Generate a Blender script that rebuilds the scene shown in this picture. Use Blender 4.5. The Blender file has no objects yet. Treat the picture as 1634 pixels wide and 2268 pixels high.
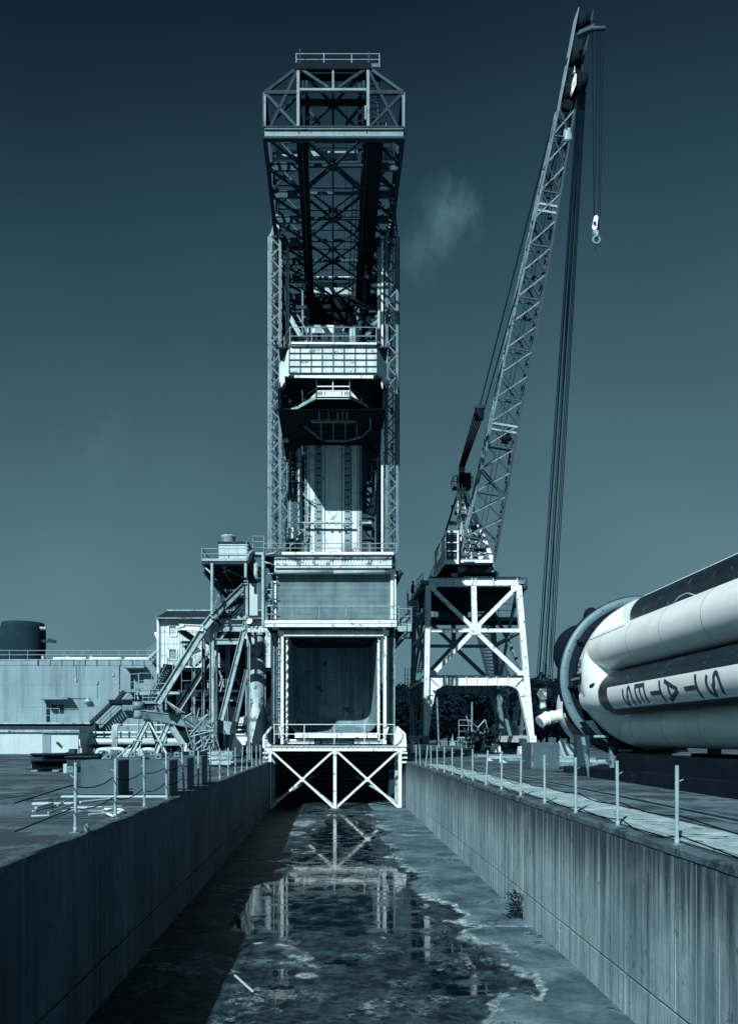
import bpy, bmesh, math, random
import numpy as np
from mathutils import Vector as V, Matrix, noise
rnd = random.Random(7)
def ordinal(n):                                  # 1 -> first ... in words
    u = 'zeroth first second third fourth fifth sixth seventh eighth ninth tenth eleventh twelfth thirteenth fourteenth fifteenth sixteenth seventeenth eighteenth nineteenth twentieth'.split()
    if n <= 20: return u[n]
    return ('twenty', 'thirty', 'forty')[n//10-2]+'-'+u[n % 10] if n % 10 else ('twentieth', 'thirtieth', 'fortieth')[n//10-2]
R = math.radians
sc = bpy.context.scene
COL = sc.collection

# ------------------------------------------------------------------ camera
F, HX, HY, EYE = 1800.0, 735.0, 1634.0, 1.55      # picture 1634 x 2268 units: focal length, vanishing point, eye height
cam_d = bpy.data.cameras.new('camera')
cam_d.sensor_fit = 'AUTO'; cam_d.sensor_width = 36.0
cam_d.lens = F/2268*36.0
cam_d.shift_x = (817-HX)/2268
cam_d.shift_y = (HY-1134)/2268
cam_d.clip_start = 0.1; cam_d.clip_end = 4000
cam = bpy.data.objects.new('camera', cam_d); COL.objects.link(cam)
cam.location = (0, 0, EYE); cam.rotation_euler = (R(90), 0, 0)
sc.camera = cam

# ------------------------------------------------------------------ light
AZ, EL = R(25), R(33.5)                              # sun behind the camera to the left
S = V((-math.sin(AZ)*math.cos(EL), -math.cos(AZ)*math.cos(EL), math.sin(EL)))
sun_d = bpy.data.lights.new('sun', 'SUN'); sun_d.energy = 5.0; sun_d.angle = R(0.5); sun_d.color = (1.0, 0.995, 0.975)
sun = bpy.data.objects.new('sun', sun_d); COL.objects.link(sun)
sun.rotation_mode = 'QUATERNION'; sun.rotation_quaternion = S.to_track_quat('Z', 'Y'); sun.location = (-30, -60, 60)

def col(g):
    g = max(g, 0.0005)
    return (min(.55*g**1.12+.35*g*g, 1), min(g, 1), min(g**0.88, 1), 1)

w = bpy.data.worlds.new('World'); sc.world = w; w.use_nodes = True
nt = w.node_tree; nt.nodes.clear()
def wn(t, **k):
    n = nt.nodes.new(t)
    for a, b in k.items(): setattr(n, a, b)
    return n
def wm(op, a, b=None, c=None):
    n = wn('ShaderNodeMath', operation=op)
    for i, x in enumerate((a, b, c)):
        if x is None: continue
        if isinstance(x, (int, float)): n.inputs[i].default_value = x
        else: nt.links.new(x, n.inputs[i])
    return n.outputs[0]
sky = wn('ShaderNodeTexSky', sky_type='NISHITA', sun_disc=False, sun_elevation=EL, sun_rotation=R(180)+AZ,
         air_density=1.0, dust_density=.9, ozone_density=1.0, altitude=0)
bw = wn('ShaderNodeRGBToBW'); nt.links.new(sky.outputs[0], bw.inputs[0])
# tone of the sky: a red-filtered plate, dark overhead and levelling off towards the horizon
g0 = wm('MAXIMUM', wm('MULTIPLY', wm('SUBTRACT', 1, wm('POWER', 2.71828, wm('DIVIDE', wm('SUBTRACT', 1.15, bw.outputs[0]), 2.1))), .20), .010)
# thin cloud wisps
tc = wn('ShaderNodeTexCoord')
nz = wn('ShaderNodeTexNoise'); nz.inputs['Scale'].default_value = 17; nz.inputs['Detail'].default_value = 7; nz.inputs['Roughness'].default_value = .6
mp = wn('ShaderNodeMapping'); mp.inputs['Rotation'].default_value = (0, R(35), 0); mp.inputs['Scale'].default_value = (1.0, 1, .45)
nt.links.new(tc.outputs['Generated'], mp.inputs[0]); nt.links.new(mp.outputs[0], nz.inputs[0])
def blob(px, py, r):
    d = V(((px-HX)/F, 1, (HY-py)/F)).normalized()
    vd = wn('ShaderNodeVectorMath', operation='DISTANCE'); vd.inputs[1].default_value = d
    nt.links.new(tc.outputs['Generated'], vd.inputs[0])
    return wm('MAXIMUM', wm('SUBTRACT', 1, wm('DIVIDE', vd.outputs['Value'], r)), 0)
bl = wm('ADD', blob(1000, 475, .045), wm('MULTIPLY', blob(935, 560, .038), .7))
bl = wm('ADD', bl, wm('MULTIPLY', blob(1020, 450, .035), .6))
bl = wm('ADD', bl, wm('MULTIPLY', blob(240, 985, .07), .25))
mq = wn('ShaderNodeTexNoise'); mq.inputs['Scale'].default_value = 2.6; mq.inputs['Detail'].default_value = 3; nt.links.new(tc.outputs['Generated'], mq.inputs[0])
g0 = wm('MULTIPLY', g0, wm('ADD', .70, wm('MULTIPLY', mq.outputs['Fac'], .6)))     # faint unevenness of thin high haze
cl = wm('MULTIPLY', bl, wm('MAXIMUM', wm('MULTIPLY', wm('SUBTRACT', nz.outputs['Fac'], .42), 4.5), 0))
g1 = wm('ADD', g0, wm('MULTIPLY', cl, .085))
cmb = wn('ShaderNodeCombineColor')
nt.links.new(wm('ADD', wm('MULTIPLY', wm('POWER', g1, 1.12), 5.5), wm('MULTIPLY', wm('POWER', g1, 2.0), 3.5)), cmb.inputs[0])
nt.links.new(wm('MULTIPLY', g1, 10.0), cmb.inputs[1])
nt.links.new(wm('MULTIPLY', wm('POWER', g1, .88), 10.0), cmb.inputs[2])
bg = wn('ShaderNodeBackground'); bg.inputs[1].default_value = 0.1
out = wn('ShaderNodeOutputWorld')
nt.links.new(cmb.outputs[0], bg.inputs[0]); nt.links.new(bg.outputs[0], out.inputs[0])
sc.view_settings.view_transform = 'Standard'; sc.view_settings.look = 'None'
sc.view_settings.exposure = 0.22; sc.view_settings.gamma = 1.0
try: sc.view_settings.use_curve_mapping = False
except Exception: pass
sc.render.engine = 'CYCLES'

# ------------------------------------------------------------------ helpers
def P(px, py, Y): return V(((px-HX)/F*Y, Y, EYE+(HY-py)/F*Y))
def crop(ox, oy, s): return lambda x, y, Y: P((ox+x/s)/1.5667, (oy+y/s)/1.5667, Y)
T1 = crop(880, 160, 2.918); T2 = crop(880, 760, 2.918); T3 = crop(880, 1380, 2.918); T4 = crop(880, 1840, 2.918)
T5 = crop(860, 2140, 2.7233); T5b = crop(980, 1180, 4.539); L1 = crop(120, 2080, 3.268); L2 = crop(520, 1840, 3.7136)
L3 = crop(440, 2280, 3.1423); L3b = crop(120, 2560, 3.7136); L4 = crop(120, 2540, 1.9452); G5 = crop(1360, 1940, 3.0259)
G4 = crop(1300, 1900, 4.085); G2 = crop(1460, 2380, 3.1423); T7 = crop(860, 2520, 2.7233); C1 = crop(1500, 1500, 3.552); C2 = crop(1600, 800, 3.1423)
C3 = crop(1860, 140, 2.985); R4 = crop(1840, 1920, 2.4758)

W = {}
def link(o, parent=None, M=None):
    COL.objects.link(o)
    M = M if M is not None else Matrix()
    if parent is not None:
        o.parent = parent
        o.matrix_basis = W[parent.name].inverted() @ M
    else:
        o.matrix_basis = M
    W[o.name] = M
    return o
def tag(o, label=None, cat=None, group=None, kind=None):
    if label: o['label'] = label
    if cat: o['category'] = cat
    if group: o['group'] = group
    if kind: o['kind'] = kind
    return o
def thing(name, label, cat, loc=(0, 0, 0), group=None):
    o = bpy.data.objects.new(name, None); o.empty_display_size = .3
    link(o, None, Matrix.Translation(V(loc)))
    return tag(o, label, cat, group)
def part(name, parent):                      # a part made of sub-parts
    o = bpy.data.objects.new(name, None)
    return link(o, parent, W[parent.name].copy())

def copy_tree(o, D, parent=None):            # a copy of a thing, its parts and sub-parts, moved by matrix D (world)
    c = o.copy(); COL.objects.link(c)
    if parent is None:
        c.matrix_basis = D @ o.matrix_basis
    else:
        c.parent = parent
    W[c.name] = D @ W[o.name]
    for ch in KIDS.get(o.name, []): copy_tree(ch, D, c)
    return c
KIDS = {}
def index_kids():
    KIDS.clear()
    for o in sc.objects:
        if o.parent: KIDS.setdefault(o.parent.name, []).append(o)

# -------- materials
MATS = {}
def mat(name, g, rough=.6, var=.25, scale=1.3, streak=0.0, rust=0.0, rg=.03, rscale=2.2, bump=0.0, bscale=25, metal=0.0, spots=0.0, srange=None, spec=.4, sscale=(5, 5, .22), scol=None):
    m = bpy.data.materials.new(name); m.use_nodes = True
    t = m.node_tree; N = t.nodes; Lk = t.links
    b = N['Principled BSDF']; b.inputs['Roughness'].default_value = rough; b.inputs['Metallic'].default_value = metal
    b.inputs['Specular IOR Level'].default_value = spec
    geo = N.new('ShaderNodeNewGeometry')
    def noi(sc_, det=6, ro=.6, vec=None):
        n = N.new('ShaderNodeTexNoise'); n.inputs['Scale'].default_value = sc_; n.inputs['Detail'].default_value = det; n.inputs['Roughness'].default_value = ro
        Lk.new(vec or geo.outputs['Position'], n.inputs['Vector']); return n.outputs['Fac']
    def ramp(f, a, c):
        n = N.new('ShaderNodeMapRange'); n.inputs[1].default_value = a; n.inputs[2].default_value = c; n.interpolation_type = 'SMOOTHSTEP'
        Lk.new(f, n.inputs[0]); return n.outputs[0]
    def mix(f, a, c):
        n = N.new('ShaderNodeMix'); n.data_type = 'RGBA'
        if isinstance(f, float): n.inputs[0].default_value = f
        else: Lk.new(f, n.inputs[0])
        for i, x in ((6, a), (7, c)):
            if isinstance(x, tuple): n.inputs[i].default_value = x
            else: Lk.new(x, n.inputs[i])
        return n.outputs[2]
    def mul(f, k):
        n = N.new('ShaderNodeMath'); n.operation = 'MULTIPLY'; Lk.new(f, n.inputs[0])
        if isinstance(k, float): n.inputs[1].default_value = k
        else: Lk.new(k, n.inputs[1])
        return n.outputs[0]
    c = mix(ramp(noi(scale), .28, .72), col(g*(1-var)), col(g*(1+var)))
    c = mix(mul(ramp(noi(scale*9, 4), .35, .75), .35), c, col(g*(1-var*1.2)))
    if streak:
        mpn = N.new('ShaderNodeMapping'); mpn.inputs['Scale'].default_value = sscale; Lk.new(geo.outputs['Position'], mpn.inputs[0])
        s = ramp(noi(1.0, 5, .65, mpn.outputs[0]), .42, .68)
        c = mix(mul(s, streak), c, scol or col(g*.32))
    if spots:
        s = ramp(noi(4.5, 3, .5), .66, .72); c = mix(mul(s, spots), c, col(g*.3))
    if rust:
        s = ramp(noi(rscale, 8, .7), .62-.22*rust, .66-.2*rust); c = mix(mul(s, .9), c, col(rg))
    Lk.new(c, b.inputs['Base Color'])
    if bump:
        bn = N.new('ShaderNodeBump'); bn.inputs['Strength'].default_value = bump; bn.inputs['Distance'].default_value = .03
        Lk.new(noi(bscale, 5), bn.inputs['Height']); Lk.new(bn.outputs[0], b.inputs['Normal'])
    MATS[name] = m
    return m
WHITE = mat('white_paint', .80, .5, .06, 1.0, streak=.22, rust=.20, rg=.22, rscale=2.4, bump=.1)
WHITE2 = mat('clean_white_paint', .72, .35, .08, .8, streak=.12, rust=.0, bump=.05)
RAILG = mat('railing_galvanised', .34, .5, .2, 3, rust=.1)
GALV = mat('galvanised_steel', .40, .5, .25, 1.2, streak=.35, rust=.2, rg=.06)
MASTG = mat('mast_steel', .17, .55, .25, 1.2, streak=.35, rust=.2, rg=.05)
TOPW = mat('dimmed_white_steel', .25, .5, .2, 1.2, streak=.3, rust=.2, rg=.06)  # white steel dimmed for the tower top; lens vignetting put into the colour
STEEL = mat('grey_steel', .24, .55, .3, 1.2, streak=.4, rust=.35, rg=.04)
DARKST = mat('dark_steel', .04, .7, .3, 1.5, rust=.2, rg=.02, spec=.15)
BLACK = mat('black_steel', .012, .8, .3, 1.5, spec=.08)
TOPD = mat('shaded_truss_steel', .085, .7, .3, 1.2, rust=.2, rg=.02, spec=.08)  # grey steel darkened for the upper truss, its shade put into the colour
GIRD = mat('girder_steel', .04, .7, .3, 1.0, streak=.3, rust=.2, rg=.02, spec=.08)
CORR = mat('corrugated_white', .68, .45, .16, .7, streak=.3, rust=.12, rg=.12, rscale=1.6)
PEEL = mat('peeling_corrugated', .74, .5, .1, .8, streak=.2, rust=.42, rg=.12, rscale=2.0)
DOORG = mat('shutter_grey', .34, .45, .22, .7, streak=.3)
DRUM = mat('hood_metal', .62, .35, .15, .8, streak=.2, rust=.22, rg=.12)
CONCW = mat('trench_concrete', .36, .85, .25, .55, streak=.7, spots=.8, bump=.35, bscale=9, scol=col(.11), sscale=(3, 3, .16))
def add_streaks(m, sx, sz, lo, hi, amt, dark, top=None):      # run-off stains; with top: heaviest below the wall head
    t = m.node_tree; N = t.nodes; b = N['Principled BSDF']; src = b.inputs['Base Color'].links[0].from_socket
    geo = N.new('ShaderNodeNewGeometry'); mpn = N.new('ShaderNodeMapping'); mpn.inputs['Scale'].default_value = (sx, sx, sz); t.links.new(geo.outputs['Position'], mpn.inputs[0])
    nz_ = N.new('ShaderNodeTexNoise'); nz_.inputs['Scale'].default_value = 1; nz_.inputs['Detail'].default_value = 6; nz_.inputs['Roughness'].default_value = .7; t.links.new(mpn.outputs[0], nz_.inputs['Vector'])
    f = nz_.outputs['Fac']
    if top is not None:
        sep = N.new('ShaderNodeSeparateXYZ'); t.links.new(geo.outputs['Position'], sep.inputs[0])
        ma = N.new('ShaderNodeMath'); ma.operation = 'MULTIPLY_ADD'; ma.inputs[1].default_value = .22; t.links.new(sep.outputs['Z'], ma.inputs[0]); t.links.new(f, ma.inputs[2]); f = ma.outputs[0]
    r_ = N.new('ShaderNodeMapRange'); r_.inputs[1].default_value = lo; r_.inputs[2].default_value = hi; r_.inputs[4].default_value = amt; t.links.new(f, r_.inputs[0])
    mx_ = N.new('ShaderNodeMix'); mx_.data_type = 'RGBA'; mx_.inputs[7].default_value = col(dark); t.links.new(r_.outputs[0], mx_.inputs[0]); t.links.new(src, mx_.inputs[6]); t.links.new(mx_.outputs[2], b.inputs['Base Color'])
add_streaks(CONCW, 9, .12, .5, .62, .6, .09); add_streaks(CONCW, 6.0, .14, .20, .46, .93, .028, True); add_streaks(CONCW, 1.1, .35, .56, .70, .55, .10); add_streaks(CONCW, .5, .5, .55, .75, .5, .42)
CONCL = mat('trench_concrete_shaded', .12, .85, .35, .55, streak=.6, spots=.5, bump=.35, bscale=9)  # trench concrete again, darkened: the unlit wall's shade is put into the colour
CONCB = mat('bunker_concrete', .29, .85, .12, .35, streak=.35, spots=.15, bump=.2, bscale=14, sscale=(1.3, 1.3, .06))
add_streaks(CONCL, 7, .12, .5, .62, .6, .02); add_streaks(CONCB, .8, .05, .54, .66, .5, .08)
CONCC = mat('column_concrete', .72, .7, .1, .5, streak=.25, rust=.18, rg=.25, rscale=1.2, bump=.12)
STRIP = mat('column_strip', .30, .6, .25, .8, streak=.35)
APRON = mat('apron_concrete', .135, .9, .55, .16, spots=.5, bump=.4, bscale=7, rust=.5, rg=.035, rscale=.3, streak=.75, sscale=(.1, .45, 1), scol=col(.028))
BLOCK = mat('dark_block', .095, .8, .25, 1.2, bump=.4, bscale=40)
BLOCKT = mat('lug_steel', .2, .6)
TANKM = mat('standpipe_paint', .55, .5, .3, .6, streak=.45, rust=.42, rg=.08, rscale=1.5)
ARM = mat('arm_steel', .17, .5, .45, .9, streak=.2, rust=.35, rg=.03, rscale=1.0)
BOOMM = mat('boom_paint', .07, .6, .2, 1.5, rust=.15, rg=.03)
WIRE = mat('wire_rope', .010, .9, spec=.0)
ROOF = mat('roof_sheet', .05, .7, .3, 1.4)
RWHITE = mat('rocket_white', .86, .4, .06, .5, streak=.16, sscale=(2, .3, 2), spots=.15, bump=.03, bscale=6)
RBLACK = mat('rocket_black', .014, .4, .3, .6, rust=.12, rg=.12, rscale=3.2)
RGREY = mat('ring_grey', .18, .45, .12, .8)
SHEDM = mat('shed_white', .52, .6, .08, .8, streak=.12)
DOORM = mat('door_grey', .24, .5, .1)
SILV = mat('pipe_silver', .55, .35, .15, .9, rust=.15, rg=.1)
GLASSD = mat('dark_glass', .02, .15, .1)
TRUNK = mat('tree_bark', .05, .9)
LEAF = mat('tree_leaves', .016, .9, .6, .35, spec=.0)
LEAF2 = mat('weed_leaves', .035, .5, .5, 6)
GRASSM = mat('weed_grass', .07, .7, .5, 4)
CLOTH1 = mat('dark_shirt', .03, .8); CLOTH2 = mat('dark_shorts', .02, .8); SKIN = mat('skin', .18, .6); HAIR = mat('hair', .015, .6)
LETTER = mat('letter_grey', .05, .5, .12, 2)
RAILS = mat('rail_steel', .25, .4, .2)

# -------- geometry
UM = {}
def unit(kind, m):
    k = (kind, m.name)
    if k in UM: return UM[k]
    me = bpy.data.meshes.new(kind+'_'+m.name); bm = bmesh.new()
    if kind == 'box': pts = [(-.5, -.5), (.5, -.5), (.5, .5), (-.5, .5)]
    elif kind == 'tube': pts = [(.5*math.cos(a*math.pi/5), .5*math.sin(a*math.pi/5)) for a in range(10)]
    elif kind == 'ibeam':                      # flanges at y = +-.5, web along y
        f, wb = .12, .07
        pts = [(-.5, -.5), (.5, -.5), (.5, -.5+f), (wb, -.5+f), (wb, .5-f), (.5, .5-f), (.5, .5), (-.5, .5), (-.5, .5-f), (-wb, .5-f), (-wb, -.5+f), (-.5, -.5+f)]
    elif kind == 'hbeam':                      # flanges at x = +-.5: the face shows as a trough between two edges
        f, wb = .12, .07
        pts = [(-.5, -.5), (-.5+f, -.5), (-.5+f, -wb), (.5-f, -wb), (.5-f, -.5), (.5, -.5), (.5, .5), (.5-f, .5), (.5-f, wb), (-.5+f, wb), (-.5+f, .5), (-.5, .5)]
    elif kind == 'angle':
        pts = [(-.5, -.5), (.5, -.5), (.5, -.35), (-.35, -.35), (-.35, .5), (-.5, .5)]
    a = [bm.verts.new((x, y, 0)) for x, y in pts]; b = [bm.verts.new((x, y, 1)) for x, y in pts]
    n = len(pts)
    bm.faces.new(a[::-1]); bm.faces.new(b)
    for i in range(n):
        f_ = bm.faces.new((a[i], a[(i+1) % n], b[(i+1) % n], b[i])); f_.smooth = kind == 'tube'
    bm.normal_update(); bm.to_mesh(me); bm.free(); me.materials.append(m)
    UM[k] = me
    return me
YA, ZA, XA = V((0, 1, 0)), V((0, 0, 1)), V((1, 0, 0))
def mem(name, p, q, w_, d, m, parent, kind='box', ref=None):
    p, q = V(p), V(q); z = q-p; L = z.length
    if L < 1e-5: return None
    z.normalize(); r = ref or YA
    if abs(z.dot(r)) > .95: r = ZA if r is not ZA else XA
    x = r.cross(z).normalized(); y = z.cross(x)
    M = Matrix(((x.x*w_, y.x*d, z.x*L, p.x), (x.y*w_, y.y*d, z.y*L, p.y), (x.z*w_, y.z*d, z.z*L, p.z), (0, 0, 0, 1)))
    return link(bpy.data.objects.new(name, unit(kind, m)), parent, M)
def tube(name, p, q, dia, m, parent): return mem(name, p, q, dia, dia, m, parent, 'tube')
def box(name, lo, hi, m, parent):
    lo, hi = V(lo), V(hi)
    lo, hi = V(map(min, lo, hi)), V(map(max, lo, hi)); s = hi-lo
    M = Matrix.Translation(V(((lo.x+hi.x)/2, (lo.y+hi.y)/2, lo.z))) @ Matrix.Diagonal((s.x, s.y, s.z, 1))
    return link(bpy.data.objects.new(name, unit('box', m)), parent, M)
def pbox(name, px0, py0, px1, py1, Y0, Y1, m, parent):    # front face traced at depth Y0, running back to Y1
    a, b = P(px0, py0, Y0), P(px1, py1, Y0)
    return box(name, (a.x, Y0, b.z), (b.x, Y1, a.z), m, parent)
def mk(name, bm, m, parent=None, smooth=False, loc=None):
    me = bpy.data.meshes.new(name)
    bm.normal_update()
    if smooth:
        for f in bm.faces: f.smooth = True
    M = Matrix.Translation(V(loc)) if loc is not None else Matrix()
    if loc is not None: bmesh.ops.translate(bm, verts=bm.verts, vec=-V(loc))
    bm.to_mesh(me); bm.free()
    for x in (m if isinstance(m, (list, tuple)) else [m]): me.materials.append(x)
    return link(bpy.data.objects.new(name, me), parent, M)
def bvbox(name, lo, hi, m, parent=None, bev=.02, seg=2, jit=0, loc=None):
    bm = bmesh.new(); bmesh.ops.create_cube(bm, size=1)
    lo, hi = V(lo), V(hi)
    for v in bm.verts: v.co = V((lo.x+(v.co.x+.5)*(hi.x-lo.x), lo.y+(v.co.y+.5)*(hi.y-lo.y), lo.z+(v.co.z+.5)*(hi.z-lo.z)))
    bmesh.ops.bevel(bm, geom=bm.edges[:], offset=bev, segments=seg, affect='EDGES', profile=.5)
    if jit:
        for v in bm.verts: v.co += noise.noise_vector(v.co*2.3)*jit
    return mk(name, bm, m, parent, loc=loc)
def prism(name, pts, vec, m, parent, hole=None, smooth=False):
    bm = bmesh.new(); vec = V(vec)
    if hole is None:
        a = [bm.verts.new(V(p)) for p in pts]; f = bm.faces.new(a)
        r = bmesh.ops.extrude_face_region(bm, geom=[f])
        bmesh.ops.translate(bm, verts=[e for e in r['geom'] if isinstance(e, bmesh.types.BMVert)], vec=vec)
    else:                                      # ring between two loops of the same count
        n = len(pts)
        o0 = [bm.verts.new(V(p)) for p in pts]; h0 = [bm.verts.new(V(p)) for p in hole]
        o1 = [bm.verts.new(V(p)+vec) for p in pts]; h1 = [bm.verts.new(V(p)+vec) for p in hole]
        for i in range(n):
            j = (i+1) % n
            bm.faces.new((o0[i], o0[j], h0[j], h0[i])); bm.faces.new((o1[j], o1[i], h1[i], h1[j]))
            bm.faces.new((o0[j], o0[i], o1[i], o1[j])); bm.faces.new((h0[i], h0[j], h1[j], h1[i]))
    bmesh.ops.recalc_face_normals(bm, faces=bm.faces)
    return mk(name, bm, m, parent, smooth)
def lathe(name, prof, axis_p, axis_d, m, parent, seg=32, smooth=True, arc=(0, 360), cap=False):   # prof: (distance along axis, radius)
    d = V(axis_d).normalized(); r = ZA if abs(d.z) < .9 else XA
    u = r.cross(d).normalized(); v = d.cross(u)
    bm = bmesh.new(); rings = []
    full = abs(arc[1]-arc[0]) >= 360
    n = seg if full else seg+1
    for t_, rad in prof:
        ring = []
        for i in range(n):
            a = R(arc[0]+(arc[1]-arc[0])*i/seg)
            ring.append(bm.verts.new(V(axis_p)+d*t_+(u*math.cos(a)+v*math.sin(a))*max(rad, 1e-4)))
        rings.append(ring)
    for k in range(len(rings)-1):
        for i in range(n if full else n-1):
            j = (i+1) % n
            bm.faces.new((rings[k][i], rings[k][j], rings[k+1][j], rings[k+1][i]))
    if cap:
        bm.faces.new(rings[0][::-1]); bm.faces.new(rings[-1])
    bmesh.ops.recalc_face_normals(bm, faces=bm.faces)
    return mk(name, bm, m, parent, smooth)
def pipe(name, pts, dia, m, parent, seg=8, bend=0.0):     # a bent pipe or cable as one mesh
    pts = [V(p) for p in pts]
    if bend:
        q = [pts[0]]
        for i in range(1, len(pts)-1):
            a = (pts[i-1]-pts[i]).normalized()*min(bend, (pts[i-1]-pts[i]).length*.45); b = (pts[i+1]-pts[i]).normalized()*min(bend, (pts[i+1]-pts[i]).length*.45)
            for t_ in (0, .25, .5, .75, 1):
                q.append(pts[i]+a*(1-t_)**2+b*t_**2)
        pts = q+[pts[-1]]
    bm = bmesh.new(); rings = []
    for i, p in enumerate(pts):
        t_ = ((pts[min(i+1, len(pts)-1)]-p).normalized()+(p-pts[max(i-1, 0)]).normalized()).normalized()
        r = ZA if abs(t_.z) < .9 else YA
        u = r.cross(t_).normalized(); v = t_.cross(u)
        rings.append([bm.verts.new(p+(u*math.cos(2*math.pi*k/seg)+v*math.sin(2*math.pi*k/seg))*dia/2) for k in range(seg)])
    for a, b in zip(rings, rings[1:]):
        for k in range(seg): bm.faces.new((a[k], a[(k+1) % seg], b[(k+1) % seg], b[k])).smooth = True
    bm.faces.new(rings[0][::-1]); bm.faces.new(rings[-1])
    return mk(name, bm, m, parent)
def corrugated(name, o, u, v, pitch, amp, m, parent):    # folded sheet: ribs run along v; u x v points outward
    o, u, v = V(o), V(u), V(v); n = u.cross(v).normalized(); L = u.length; k = max(1, round(L/pitch)); bm = bmesh.new(); prev = None
    for i in range(k):
        for fx, h in ((0, 0), (.3, 0), (.5, 1), (.8, 1)):
            p = o+u*((i+fx)/k)+n*(h*amp); c = (bm.verts.new(p), bm.verts.new(p+v))
            if prev: bm.faces.new((prev[0], c[0], c[1], prev[1]))
            prev = c
    p = o+u; c = (bm.verts.new(p), bm.verts.new(p+v)); bm.faces.new((prev[0], c[0], c[1], prev[1]))
    return mk(name, bm, m, parent)
def railing(parent, pts, h=1.07, sp=1.6, m=None, dia=.05, mids=1, pname='railing', toe=False):
    m = m or RAILG
    r = part(pname, parent)
    pts = [V(p) for p in pts]
    for a, b in zip(pts, pts[1:]):
        n = max(1, round((b-a).length/sp))
        for i in range(n+1):
            if i == 0 and a is not pts[0]: continue
            p = a.lerp(b, i/n); tube('rail_post', p, p+ZA*h, dia, m, r)
        for k in range(mids+1):
            zz = h*(1-k/(mids+1)) - (dia*.5 if k == 0 else 0)
            tube('handrail', a+ZA*zz, b+ZA*zz, dia, m, r)
        if toe: mem('toe_board', a+ZA*.05, b+ZA*.05, .02, .1, m, r, ref=ZA)
    return r
def ladder(parent, p, q, wid, m, side=None, step=.3, name='ladder'):
    l = part(name, parent); side = (side or XA)*(wid/2); p, q = V(p), V(q)
    for s in (-1, 1): mem('ladder_rail', p+side*s, q+side*s, .06, .06, m, l)
    n = int((q-p).length/step)
    for i in range(1, n):
        c = p.lerp(q, i/n); tube('rung', c-side, c+side, .035, m, l)
    return l
def stair(parent, p, q, wid, m, side, rail=True, name='stair', rise=.2):
    l = part(name, parent); p, q = V(p), V(q); sv = V(side).normalized()*(wid/2)
    for s in (-1, 1):
        mem('stringer', p+sv*s, q+sv*s, .05, .25, m, l, ref=ZA)
        if rail:
            tube('handrail', p+sv*s+ZA*1.0, q+sv*s+ZA*1.0, .045, RAILG, l); tube('handrail', p+sv*s+ZA*.5, q+sv*s+ZA*.5, .045, RAILG, l)
            k = max(1, round((q-p).length/1.6))
            for i in range(k+1):
                c = p.lerp(q, i/k)+sv*s; tube('rail_post', c, c+ZA, .045, RAILG, l)
    n = max(2, int(abs(q.z-p.z)/rise)); run = V((q.x-p.x, q.y-p.y, 0)); run = run/n*1.1
    for i in range(n):
        c = p.lerp(q, (i+.5)/n); h = run*.5
        mem('tread', c-sv, c+sv, run.length, .04, m, l, ref=ZA)
    return l
# ================================================================== the setting
XL_, XR_ = -4.0, 4.83
FLZ = -3.1
def struct(o): o['kind'] = 'structure'; return o
# ground: one sheet with the trench left open
bm = bmesh.new()
WT = .28
xs = [-900, XL_-WT, XR_+WT, 900]; ys = [-60, 66, 1500]
vv = [[bm.verts.new((x, y, 0)) for x in xs] for y in ys]
for j in range(2):
    for i in range(3):
        if j == 0 and i == 1: continue
        bm.faces.new((vv[j][i], vv[j][i+1], vv[j+1][i+1], vv[j+1][i]))
struct(mk('ground', bm, APRON))

# trench floor: shallow relief, so the standing water finds its own edge
xs = np.linspace(XL_-.05, XR_+.05, 118); ys = np.concatenate([np.arange(1, 34, .09), np.arange(34, 66.2, .2)])
gx, gy = np.meshgrid(xs, ys)
def fbm(x, y, s, o=4, seed=0.0):
    return np.array([noise.fractal(V((a*s+seed, b*s*.8, seed)), 1.0, 2.0, o) for a, b in zip(x.ravel(), y.ravel())]).reshape(x.shape)
nz1 = fbm(gx, gy, .42, 6, 3.1)
def px2f(px, py):
    Y = (EYE-FLZ)*F/(py-HY); return (px-HX)/F*Y, Y
def sst(x): x = np.clip(x, 0, 1); return x*x*(3-2*x)
nz2 = fbm(gx, gy, 1.3, 5, 7.7)
xb = np.interp(gy, (14, 15.5, 19.5, 24.3, 30, 46.8, 60), (2.5, 2.7, 2.9, 2.2, 1.9, 1.9, 2.6))+nz1*1.0+nz2*.55+fbm(gx, gy, 4.0, 4, 2.2)*.16
h = .012+nz1*.020+nz2*.006
h += .085*sst((gx-xb)/.9)                                       # the side below the sunlit wall has dried out
h = np.maximum(h, .008*(gx < -2.4))                              # damp strip under the shaded wall
def hump(px, py, rx, ry, a):
    X, Y = px2f(px, py); global h
    h = h+a*np.exp(-(((gx-X)+nz2*.25)/rx)**2-(((gy-Y)+nz1*.6)/ry)**2)
hump(745, 2000, 2.1, 3.2, -.045); hump(640, 1990, 1.3, 3.0, -.045); hump(850, 1975, 1.1, 2.6, -.04)       # the long mirror puddle
hump(745, 1850, 1.2, 7.0, -.05); hump(740, 1905, 1.5, 3.5, -.05); hump(690, 1925, .9, 2.0, -.03); hump(830, 1840, .8, 3.0, -.03); hump(860, 1935, 1.0, 1.2, -.05)
hump(672, 1822, .7, 2.6, .075); hump(660, 1848, .5, 1.0, .07); hump(690, 1887, .42, .7, .08); hump(640, 1925, 1.0, .9, .03); hump(770, 1832, .3, .8, .05)
hump(660, 2120, .30, .75, .075); hump(620, 2100, .25, .3, .05); hump(690, 2165, .35, .3, .05); hump(560, 2095, .35, .25, .05)
hump(1040, 2125, .30, 1.3, -.10); hump(980, 2060, .8, .35, -.05); hump(1000, 2185, .5, .5, -.06); hump(1160, 2180, .4, .8, -.05)
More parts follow.
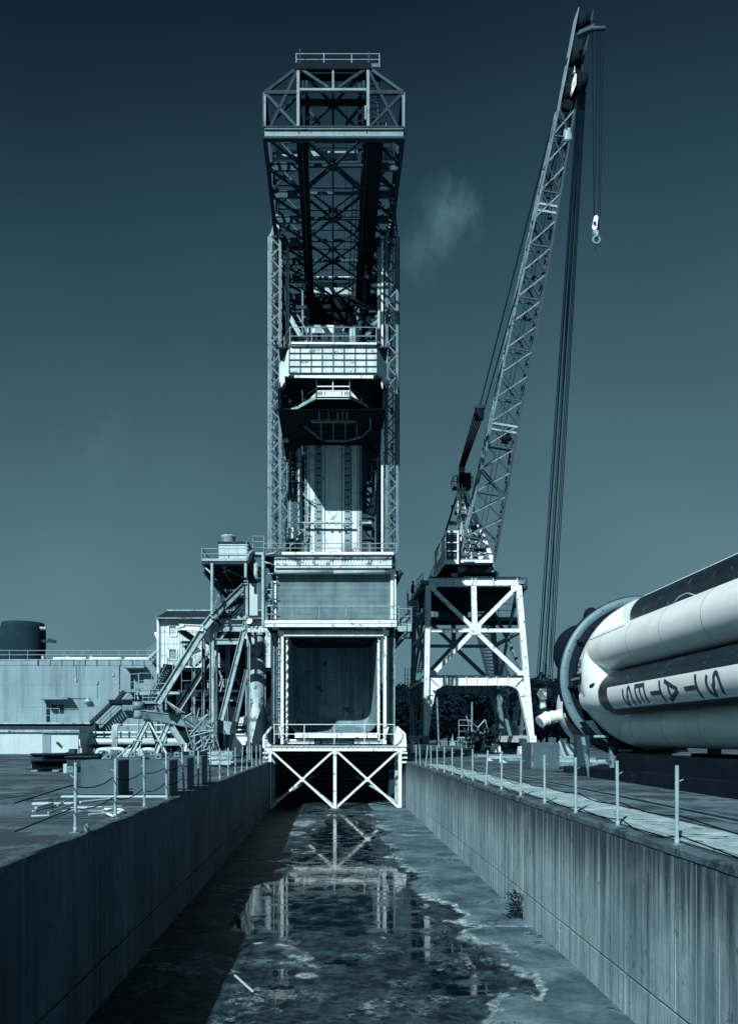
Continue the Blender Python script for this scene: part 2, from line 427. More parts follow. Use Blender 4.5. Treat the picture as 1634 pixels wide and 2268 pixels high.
hump(740, 2135, 1.0, .7, -.012); hump(620, 2180, .18, 1.2, -.04); hump(930, 2110, .35, .9, -.03)
for yj in (px2f(735, 1907)[1], px2f(735, 2058)[1], 38.0, 12.0):   # slab joints
    h -= .04*np.exp(-((gy-yj)/.06)**2)
h += fbm(gx, gy, 3.2, 3, 9.0)*.004
WZ = 0.0
nv = gx.size; ny, nx = gx.shape
me = bpy.data.meshes.new('trench_floor')
co = np.stack([gx.ravel(), gy.ravel(), (FLZ+h).ravel()], 1)
idx = np.arange(nv).reshape(ny, nx)
quads = np.stack([idx[:-1, :-1].ravel(), idx[:-1, 1:].ravel(), idx[1:, 1:].ravel(), idx[1:, :-1].ravel()], 1)
me.from_pydata(co.tolist(), [], quads.tolist()); me.polygons.foreach_set('use_smooth', [True]*len(quads))
FLOORM = mat('trench_floor_concrete', .15, .8, .6, .9, spots=.8, bump=.6, bscale=6, rust=.34, rg=.05, rscale=.8, streak=.5, sscale=(.8, .5, 1))
t = FLOORM.node_tree; N = t.nodes; b = N['Principled BSDF']
src = b.inputs['Base Color'].links[0].from_socket
geo = N.new('ShaderNodeNewGeometry'); sep = N.new('ShaderNodeSeparateXYZ'); t.links.new(geo.outputs['Position'], sep.inputs[0])
nn = N.new('ShaderNodeTexNoise'); nn.inputs['Scale'].default_value = 5; nn.inputs['Detail'].default_value = 8; t.links.new(geo.outputs['Position'], nn.inputs['Vector'])
ad = N.new('ShaderNodeMath'); ad.operation = 'MULTIPLY_ADD'; ad.inputs[1].default_value = .03; t.links.new(nn.outputs['Fac'], ad.inputs[0]); t.links.new(sep.outputs['Z'], ad.inputs[2])
def mr(a, c):
    n = N.new('ShaderNodeMapRange'); n.inputs[1].default_value = a; n.inputs[2].default_value = c; n.interpolation_type = 'SMOOTHSTEP'; t.links.new(ad.outputs[0], n.inputs[0]); return n.outputs[0]
wet = mr(FLZ+.045, FLZ+.085)           # damp concrete next to the water
mx = N.new('ShaderNodeMix'); mx.data_type = 'RGBA'; n6 = N.new('ShaderNodeTexNoise'); n6.inputs['Scale'].default_value = 2.4; n6.inputs['Detail'].default_value = 12; n6.inputs['Roughness'].default_value = .78; t.links.new(geo.outputs['Position'], n6.inputs['Vector'])
m6 = N.new('ShaderNodeMapRange'); m6.inputs[1].default_value = .44; m6.inputs[2].default_value = .66; t.links.new(n6.outputs['Fac'], m6.inputs[0])
dm = N.new('ShaderNodeMix'); dm.data_type = 'RGBA'; dm.inputs[6].default_value = col(.007); dm.inputs[7].default_value = col(.085); t.links.new(m6.outputs[0], dm.inputs[0]); t.links.new(dm.outputs[2], mx.inputs[6]); t.links.new(wet, mx.inputs[0]); b.inputs['Specular IOR Level'].default_value = .22; t.links.new(src, mx.inputs[7])
# pale lime scum left along old water lines
n2 = N.new('ShaderNodeTexNoise'); n2.inputs['Scale'].default_value = 6; n2.inputs['Detail'].default_value = 10; n2.inputs['Roughness'].default_value = .8; t.links.new(geo.outputs['Position'], n2.inputs['Vector'])
m2 = N.new('ShaderNodeMapRange'); m2.inputs[1].default_value = .44; m2.inputs[2].default_value = .60; t.links.new(n2.outputs['Fac'], m2.inputs[0])
bd = N.new('ShaderNodeMath'); bd.operation = 'MULTIPLY'; t.links.new(mr(FLZ+.05, FLZ+.066), bd.inputs[0])
iv = N.new('ShaderNodeMath'); iv.operation = 'SUBTRACT'; iv.inputs[0].default_value = 1; t.links.new(mr(FLZ+.082, FLZ+.098), iv.inputs[1]); t.links.new(iv.outputs[0], bd.inputs[1])
b2 = N.new('ShaderNodeMath'); b2.operation = 'MULTIPLY'
n5 = N.new('ShaderNodeTexNoise'); n5.inputs['Scale'].default_value = .55; n5.inputs['Detail'].default_value = 3; t.links.new(geo.outputs['Position'], n5.inputs['Vector']); m5 = N.new('ShaderNodeMapRange'); m5.inputs[1].default_value = .40; m5.inputs[2].default_value = .55; t.links.new(n5.outputs['Fac'], m5.inputs[0])
b5 = N.new('ShaderNodeMath'); b5.operation = 'MULTIPLY'; t.links.new(bd.outputs[0], b5.inputs[0]); t.links.new(m5.outputs[0], b5.inputs[1]); t.links.new(b5.outputs[0], b2.inputs[0]); t.links.new(m2.outputs[0], b2.inputs[1])
mx2 = N.new('ShaderNodeMix'); mx2.data_type = 'RGBA'; mx2.inputs[7].default_value = col(.6); t.links.new(b2.outputs[0], mx2.inputs[0]); t.links.new(mx.outputs[2], mx2.inputs[6])
# stray pale scum elsewhere on the floor
n8 = N.new('ShaderNodeTexNoise'); n8.inputs['Scale'].default_value = .8; n8.inputs['Detail'].default_value = 6; t.links.new(geo.outputs['Position'], n8.inputs['Vector']); m8 = N.new('ShaderNodeMapRange'); m8.inputs[1].default_value = .52; m8.inputs[2].default_value = .62; t.links.new(n8.outputs['Fac'], m8.inputs[0])
m9 = N.new('ShaderNodeMapRange'); m9.inputs[1].default_value = .50; m9.inputs[2].default_value = .62; t.links.new(n2.outputs['Fac'], m9.inputs[0])
b8 = N.new('ShaderNodeMath'); b8.operation = 'MULTIPLY'; t.links.new(m8.outputs[0], b8.inputs[0]); t.links.new(m9.outputs[0], b8.inputs[1])
mx3 = N.new('ShaderNodeMix'); mx3.data_type = 'RGBA'; mx3.inputs[7].default_value = col(.38); t.links.new(b8.outputs[0], mx3.inputs[0]); t.links.new(mx2.outputs[2], mx3.inputs[6])
t.links.new(mx3.outputs[2], b.inputs['Base Color'])
mrr = N.new('ShaderNodeMapRange'); mrr.inputs[3].default_value = .55; mrr.inputs[4].default_value = .8; t.links.new(wet, mrr.inputs[0]); t.links.new(mrr.outputs[0], b.inputs['Roughness'])
me.materials.append(FLOORM)
o = bpy.data.objects.new('trench_floor', me); struct(link(o))
# standing water
WATER = bpy.data.materials.new('standing_water'); WATER.use_nodes = True
t = WATER.node_tree; b = t.nodes['Principled BSDF']; b.inputs['Roughness'].default_value = .03; b.inputs['IOR'].default_value = 1.33
geo = t.nodes.new('ShaderNodeNewGeometry'); n1 = t.nodes.new('ShaderNodeTexNoise'); n1.inputs['Scale'].default_value = 1.6; n1.inputs['Detail'].default_value = 9; n1.inputs['Roughness'].default_value = .7
t.links.new(geo.outputs['Position'], n1.inputs['Vector'])
mpr = t.nodes.new('ShaderNodeMapRange'); mpr.inputs[1].default_value = .45; mpr.inputs[2].default_value = .7; t.links.new(n1.outputs['Fac'], mpr.inputs[0])
mxw = t.nodes.new('ShaderNodeMix'); mxw.data_type = 'RGBA'; mxw.inputs[6].default_value = col(.008); mxw.inputs[7].default_value = col(.075); t.links.new(mpr.outputs[0], mxw.inputs[0]); t.links.new(mxw.outputs[2], b.inputs['Base Color'])
rr_ = t.nodes.new('ShaderNodeMapRange'); rr_.inputs[1].default_value = .5; rr_.inputs[2].default_value = .72; rr_.inputs[3].default_value = .03; rr_.inputs[4].default_value = .4; t.links.new(n1.outputs['Fac'], rr_.inputs[0]); t.links.new(rr_.outputs[0], b.inputs['Roughness'])
n3 = t.nodes.new('ShaderNodeTexNoise'); n3.inputs['Scale'].default_value = 3.5; t.links.new(geo.outputs['Position'], n3.inputs['Vector'])
bn = t.nodes.new('ShaderNodeBump'); bn.inputs['Strength'].default_value = .02; bn.inputs['Distance'].default_value = .05; t.links.new(n3.outputs['Fac'], bn.inputs['Height']); t.links.new(bn.outputs[0], b.inputs['Normal'])
bm = bmesh.new(); bm.faces.new([bm.verts.new(p) for p in ((XL_, 1, FLZ+WZ), (XR_, 1, FLZ+WZ), (XR_, 66, FLZ+WZ), (XL_, 66, FLZ+WZ))])
struct(mk('water', bm, WATER))

CAPM = mat('wall_cap_concrete', .10, .9, .5, 1.5, spots=.6, bump=.6, bscale=18, rust=.4, rg=.03, rscale=2)
# trench walls: cast panels in two lifts with open joints
def trench_wall(x, s, m, cap):
    w_ = bpy.data.objects.new('wall', None); link(w_, None, Matrix.Translation((x, 30, FLZ))); w_['kind'] = 'structure'
    box('wall_core', (x+s*.06, -4, FLZ-.3), (x+s*WT, 66, -.01), CONCL, w_)
    n = 0
    ym = 14.7-5.85*3
    bw_ = 5.85/9
    for z0, z1 in ((FLZ-.25, -2.36), (-2.32, -.10)):
        meshes = []
        for k in range(0, 99, 9): box('joint_filler', (x+s*.009, ym+k*bw_-.024, z0), (x+s*.05, ym+k*bw_+.024, z1), BLACK, w_)
        for k in range(98):
            y = ym+k*bw_; j0 = .022 if k % 9 == 0 else .004; j1 = .022 if k % 9 == 8 else .004
            pr_ = rnd.uniform(0, .007)
            o = bvbox('wall_panel', (x+s*pr_ if s > 0 else x-WT+.002, y+j0, z0), (x+WT-.002 if s > 0 else x-pr_, y+bw_-j1, z1), m, w_, .004, 1)
    # worn cap
    bm = bmesh.new(); rows = []
    ys_ = np.arange(-4, 66, .16)
    for yy in ys_:
        q = [(x-s*.012, -.105), (x-s*.012+s*abs(noise.noise(V((x, yy*2.1, 0))))*.02, -.012), (x+s*.03, .006), (x+s*WT*.5, .010), (x+s*(WT+.03), .006), (x+s*(WT+.05), -.05)]
        rows.append([bm.verts.new((a_+noise.noise(V((yy*3.3, i*5.1, x)))*.012, yy, b_+noise.noise(V((yy*2.7, i*3.7, x+9)))*.010)) for i, (a_, b_) in enumerate(q)])
    for r0, r1 in zip(rows, rows[1:]):
        for i in range(5): bm.faces.new((r0[i], r1[i], r1[i+1], r0[i+1]) if s > 0 else (r0[i+1], r1[i+1], r1[i], r0[i]))
    mk('wall_cap', bm, CAPM, w_)
    return w_
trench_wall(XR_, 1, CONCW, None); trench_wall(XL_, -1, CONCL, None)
# near lip under the camera and closed end under the tower
struct(box('trench_end', (XL_, 65.5, FLZ-.3), (XR_, 66, -.01), CONCL, None))

# crane rails let into the apron: dark slot, bright edges
for k, X in enumerate((7.55, 16.3)):
    g = bpy.data.objects.new('crane_track', None); link(g, None, Matrix.Translation((X, 40, 0))); g['kind'] = 'structure'
    box('slot', (X-.13, -5, .002), (X+.13, 130, .006), BLACK, g)
    box('slot_edge', (X+.135, -5, .002), (X+.20, 130, .016), RAILS, g)
    box('slot_edge', (X-.20, -5, .002), (X-.135, 130, .014), RAILS, g)
    box('rail_head', (X-.035, -5, .005), (X+.035, 130, .03), DARKST, g)
struct(box('cable_trough', (12.55, 16, .003), (12.8, 60, .03), DARKST, None))

for k, y in enumerate((9.5, 15.6, 21.7, 27.8, 33.9, 40, 46.1, 52.2, 58.3)):
    for x0_, x1_ in ((-40, XL_-WT-.08), (XR_+WT+.08, 40)): struct(box('slab_joint', (x0_, y-.025, .001), (x1_, y+.025, .005), BLACK, None))
for x in (-8.3, -14.4, -20.5, 6.55, 10.9, 18.9): struct(box('slab_joint', (x-.022, -5, .0012), (x+.022, 66, .0062), BLACK, None))
# expanded metal mats beside the right wall
MATG = mat('mat_galvanised', .42, .5, .25, 3, rust=.15)
bm = bmesh.new()
def mat_strip(bm, p, q, wd):
    d = (q-p).normalized(); n = V((-d.y, d.x, 0))*wd/2
    a = [bm.verts.new(p+n), bm.verts.new(p-n), bm.verts.new(q-n), bm.verts.new(q+n)]; c = [bm.verts.new(v.co+V((0, 0, .012))) for v in a]
    bm.faces.new(c[::-1])
    for i in range(4): bm.faces.new((a[i], a[(i+1) % 4], c[(i+1) % 4], c[i]))
MW, ML = 1.15, 2.3
for i in range(-20, 42):
    for sgn in (1, -1):
        x0 = 0; y0 = i*.06 if sgn > 0 else i*.06+MW*.5
        p, q = V((0, i*.058, 0)), V((MW, i*.058+sgn*MW*.42, 0))
        if 0 <= p.y <= ML and 0 <= q.y <= ML: mat_strip(bm, p, q, .022)
for x in (0, MW): mat_strip(bm, V((x, 0, 0)), V((x, ML, 0)), .04)
for y in (0, ML): mat_strip(bm, V((0, y, 0)), V((MW, y, 0)), .04)
me = bpy.data.meshes.new('floor_mat'); bm.normal_update(); bm.to_mesh(me); bm.free(); me.materials.append(MATG)
for k in range(17):
    y = 5.2+k*2.46
    o = bpy.data.objects.new('metal_mat', me)
    M = Matrix.Translation((XR_+.38+rnd.uniform(-.05, .12), y+rnd.uniform(-.05, .05), .02+.004*(k % 2))) @ Matrix.Rotation(rnd.uniform(-.02, .02), 4, 'Z') @ Matrix.Rotation(R(rnd.uniform(-.4, .1)), 4, 'Y')
    link(o, None, M); tag(o, ('metal mat closest to the camera beside the sunlit trench wall' if k == 0 else 'expanded metal mat, %s from the camera end of the row by the sunlit trench wall' % ('second third fourth fifth sixth seventh eighth ninth tenth eleventh twelfth thirteenth fourteenth fifteenth sixteenth seventeenth'.split()[k-1])), 'floor mat', 'metal mats along the trench wall')

# guard posts with two slack ropes on each wall top
def post_fence(x, y0, label, tilt, n=16):
    f_ = thing('guard_fence', label, 'fence', (x, 30, 0))
    tops = []
    for k in range(n):
        y = y0+2.43*k
        tl = V(((tilt[k] if k < len(tilt) else 0)+rnd.uniform(-.012, .012), rnd.uniform(-.012, .012), 1)).normalized()*1.15
        b0 = V((x, y, 0)); tube('post', b0, b0+tl, .058, RAILG, f_)
        tube('post_sleeve', b0, b0+tl*.09, .075, RAILG, f_); box('base_plate', b0+V((-.08, -.08, .004)), b0+V((.08, .08, .018)), STEEL, f_)
        tube('rope_hook', b0+tl*.78-V((.02, 0, 0)), b0+tl*.78+V((-.09 if x < 0 else .09, 0, .05)), .016, RAILG, f_)
        tops.append((b0, tl))
    for hz in (.40, .78):
        pts = [tops[0][0]+V((-.05 if x < 0 else .06, -2.4, hz-.1))]
        for (a, ta), (b_, tb) in zip(tops, tops[1:]):
            off = V((-.05 if x < 0 else .06, 0, 0)); sag = rnd.uniform(.03, .14)
            p, q = a+ta*hz/1.15+off, b_+tb*hz/1.15+off
            for u in (0, .25, .5, .75): pts.append(p.lerp(q, u)-V((0, 0, sag*4*u*(1-u))))
        if x > 0: pts = [p-V((0, 0, .27 if hz < .5 else .36)) for p in pts]
        pipe('rope', pts, .022, WIRE, f_, 5)
    return f_
post_fence(-4.16, 13.2, 'row of pale guard posts with slack ropes on the shaded trench wall by dark blocks', [0, 0, 0, 0, -.05, 0, 0, 0, 0, 0, .05, 0, 0, 0, 0, .12])
post_fence(4.98, 11.75, 'row of pale guard posts along the sunlit trench wall beside the metal mats', [0, 0, 0, 0, 0, 0, .05, 0, 0, 0, 0, 0, 0, .12, -.06, 0])
o = tube('pipe_stub', (-4.02, 13.35, 0), (-4.02, 13.35, .14), .09, STEEL, None); tag(o, 'short pipe stub at the foot of the largest guard post', 'pipe')

# weeds
def tuft(name, loc, n, hh, sp, m, label, cat, leaf=False):
    bm = bmesh.new()
    for i in range(n):
        a = rnd.uniform(0, 6.28); r = sp*math.sqrt(rnd.random()); b0 = V((r*math.cos(a), r*math.sin(a), 0))
        if leaf:
            b0 = V((rnd.gauss(0, sp*.4), rnd.gauss(0, sp*.4), hh*rnd.random())); d = V((rnd.gauss(0, 1), rnd.gauss(0, 1), rnd.uniform(-.2, .9))).normalized()*rnd.uniform(.07, .15)
            sd = d.cross(V((rnd.random(), rnd.random(), 1))).normalized()*d.length*.38
            bm.faces.new([bm.verts.new(p) for p in (b0, b0+d*.5+sd, b0+d, b0+d*.5-sd)])
        else:
            tip = b0+V((rnd.gauss(0, hh*.3), rnd.gauss(0, hh*.3), hh*rnd.uniform(.4, 1))); sd = V((rnd.uniform(-1, 1), rnd.uniform(-1, 1), 0)).normalized()*.006
            bm.faces.new([bm.verts.new(p) for p in (b0-sd, b0+sd, tip)])
    bmesh.ops.translate(bm, verts=bm.verts, vec=V(loc))
    o = mk(name, bm, m, None, loc=loc)
    return tag(o, label, cat)
X, Y = px2f(1143, 2040)
tuft('leafy_plant', (4.64, Y, FLZ), 240, .7, .26, LEAF2, 'broad leafy weed growing at the foot of the sunlit trench wall', 'plant', True)
for i, (px, py, n, hh, sp, lb) in enumerate(((745, 1812, 160, .5, .6, 'grass tuft round the foot of the middle white post in the trench'), (700, 1835, 60, .3, .5, 'thin grass patch on the wet trench floor in front of the braces'), (870, 1908, 140, .35, .9, 'grass strip in the slab joint of the trench floor beside the pale dry patch'), (760, 1893, 90, .4, .5, 'grass tuft standing in the shallow water of the trench'), (640, 1800, 120, .4, .9, 'dark weeds on the trench floor by the shaded wall under the steel frame'))):
    X, Y = px2f(px, py); tuft('grass_tuft', (X, Y, FLZ+.01), n, hh, sp, GRASSM, lb, 'grass tuft')
X, Y = px2f(537, 2190)
o = bvbox('wooden_batten', (-.02, -.55, 0), (.02, .55, .03), SHEDM, None, .004, 1); o.matrix_basis = Matrix.Translation((X, Y+.2, FLZ+.03)) @ Matrix.Rotation(R(24), 4, 'Z'); tag(o, 'pale wooden batten lying in the shallow water close to the camera', 'batten')
for i, (px, py, s, lb) in enumerate(((870, 1806, .25, 'white paper scrap on the trench floor under the steel frame'), (838, 1822, .2, 'small white scrap floating beyond the pale dry patch'), (905, 1800, .22, 'white rag at the foot of the white post by the sunlit wall'), (648, 1822, .2, 'pale scrap on the wet floor by the shaded trench wall'))):
    X, Y = px2f(px, py); bm = bmesh.new(); bmesh.ops.create_grid(bm, x_segments=4, y_segments=4, size=s/2)
    for v in bm.verts: v.co.z = .03+.05*noise.noise(v.co*9+V((i, 0, 0)))
    bmesh.ops.translate(bm, verts=bm.verts, vec=V((X, Y, FLZ+.03))); tag(mk('scrap', bm, SHEDM, None, loc=(X, Y, FLZ)), lb, 'litter')

# ---------------------------------------------------------------- trees far beyond the crane
def crown_mesh(k):
    r = random.Random(50+k); bm = bmesh.new()
    lobes = [(V((r.gauss(0, 2.2), r.gauss(0, 2.2), r.uniform(3.0, 8.6))), r.uniform(1.6, 3.0)) for _ in range(13)]
    for c, rad in lobes:
        for _ in range(420):
            d = V((r.gauss(0, 1), r.gauss(0, 1), r.gauss(0, 1))).normalized(); p = c+d*rad*r.uniform(.6, 1.05); p.z = max(p.z, 1.2)
            a = V((r.gauss(0, 1), r.gauss(0, 1), r.gauss(0, .6))).normalized()*r.uniform(.2, .46); bb = a.cross(d+V((.1, 0, 0))).normalized()*a.length*.7
            bm.faces.new([bm.verts.new(q) for q in (p-a, p-bb, p+a, p+bb)])
        for _ in range(230):
            p = c+V((r.gauss(0, .42), r.gauss(0, .42), r.gauss(0, .42)))*rad; p.z = max(p.z, 1.5); a = V((r.gauss(0, 1), r.gauss(0, 1), r.gauss(0, 1))).normalized()*r.uniform(.3, .5); bb = a.cross(V((r.gauss(0, 1), r.gauss(0, 1), 1))).normalized()*a.length*.8
            bm.faces.new([bm.verts.new(q) for q in (p-a, p-bb, p+a, p+bb)])
    me = bpy.data.meshes.new('crown_leaves'); bm.normal_update(); bm.to_mesh(me); bm.free(); me.materials.append(LEAF); return me
CROWNS = [crown_mesh(k) for k in range(5)]
bm = bmesh.new()
def limb(bm, p, q, r0, r1):
    p, q = V(p), V(q); z = (q-p).normalized(); x = z.cross(YA).normalized(); y = z.cross(x)
    a = [bm.verts.new(p+(x*math.cos(i*1.0472)+y*math.sin(i*1.0472))*r0) for i in range(6)]; b_ = [bm.verts.new(q+(x*math.cos(i*1.0472)+y*math.sin(i*1.0472))*r1) for i in range(6)]
    for i in range(6): bm.faces.new((a[i], a[(i+1) % 6], b_[(i+1) % 6], b_[i]))
limb(bm, (0, 0, 0), (.1, 0, 3.2), .3, .2); limb(bm, (.1, 0, 3.2), (-.2, .2, 7.5), .2, .05)
for a in range(5): limb(bm, (.05, 0, 2.2+a*.5), (2*math.cos(a*2.4), 2*math.sin(a*2.4), 4.6+a*.6), .1, .03)
TRUNKM = bpy.data.meshes.new('trunk_limbs'); bm.normal_update(); bm.to_mesh(TRUNKM); bm.free(); TRUNKM.materials.append(TRUNK)
def tree(x, y, s, k, lab):
    t_ = thing('tree', lab, 'tree', (x, y, 0), 'dark trees closing the view beyond the yard')
    M = Matrix.Translation((x, y, 0)) @ Matrix.Rotation(rnd.uniform(0, 6.28), 4, 'Z') @ Matrix.Diagonal((s, s, s*rnd.uniform(.92, 1.1), 1))
    link(bpy.data.objects.new('crown', CROWNS[k % 5]), t_, M); link(bpy.data.objects.new('trunk', TRUNKM), t_, M)
for i in range(36):                                     # front rank
    px = 850+i*24; Y = 190+rnd.uniform(-8, 14)
    s = 1.18+.15*math.sin(i*1.3)+rnd.uniform(-.12, .12)
    if 985 < px < 1050: s *= 1.08
    p = P(px, 1634, Y); tree(p.x, Y, s, i, 'dense dark tree in the front rank of the far wood, %s from the tower' % ordinal(i+1))
for i in range(22):
    px = 855+i*38; Y = 225+rnd.uniform(-8, 14); p = P(px, 1634, Y); tree(p.x, Y, 1.42+rnd.uniform(-.15, .15), i+2, 'tall dark tree rising from the rear rank of the far wood, %s from the tower' % ordinal(i+1))
# ================================================================== test tower
tw = thing('test_tower', 'tall steel test tower with cantilever truss and lattice masts standing across the trench', 'tower', (.2, 60, 0))
ZD = 13.9                                    # roof deck of the door storey
# ---- steel frame over the trench (front and rear braces)
fr = part('bucket_frame', tw)
Yf = 53.0
zpt, zpb = T5(0, 1232, Yf).z, T5(0, 1258, Yf).z
zft = FLZ
xl, xc, xr = T5(208, 0, Yf).x, T5(822, 0, Yf).x, T5(1436, 0, Yf).x
mem('edge_beam', (xl-.35, Yf, (zpt+zpb)/2), (xr+.4, Yf, (zpt+zpb)/2), .34, .3, WHITE, fr, 'hbeam')
for x in (xl, xc, xr):
    mem('frame_post', (x, Yf, zft), (x, Yf, zpb), .2, .26, WHITE, fr, 'ibeam')
    box('gusset', (x-.17, Yf-.165, zpb-.26), (x+.17, Yf-.15, zpb-.02), WHITE, fr)
    box('base_plate', (x-.3, Yf-.3, FLZ-.05), (x+.3, Yf+.3, FLZ+.05), STEEL, fr)
for a, b in ((xl, xc), (xc, xr)):
    mem('brace', (a+.15, Yf-.04, zpb-.12), (b-.12, Yf-.04, zft+.12), .13, .1, WHITE, fr, 'angle')
    mem('brace', (b-.15, Yf+.04, zpb-.12), (a+.12, Yf+.04, zft+.12), .13, .1, WHITE, fr)
    box('brace_plate', ((a+b)/2-.15, Yf-.12, (zpb+zft)/2-.14), ((a+b)/2+.15, Yf-.105, (zpb+zft)/2+.14), WHITE, fr)
for x0, x1 in ((xl, xc), (xr, xc)):
    mem('brace', (x1, Yf+.3, zft+.15), (x0+(x1-x0)*.15, Yf+6.5, zft+2.6), .14, .1, GALV, fr)
    mem('brace', (x0, Yf+.4, zft+.3), (x1+(x0-x1)*.08, Yf+6.5, zft+2.6), .14, .1, GALV, fr)
for x in (xl+.05, xr-.05): mem('rear_post', (x, Yf+1.8, zft), (x, Yf+1.8, zpb), .3, .3, GALV, fr, 'ibeam')
for x in (xl, xc, xr): mem('rear_post', (x, Yf+7, zft), (x, Yf+7, zpb), .25, .25, DARKST, fr, 'ibeam')
# platform of the frame: cross beams, grating, deflector plate with stiffeners
for i in range(26): mem('deck_bearer', (xl+.1+i*(xr-xl-.2)/25, Yf-.1, zpt+.02), (xl+.1+i*(xr-xl-.2)/25, Yf+2.2, zpt+.02), .04, .22, GALV, fr, ref=ZA)
box('deck_plate', (xl-.3, Yf+.2, zpt+.14), (xr+.3, Yf+2.2, zpt+.17), DARKST, fr)
for i in range(12):
    z = zpb-.35-i*.30; y = Yf+2.4+i*.45
    mem('deflector_rib', (xl+.2, y, z), (xr-.2, y, z), .12, .25, DARKST, fr)
prism('deflector_plate', [(xl, Yf+2.3, zpb), (xr, Yf+2.3, zpb), (xr, Yf+8.6, zft+.2), (xl, Yf+8.6, zft+.2)], (0, .1, .1), BLACK, fr)
for s, x in ((-1, xl), (1, xr)):
    for i in range(3): mem('side_angle', (x+s*.45, Yf-.02, zpb-.2-i*.3), (x+s*.12, Yf-.02, zpb-.2-i*.3), .12, .5, WHITE, fr)
# railing with a loop end on the platform
railing(fr, [T5(250, 1205, Yf+.3), T5(1385, 1205, Yf+.3)], 1.32, 2.2, WHITE2, .055)
# curved shields at both ends
ql = lambda pts: [T7(x, y, Yf+.15) for x, y in pts]
prism('end_shield', ql([(222, 8), (152, 95), (150, 205), (262, 187), (222, 173), (196, 146), (183, 112), (181, 78)]), (0, 1.6, 0), GALV, fr)
prism('end_shield', ql([(1405, 5), (1482, 75), (1490, 205), (1380, 184), (1388, 100)]), (0, 1.6, 0), WHITE, fr)
for a, b in (((222, 8), (152, 95)), ((152, 95), (150, 205)), ((1405, 5), (1482, 75)), ((1482, 75), (1490, 205))): mem('shield_edge', *ql([a, b]), .13, .1, WHITE, fr)
arc = ql([(1462, 68), (1459, 105), (1444, 140), (1415, 168), (1380, 186)])
for a, b in zip(arc, arc[1:]): mem('shield_edge', a, b, .07, .12, STEEL, fr)
arc = ql([(181, 70), (183, 112), (196, 146), (222, 173), (262, 187)])
for a, b in zip(arc, arc[1:]): mem('shield_edge', a, b, .06, .12, DARKST, fr)
for a, b in (((165, 180), (215, 178)), ((160, 130), (190, 140)), ((1480, 130), (1450, 140))): mem('shield_rib', *ql([a, b]), .06, .12, WHITE, fr)
# ---- flame bucket
bk = part('flame_bucket', tw)
Yb = 54.0
a, b = T5(382, 185, Yb), T5(1222, 1100, Yb)
bx0, bx1, bz1, bz0 = a.x, b.x, a.z, b.z
def rrect(y, x0, x1, z0, z1, r, n=7):
    pts = [(x0, y, z1), (x0, y, z0+r)]
    for i in range(n+1):
        t_ = R(180+90*i/n); pts.append((x0+r+r*math.cos(t_), y, z0+r+r*math.sin(t_)))
    for i in range(n+1):
        t_ = R(270+90*i/n); pts.append((x1-r+r*math.cos(t_), y, z0+r+r*math.sin(t_)))
    pts += [(x1, y, z1)]
    return pts
bm = bmesh.new(); rings = []
BKM = mat('bucket_lining', .27, .8, .3, .7, streak=.75, spots=.3, rust=.12, rg=.05, rscale=.7, sscale=(2.2, 2.2, .12))
for y, sh, up in ((Yb, 0, 0), (Yb+1.2, .02, .02), (Yb+3.6, .05, .08), (Yb+5.6, .12, .25), (Yb+6.6, .3, .7), (Yb+7.0, .6, 1.3)):
    rings.append([bm.verts.new(p) for p in rrect(y, bx0+sh, bx1-sh, bz0+up, bz1, .95)])
for q, r in zip(rings, rings[1:]):
    for i in range(len(q)-1): bm.faces.new((q[i], q[i+1], r[i+1], r[i]))
bm.faces.new(rings[-1])
mk('bucket_shell', bm, BKM, bk, True)
mem('liner_seam', (bx0+.6, Yb+6.98, bz0+4.6), (bx1-.6, Yb+6.98, bz0+4.6), .03, .04, STEEL, bk)
box('bucket_roof', (bx0-.2, Yb+.01, bz1), (bx1+.2, Yb+8, bz1+.2), BLACK, bk)
box('bucket_side', (bx0-.28, Yb+.3, bz0-1.2), (bx0-.22, Yb+8, bz1), BLACK, bk); box('bucket_side', (bx1+.22, Yb+.3, bz0-1.2), (bx1+.28, Yb+8, bz1), BLACK, bk)
box('bucket_back', (bx0-.2, Yb+7.3, bz0-1.2), (bx1+.2, Yb+7.5, bz1), BLACK, bk)
lip = T5(0, 1060, Yb).z
for s, x in ((1, bx0), (-1, bx1)):
    xa = T5(362 if s > 0 else 1245, 0, Yb-.1).x
    box('bucket_jamb', (xa, Yb-.12, bz0-.55), (x, Yb+.1, bz1), WHITE, bk)
    for i in range(13):
        z = bz1-.3-(i*.62 if i < 6 else 3.7+(i-6)*.42)
        if z < bz0-.4: break
        prism('jamb_gusset', [(xa, Yb-.14, z), (x+(x-xa)*.0, Yb-.14, z), (xa, Yb-.14, z-.22)], (0, -.22, 0), WHITE, bk)
box('bucket_sill', (bx0+.45, Yb-.3, T5(0, 1145, Yb-.3).z), (bx1-.02, Yb+.2, T5(0, 1098, Yb-.3).z), WHITE, bk)
a0 = T5(325, 1200, Yf+1); a1 = T5(628, 1158, Yf+1); box('sill_beam', (a0.x, Yf+1, a0.z), (a1.x, Yf+1.3, a1.z), WHITE, bk)
a0 = T5(1005, 1200, Yf+1); a1 = T5(1300, 1158, Yf+1); box('sill_beam', (a0.x, Yf+1, a0.z), (a1.x, Yf+1.3, a1.z), WHITE, bk)
a0 = T5(690, 1200, Yf+1.2); a1 = T5(950, 1158, Yf+1.2); box('sill_plate', (a0.x, Yf+1.2, a0.z), (a1.x, Yf+1.4, a1.z), GALV, bk)
for x in (655, 965): tube('trunnion', T5(x, 1180, Yf+.9), T5(x, 1180, Yf+1.3), .42, DARKST, bk)
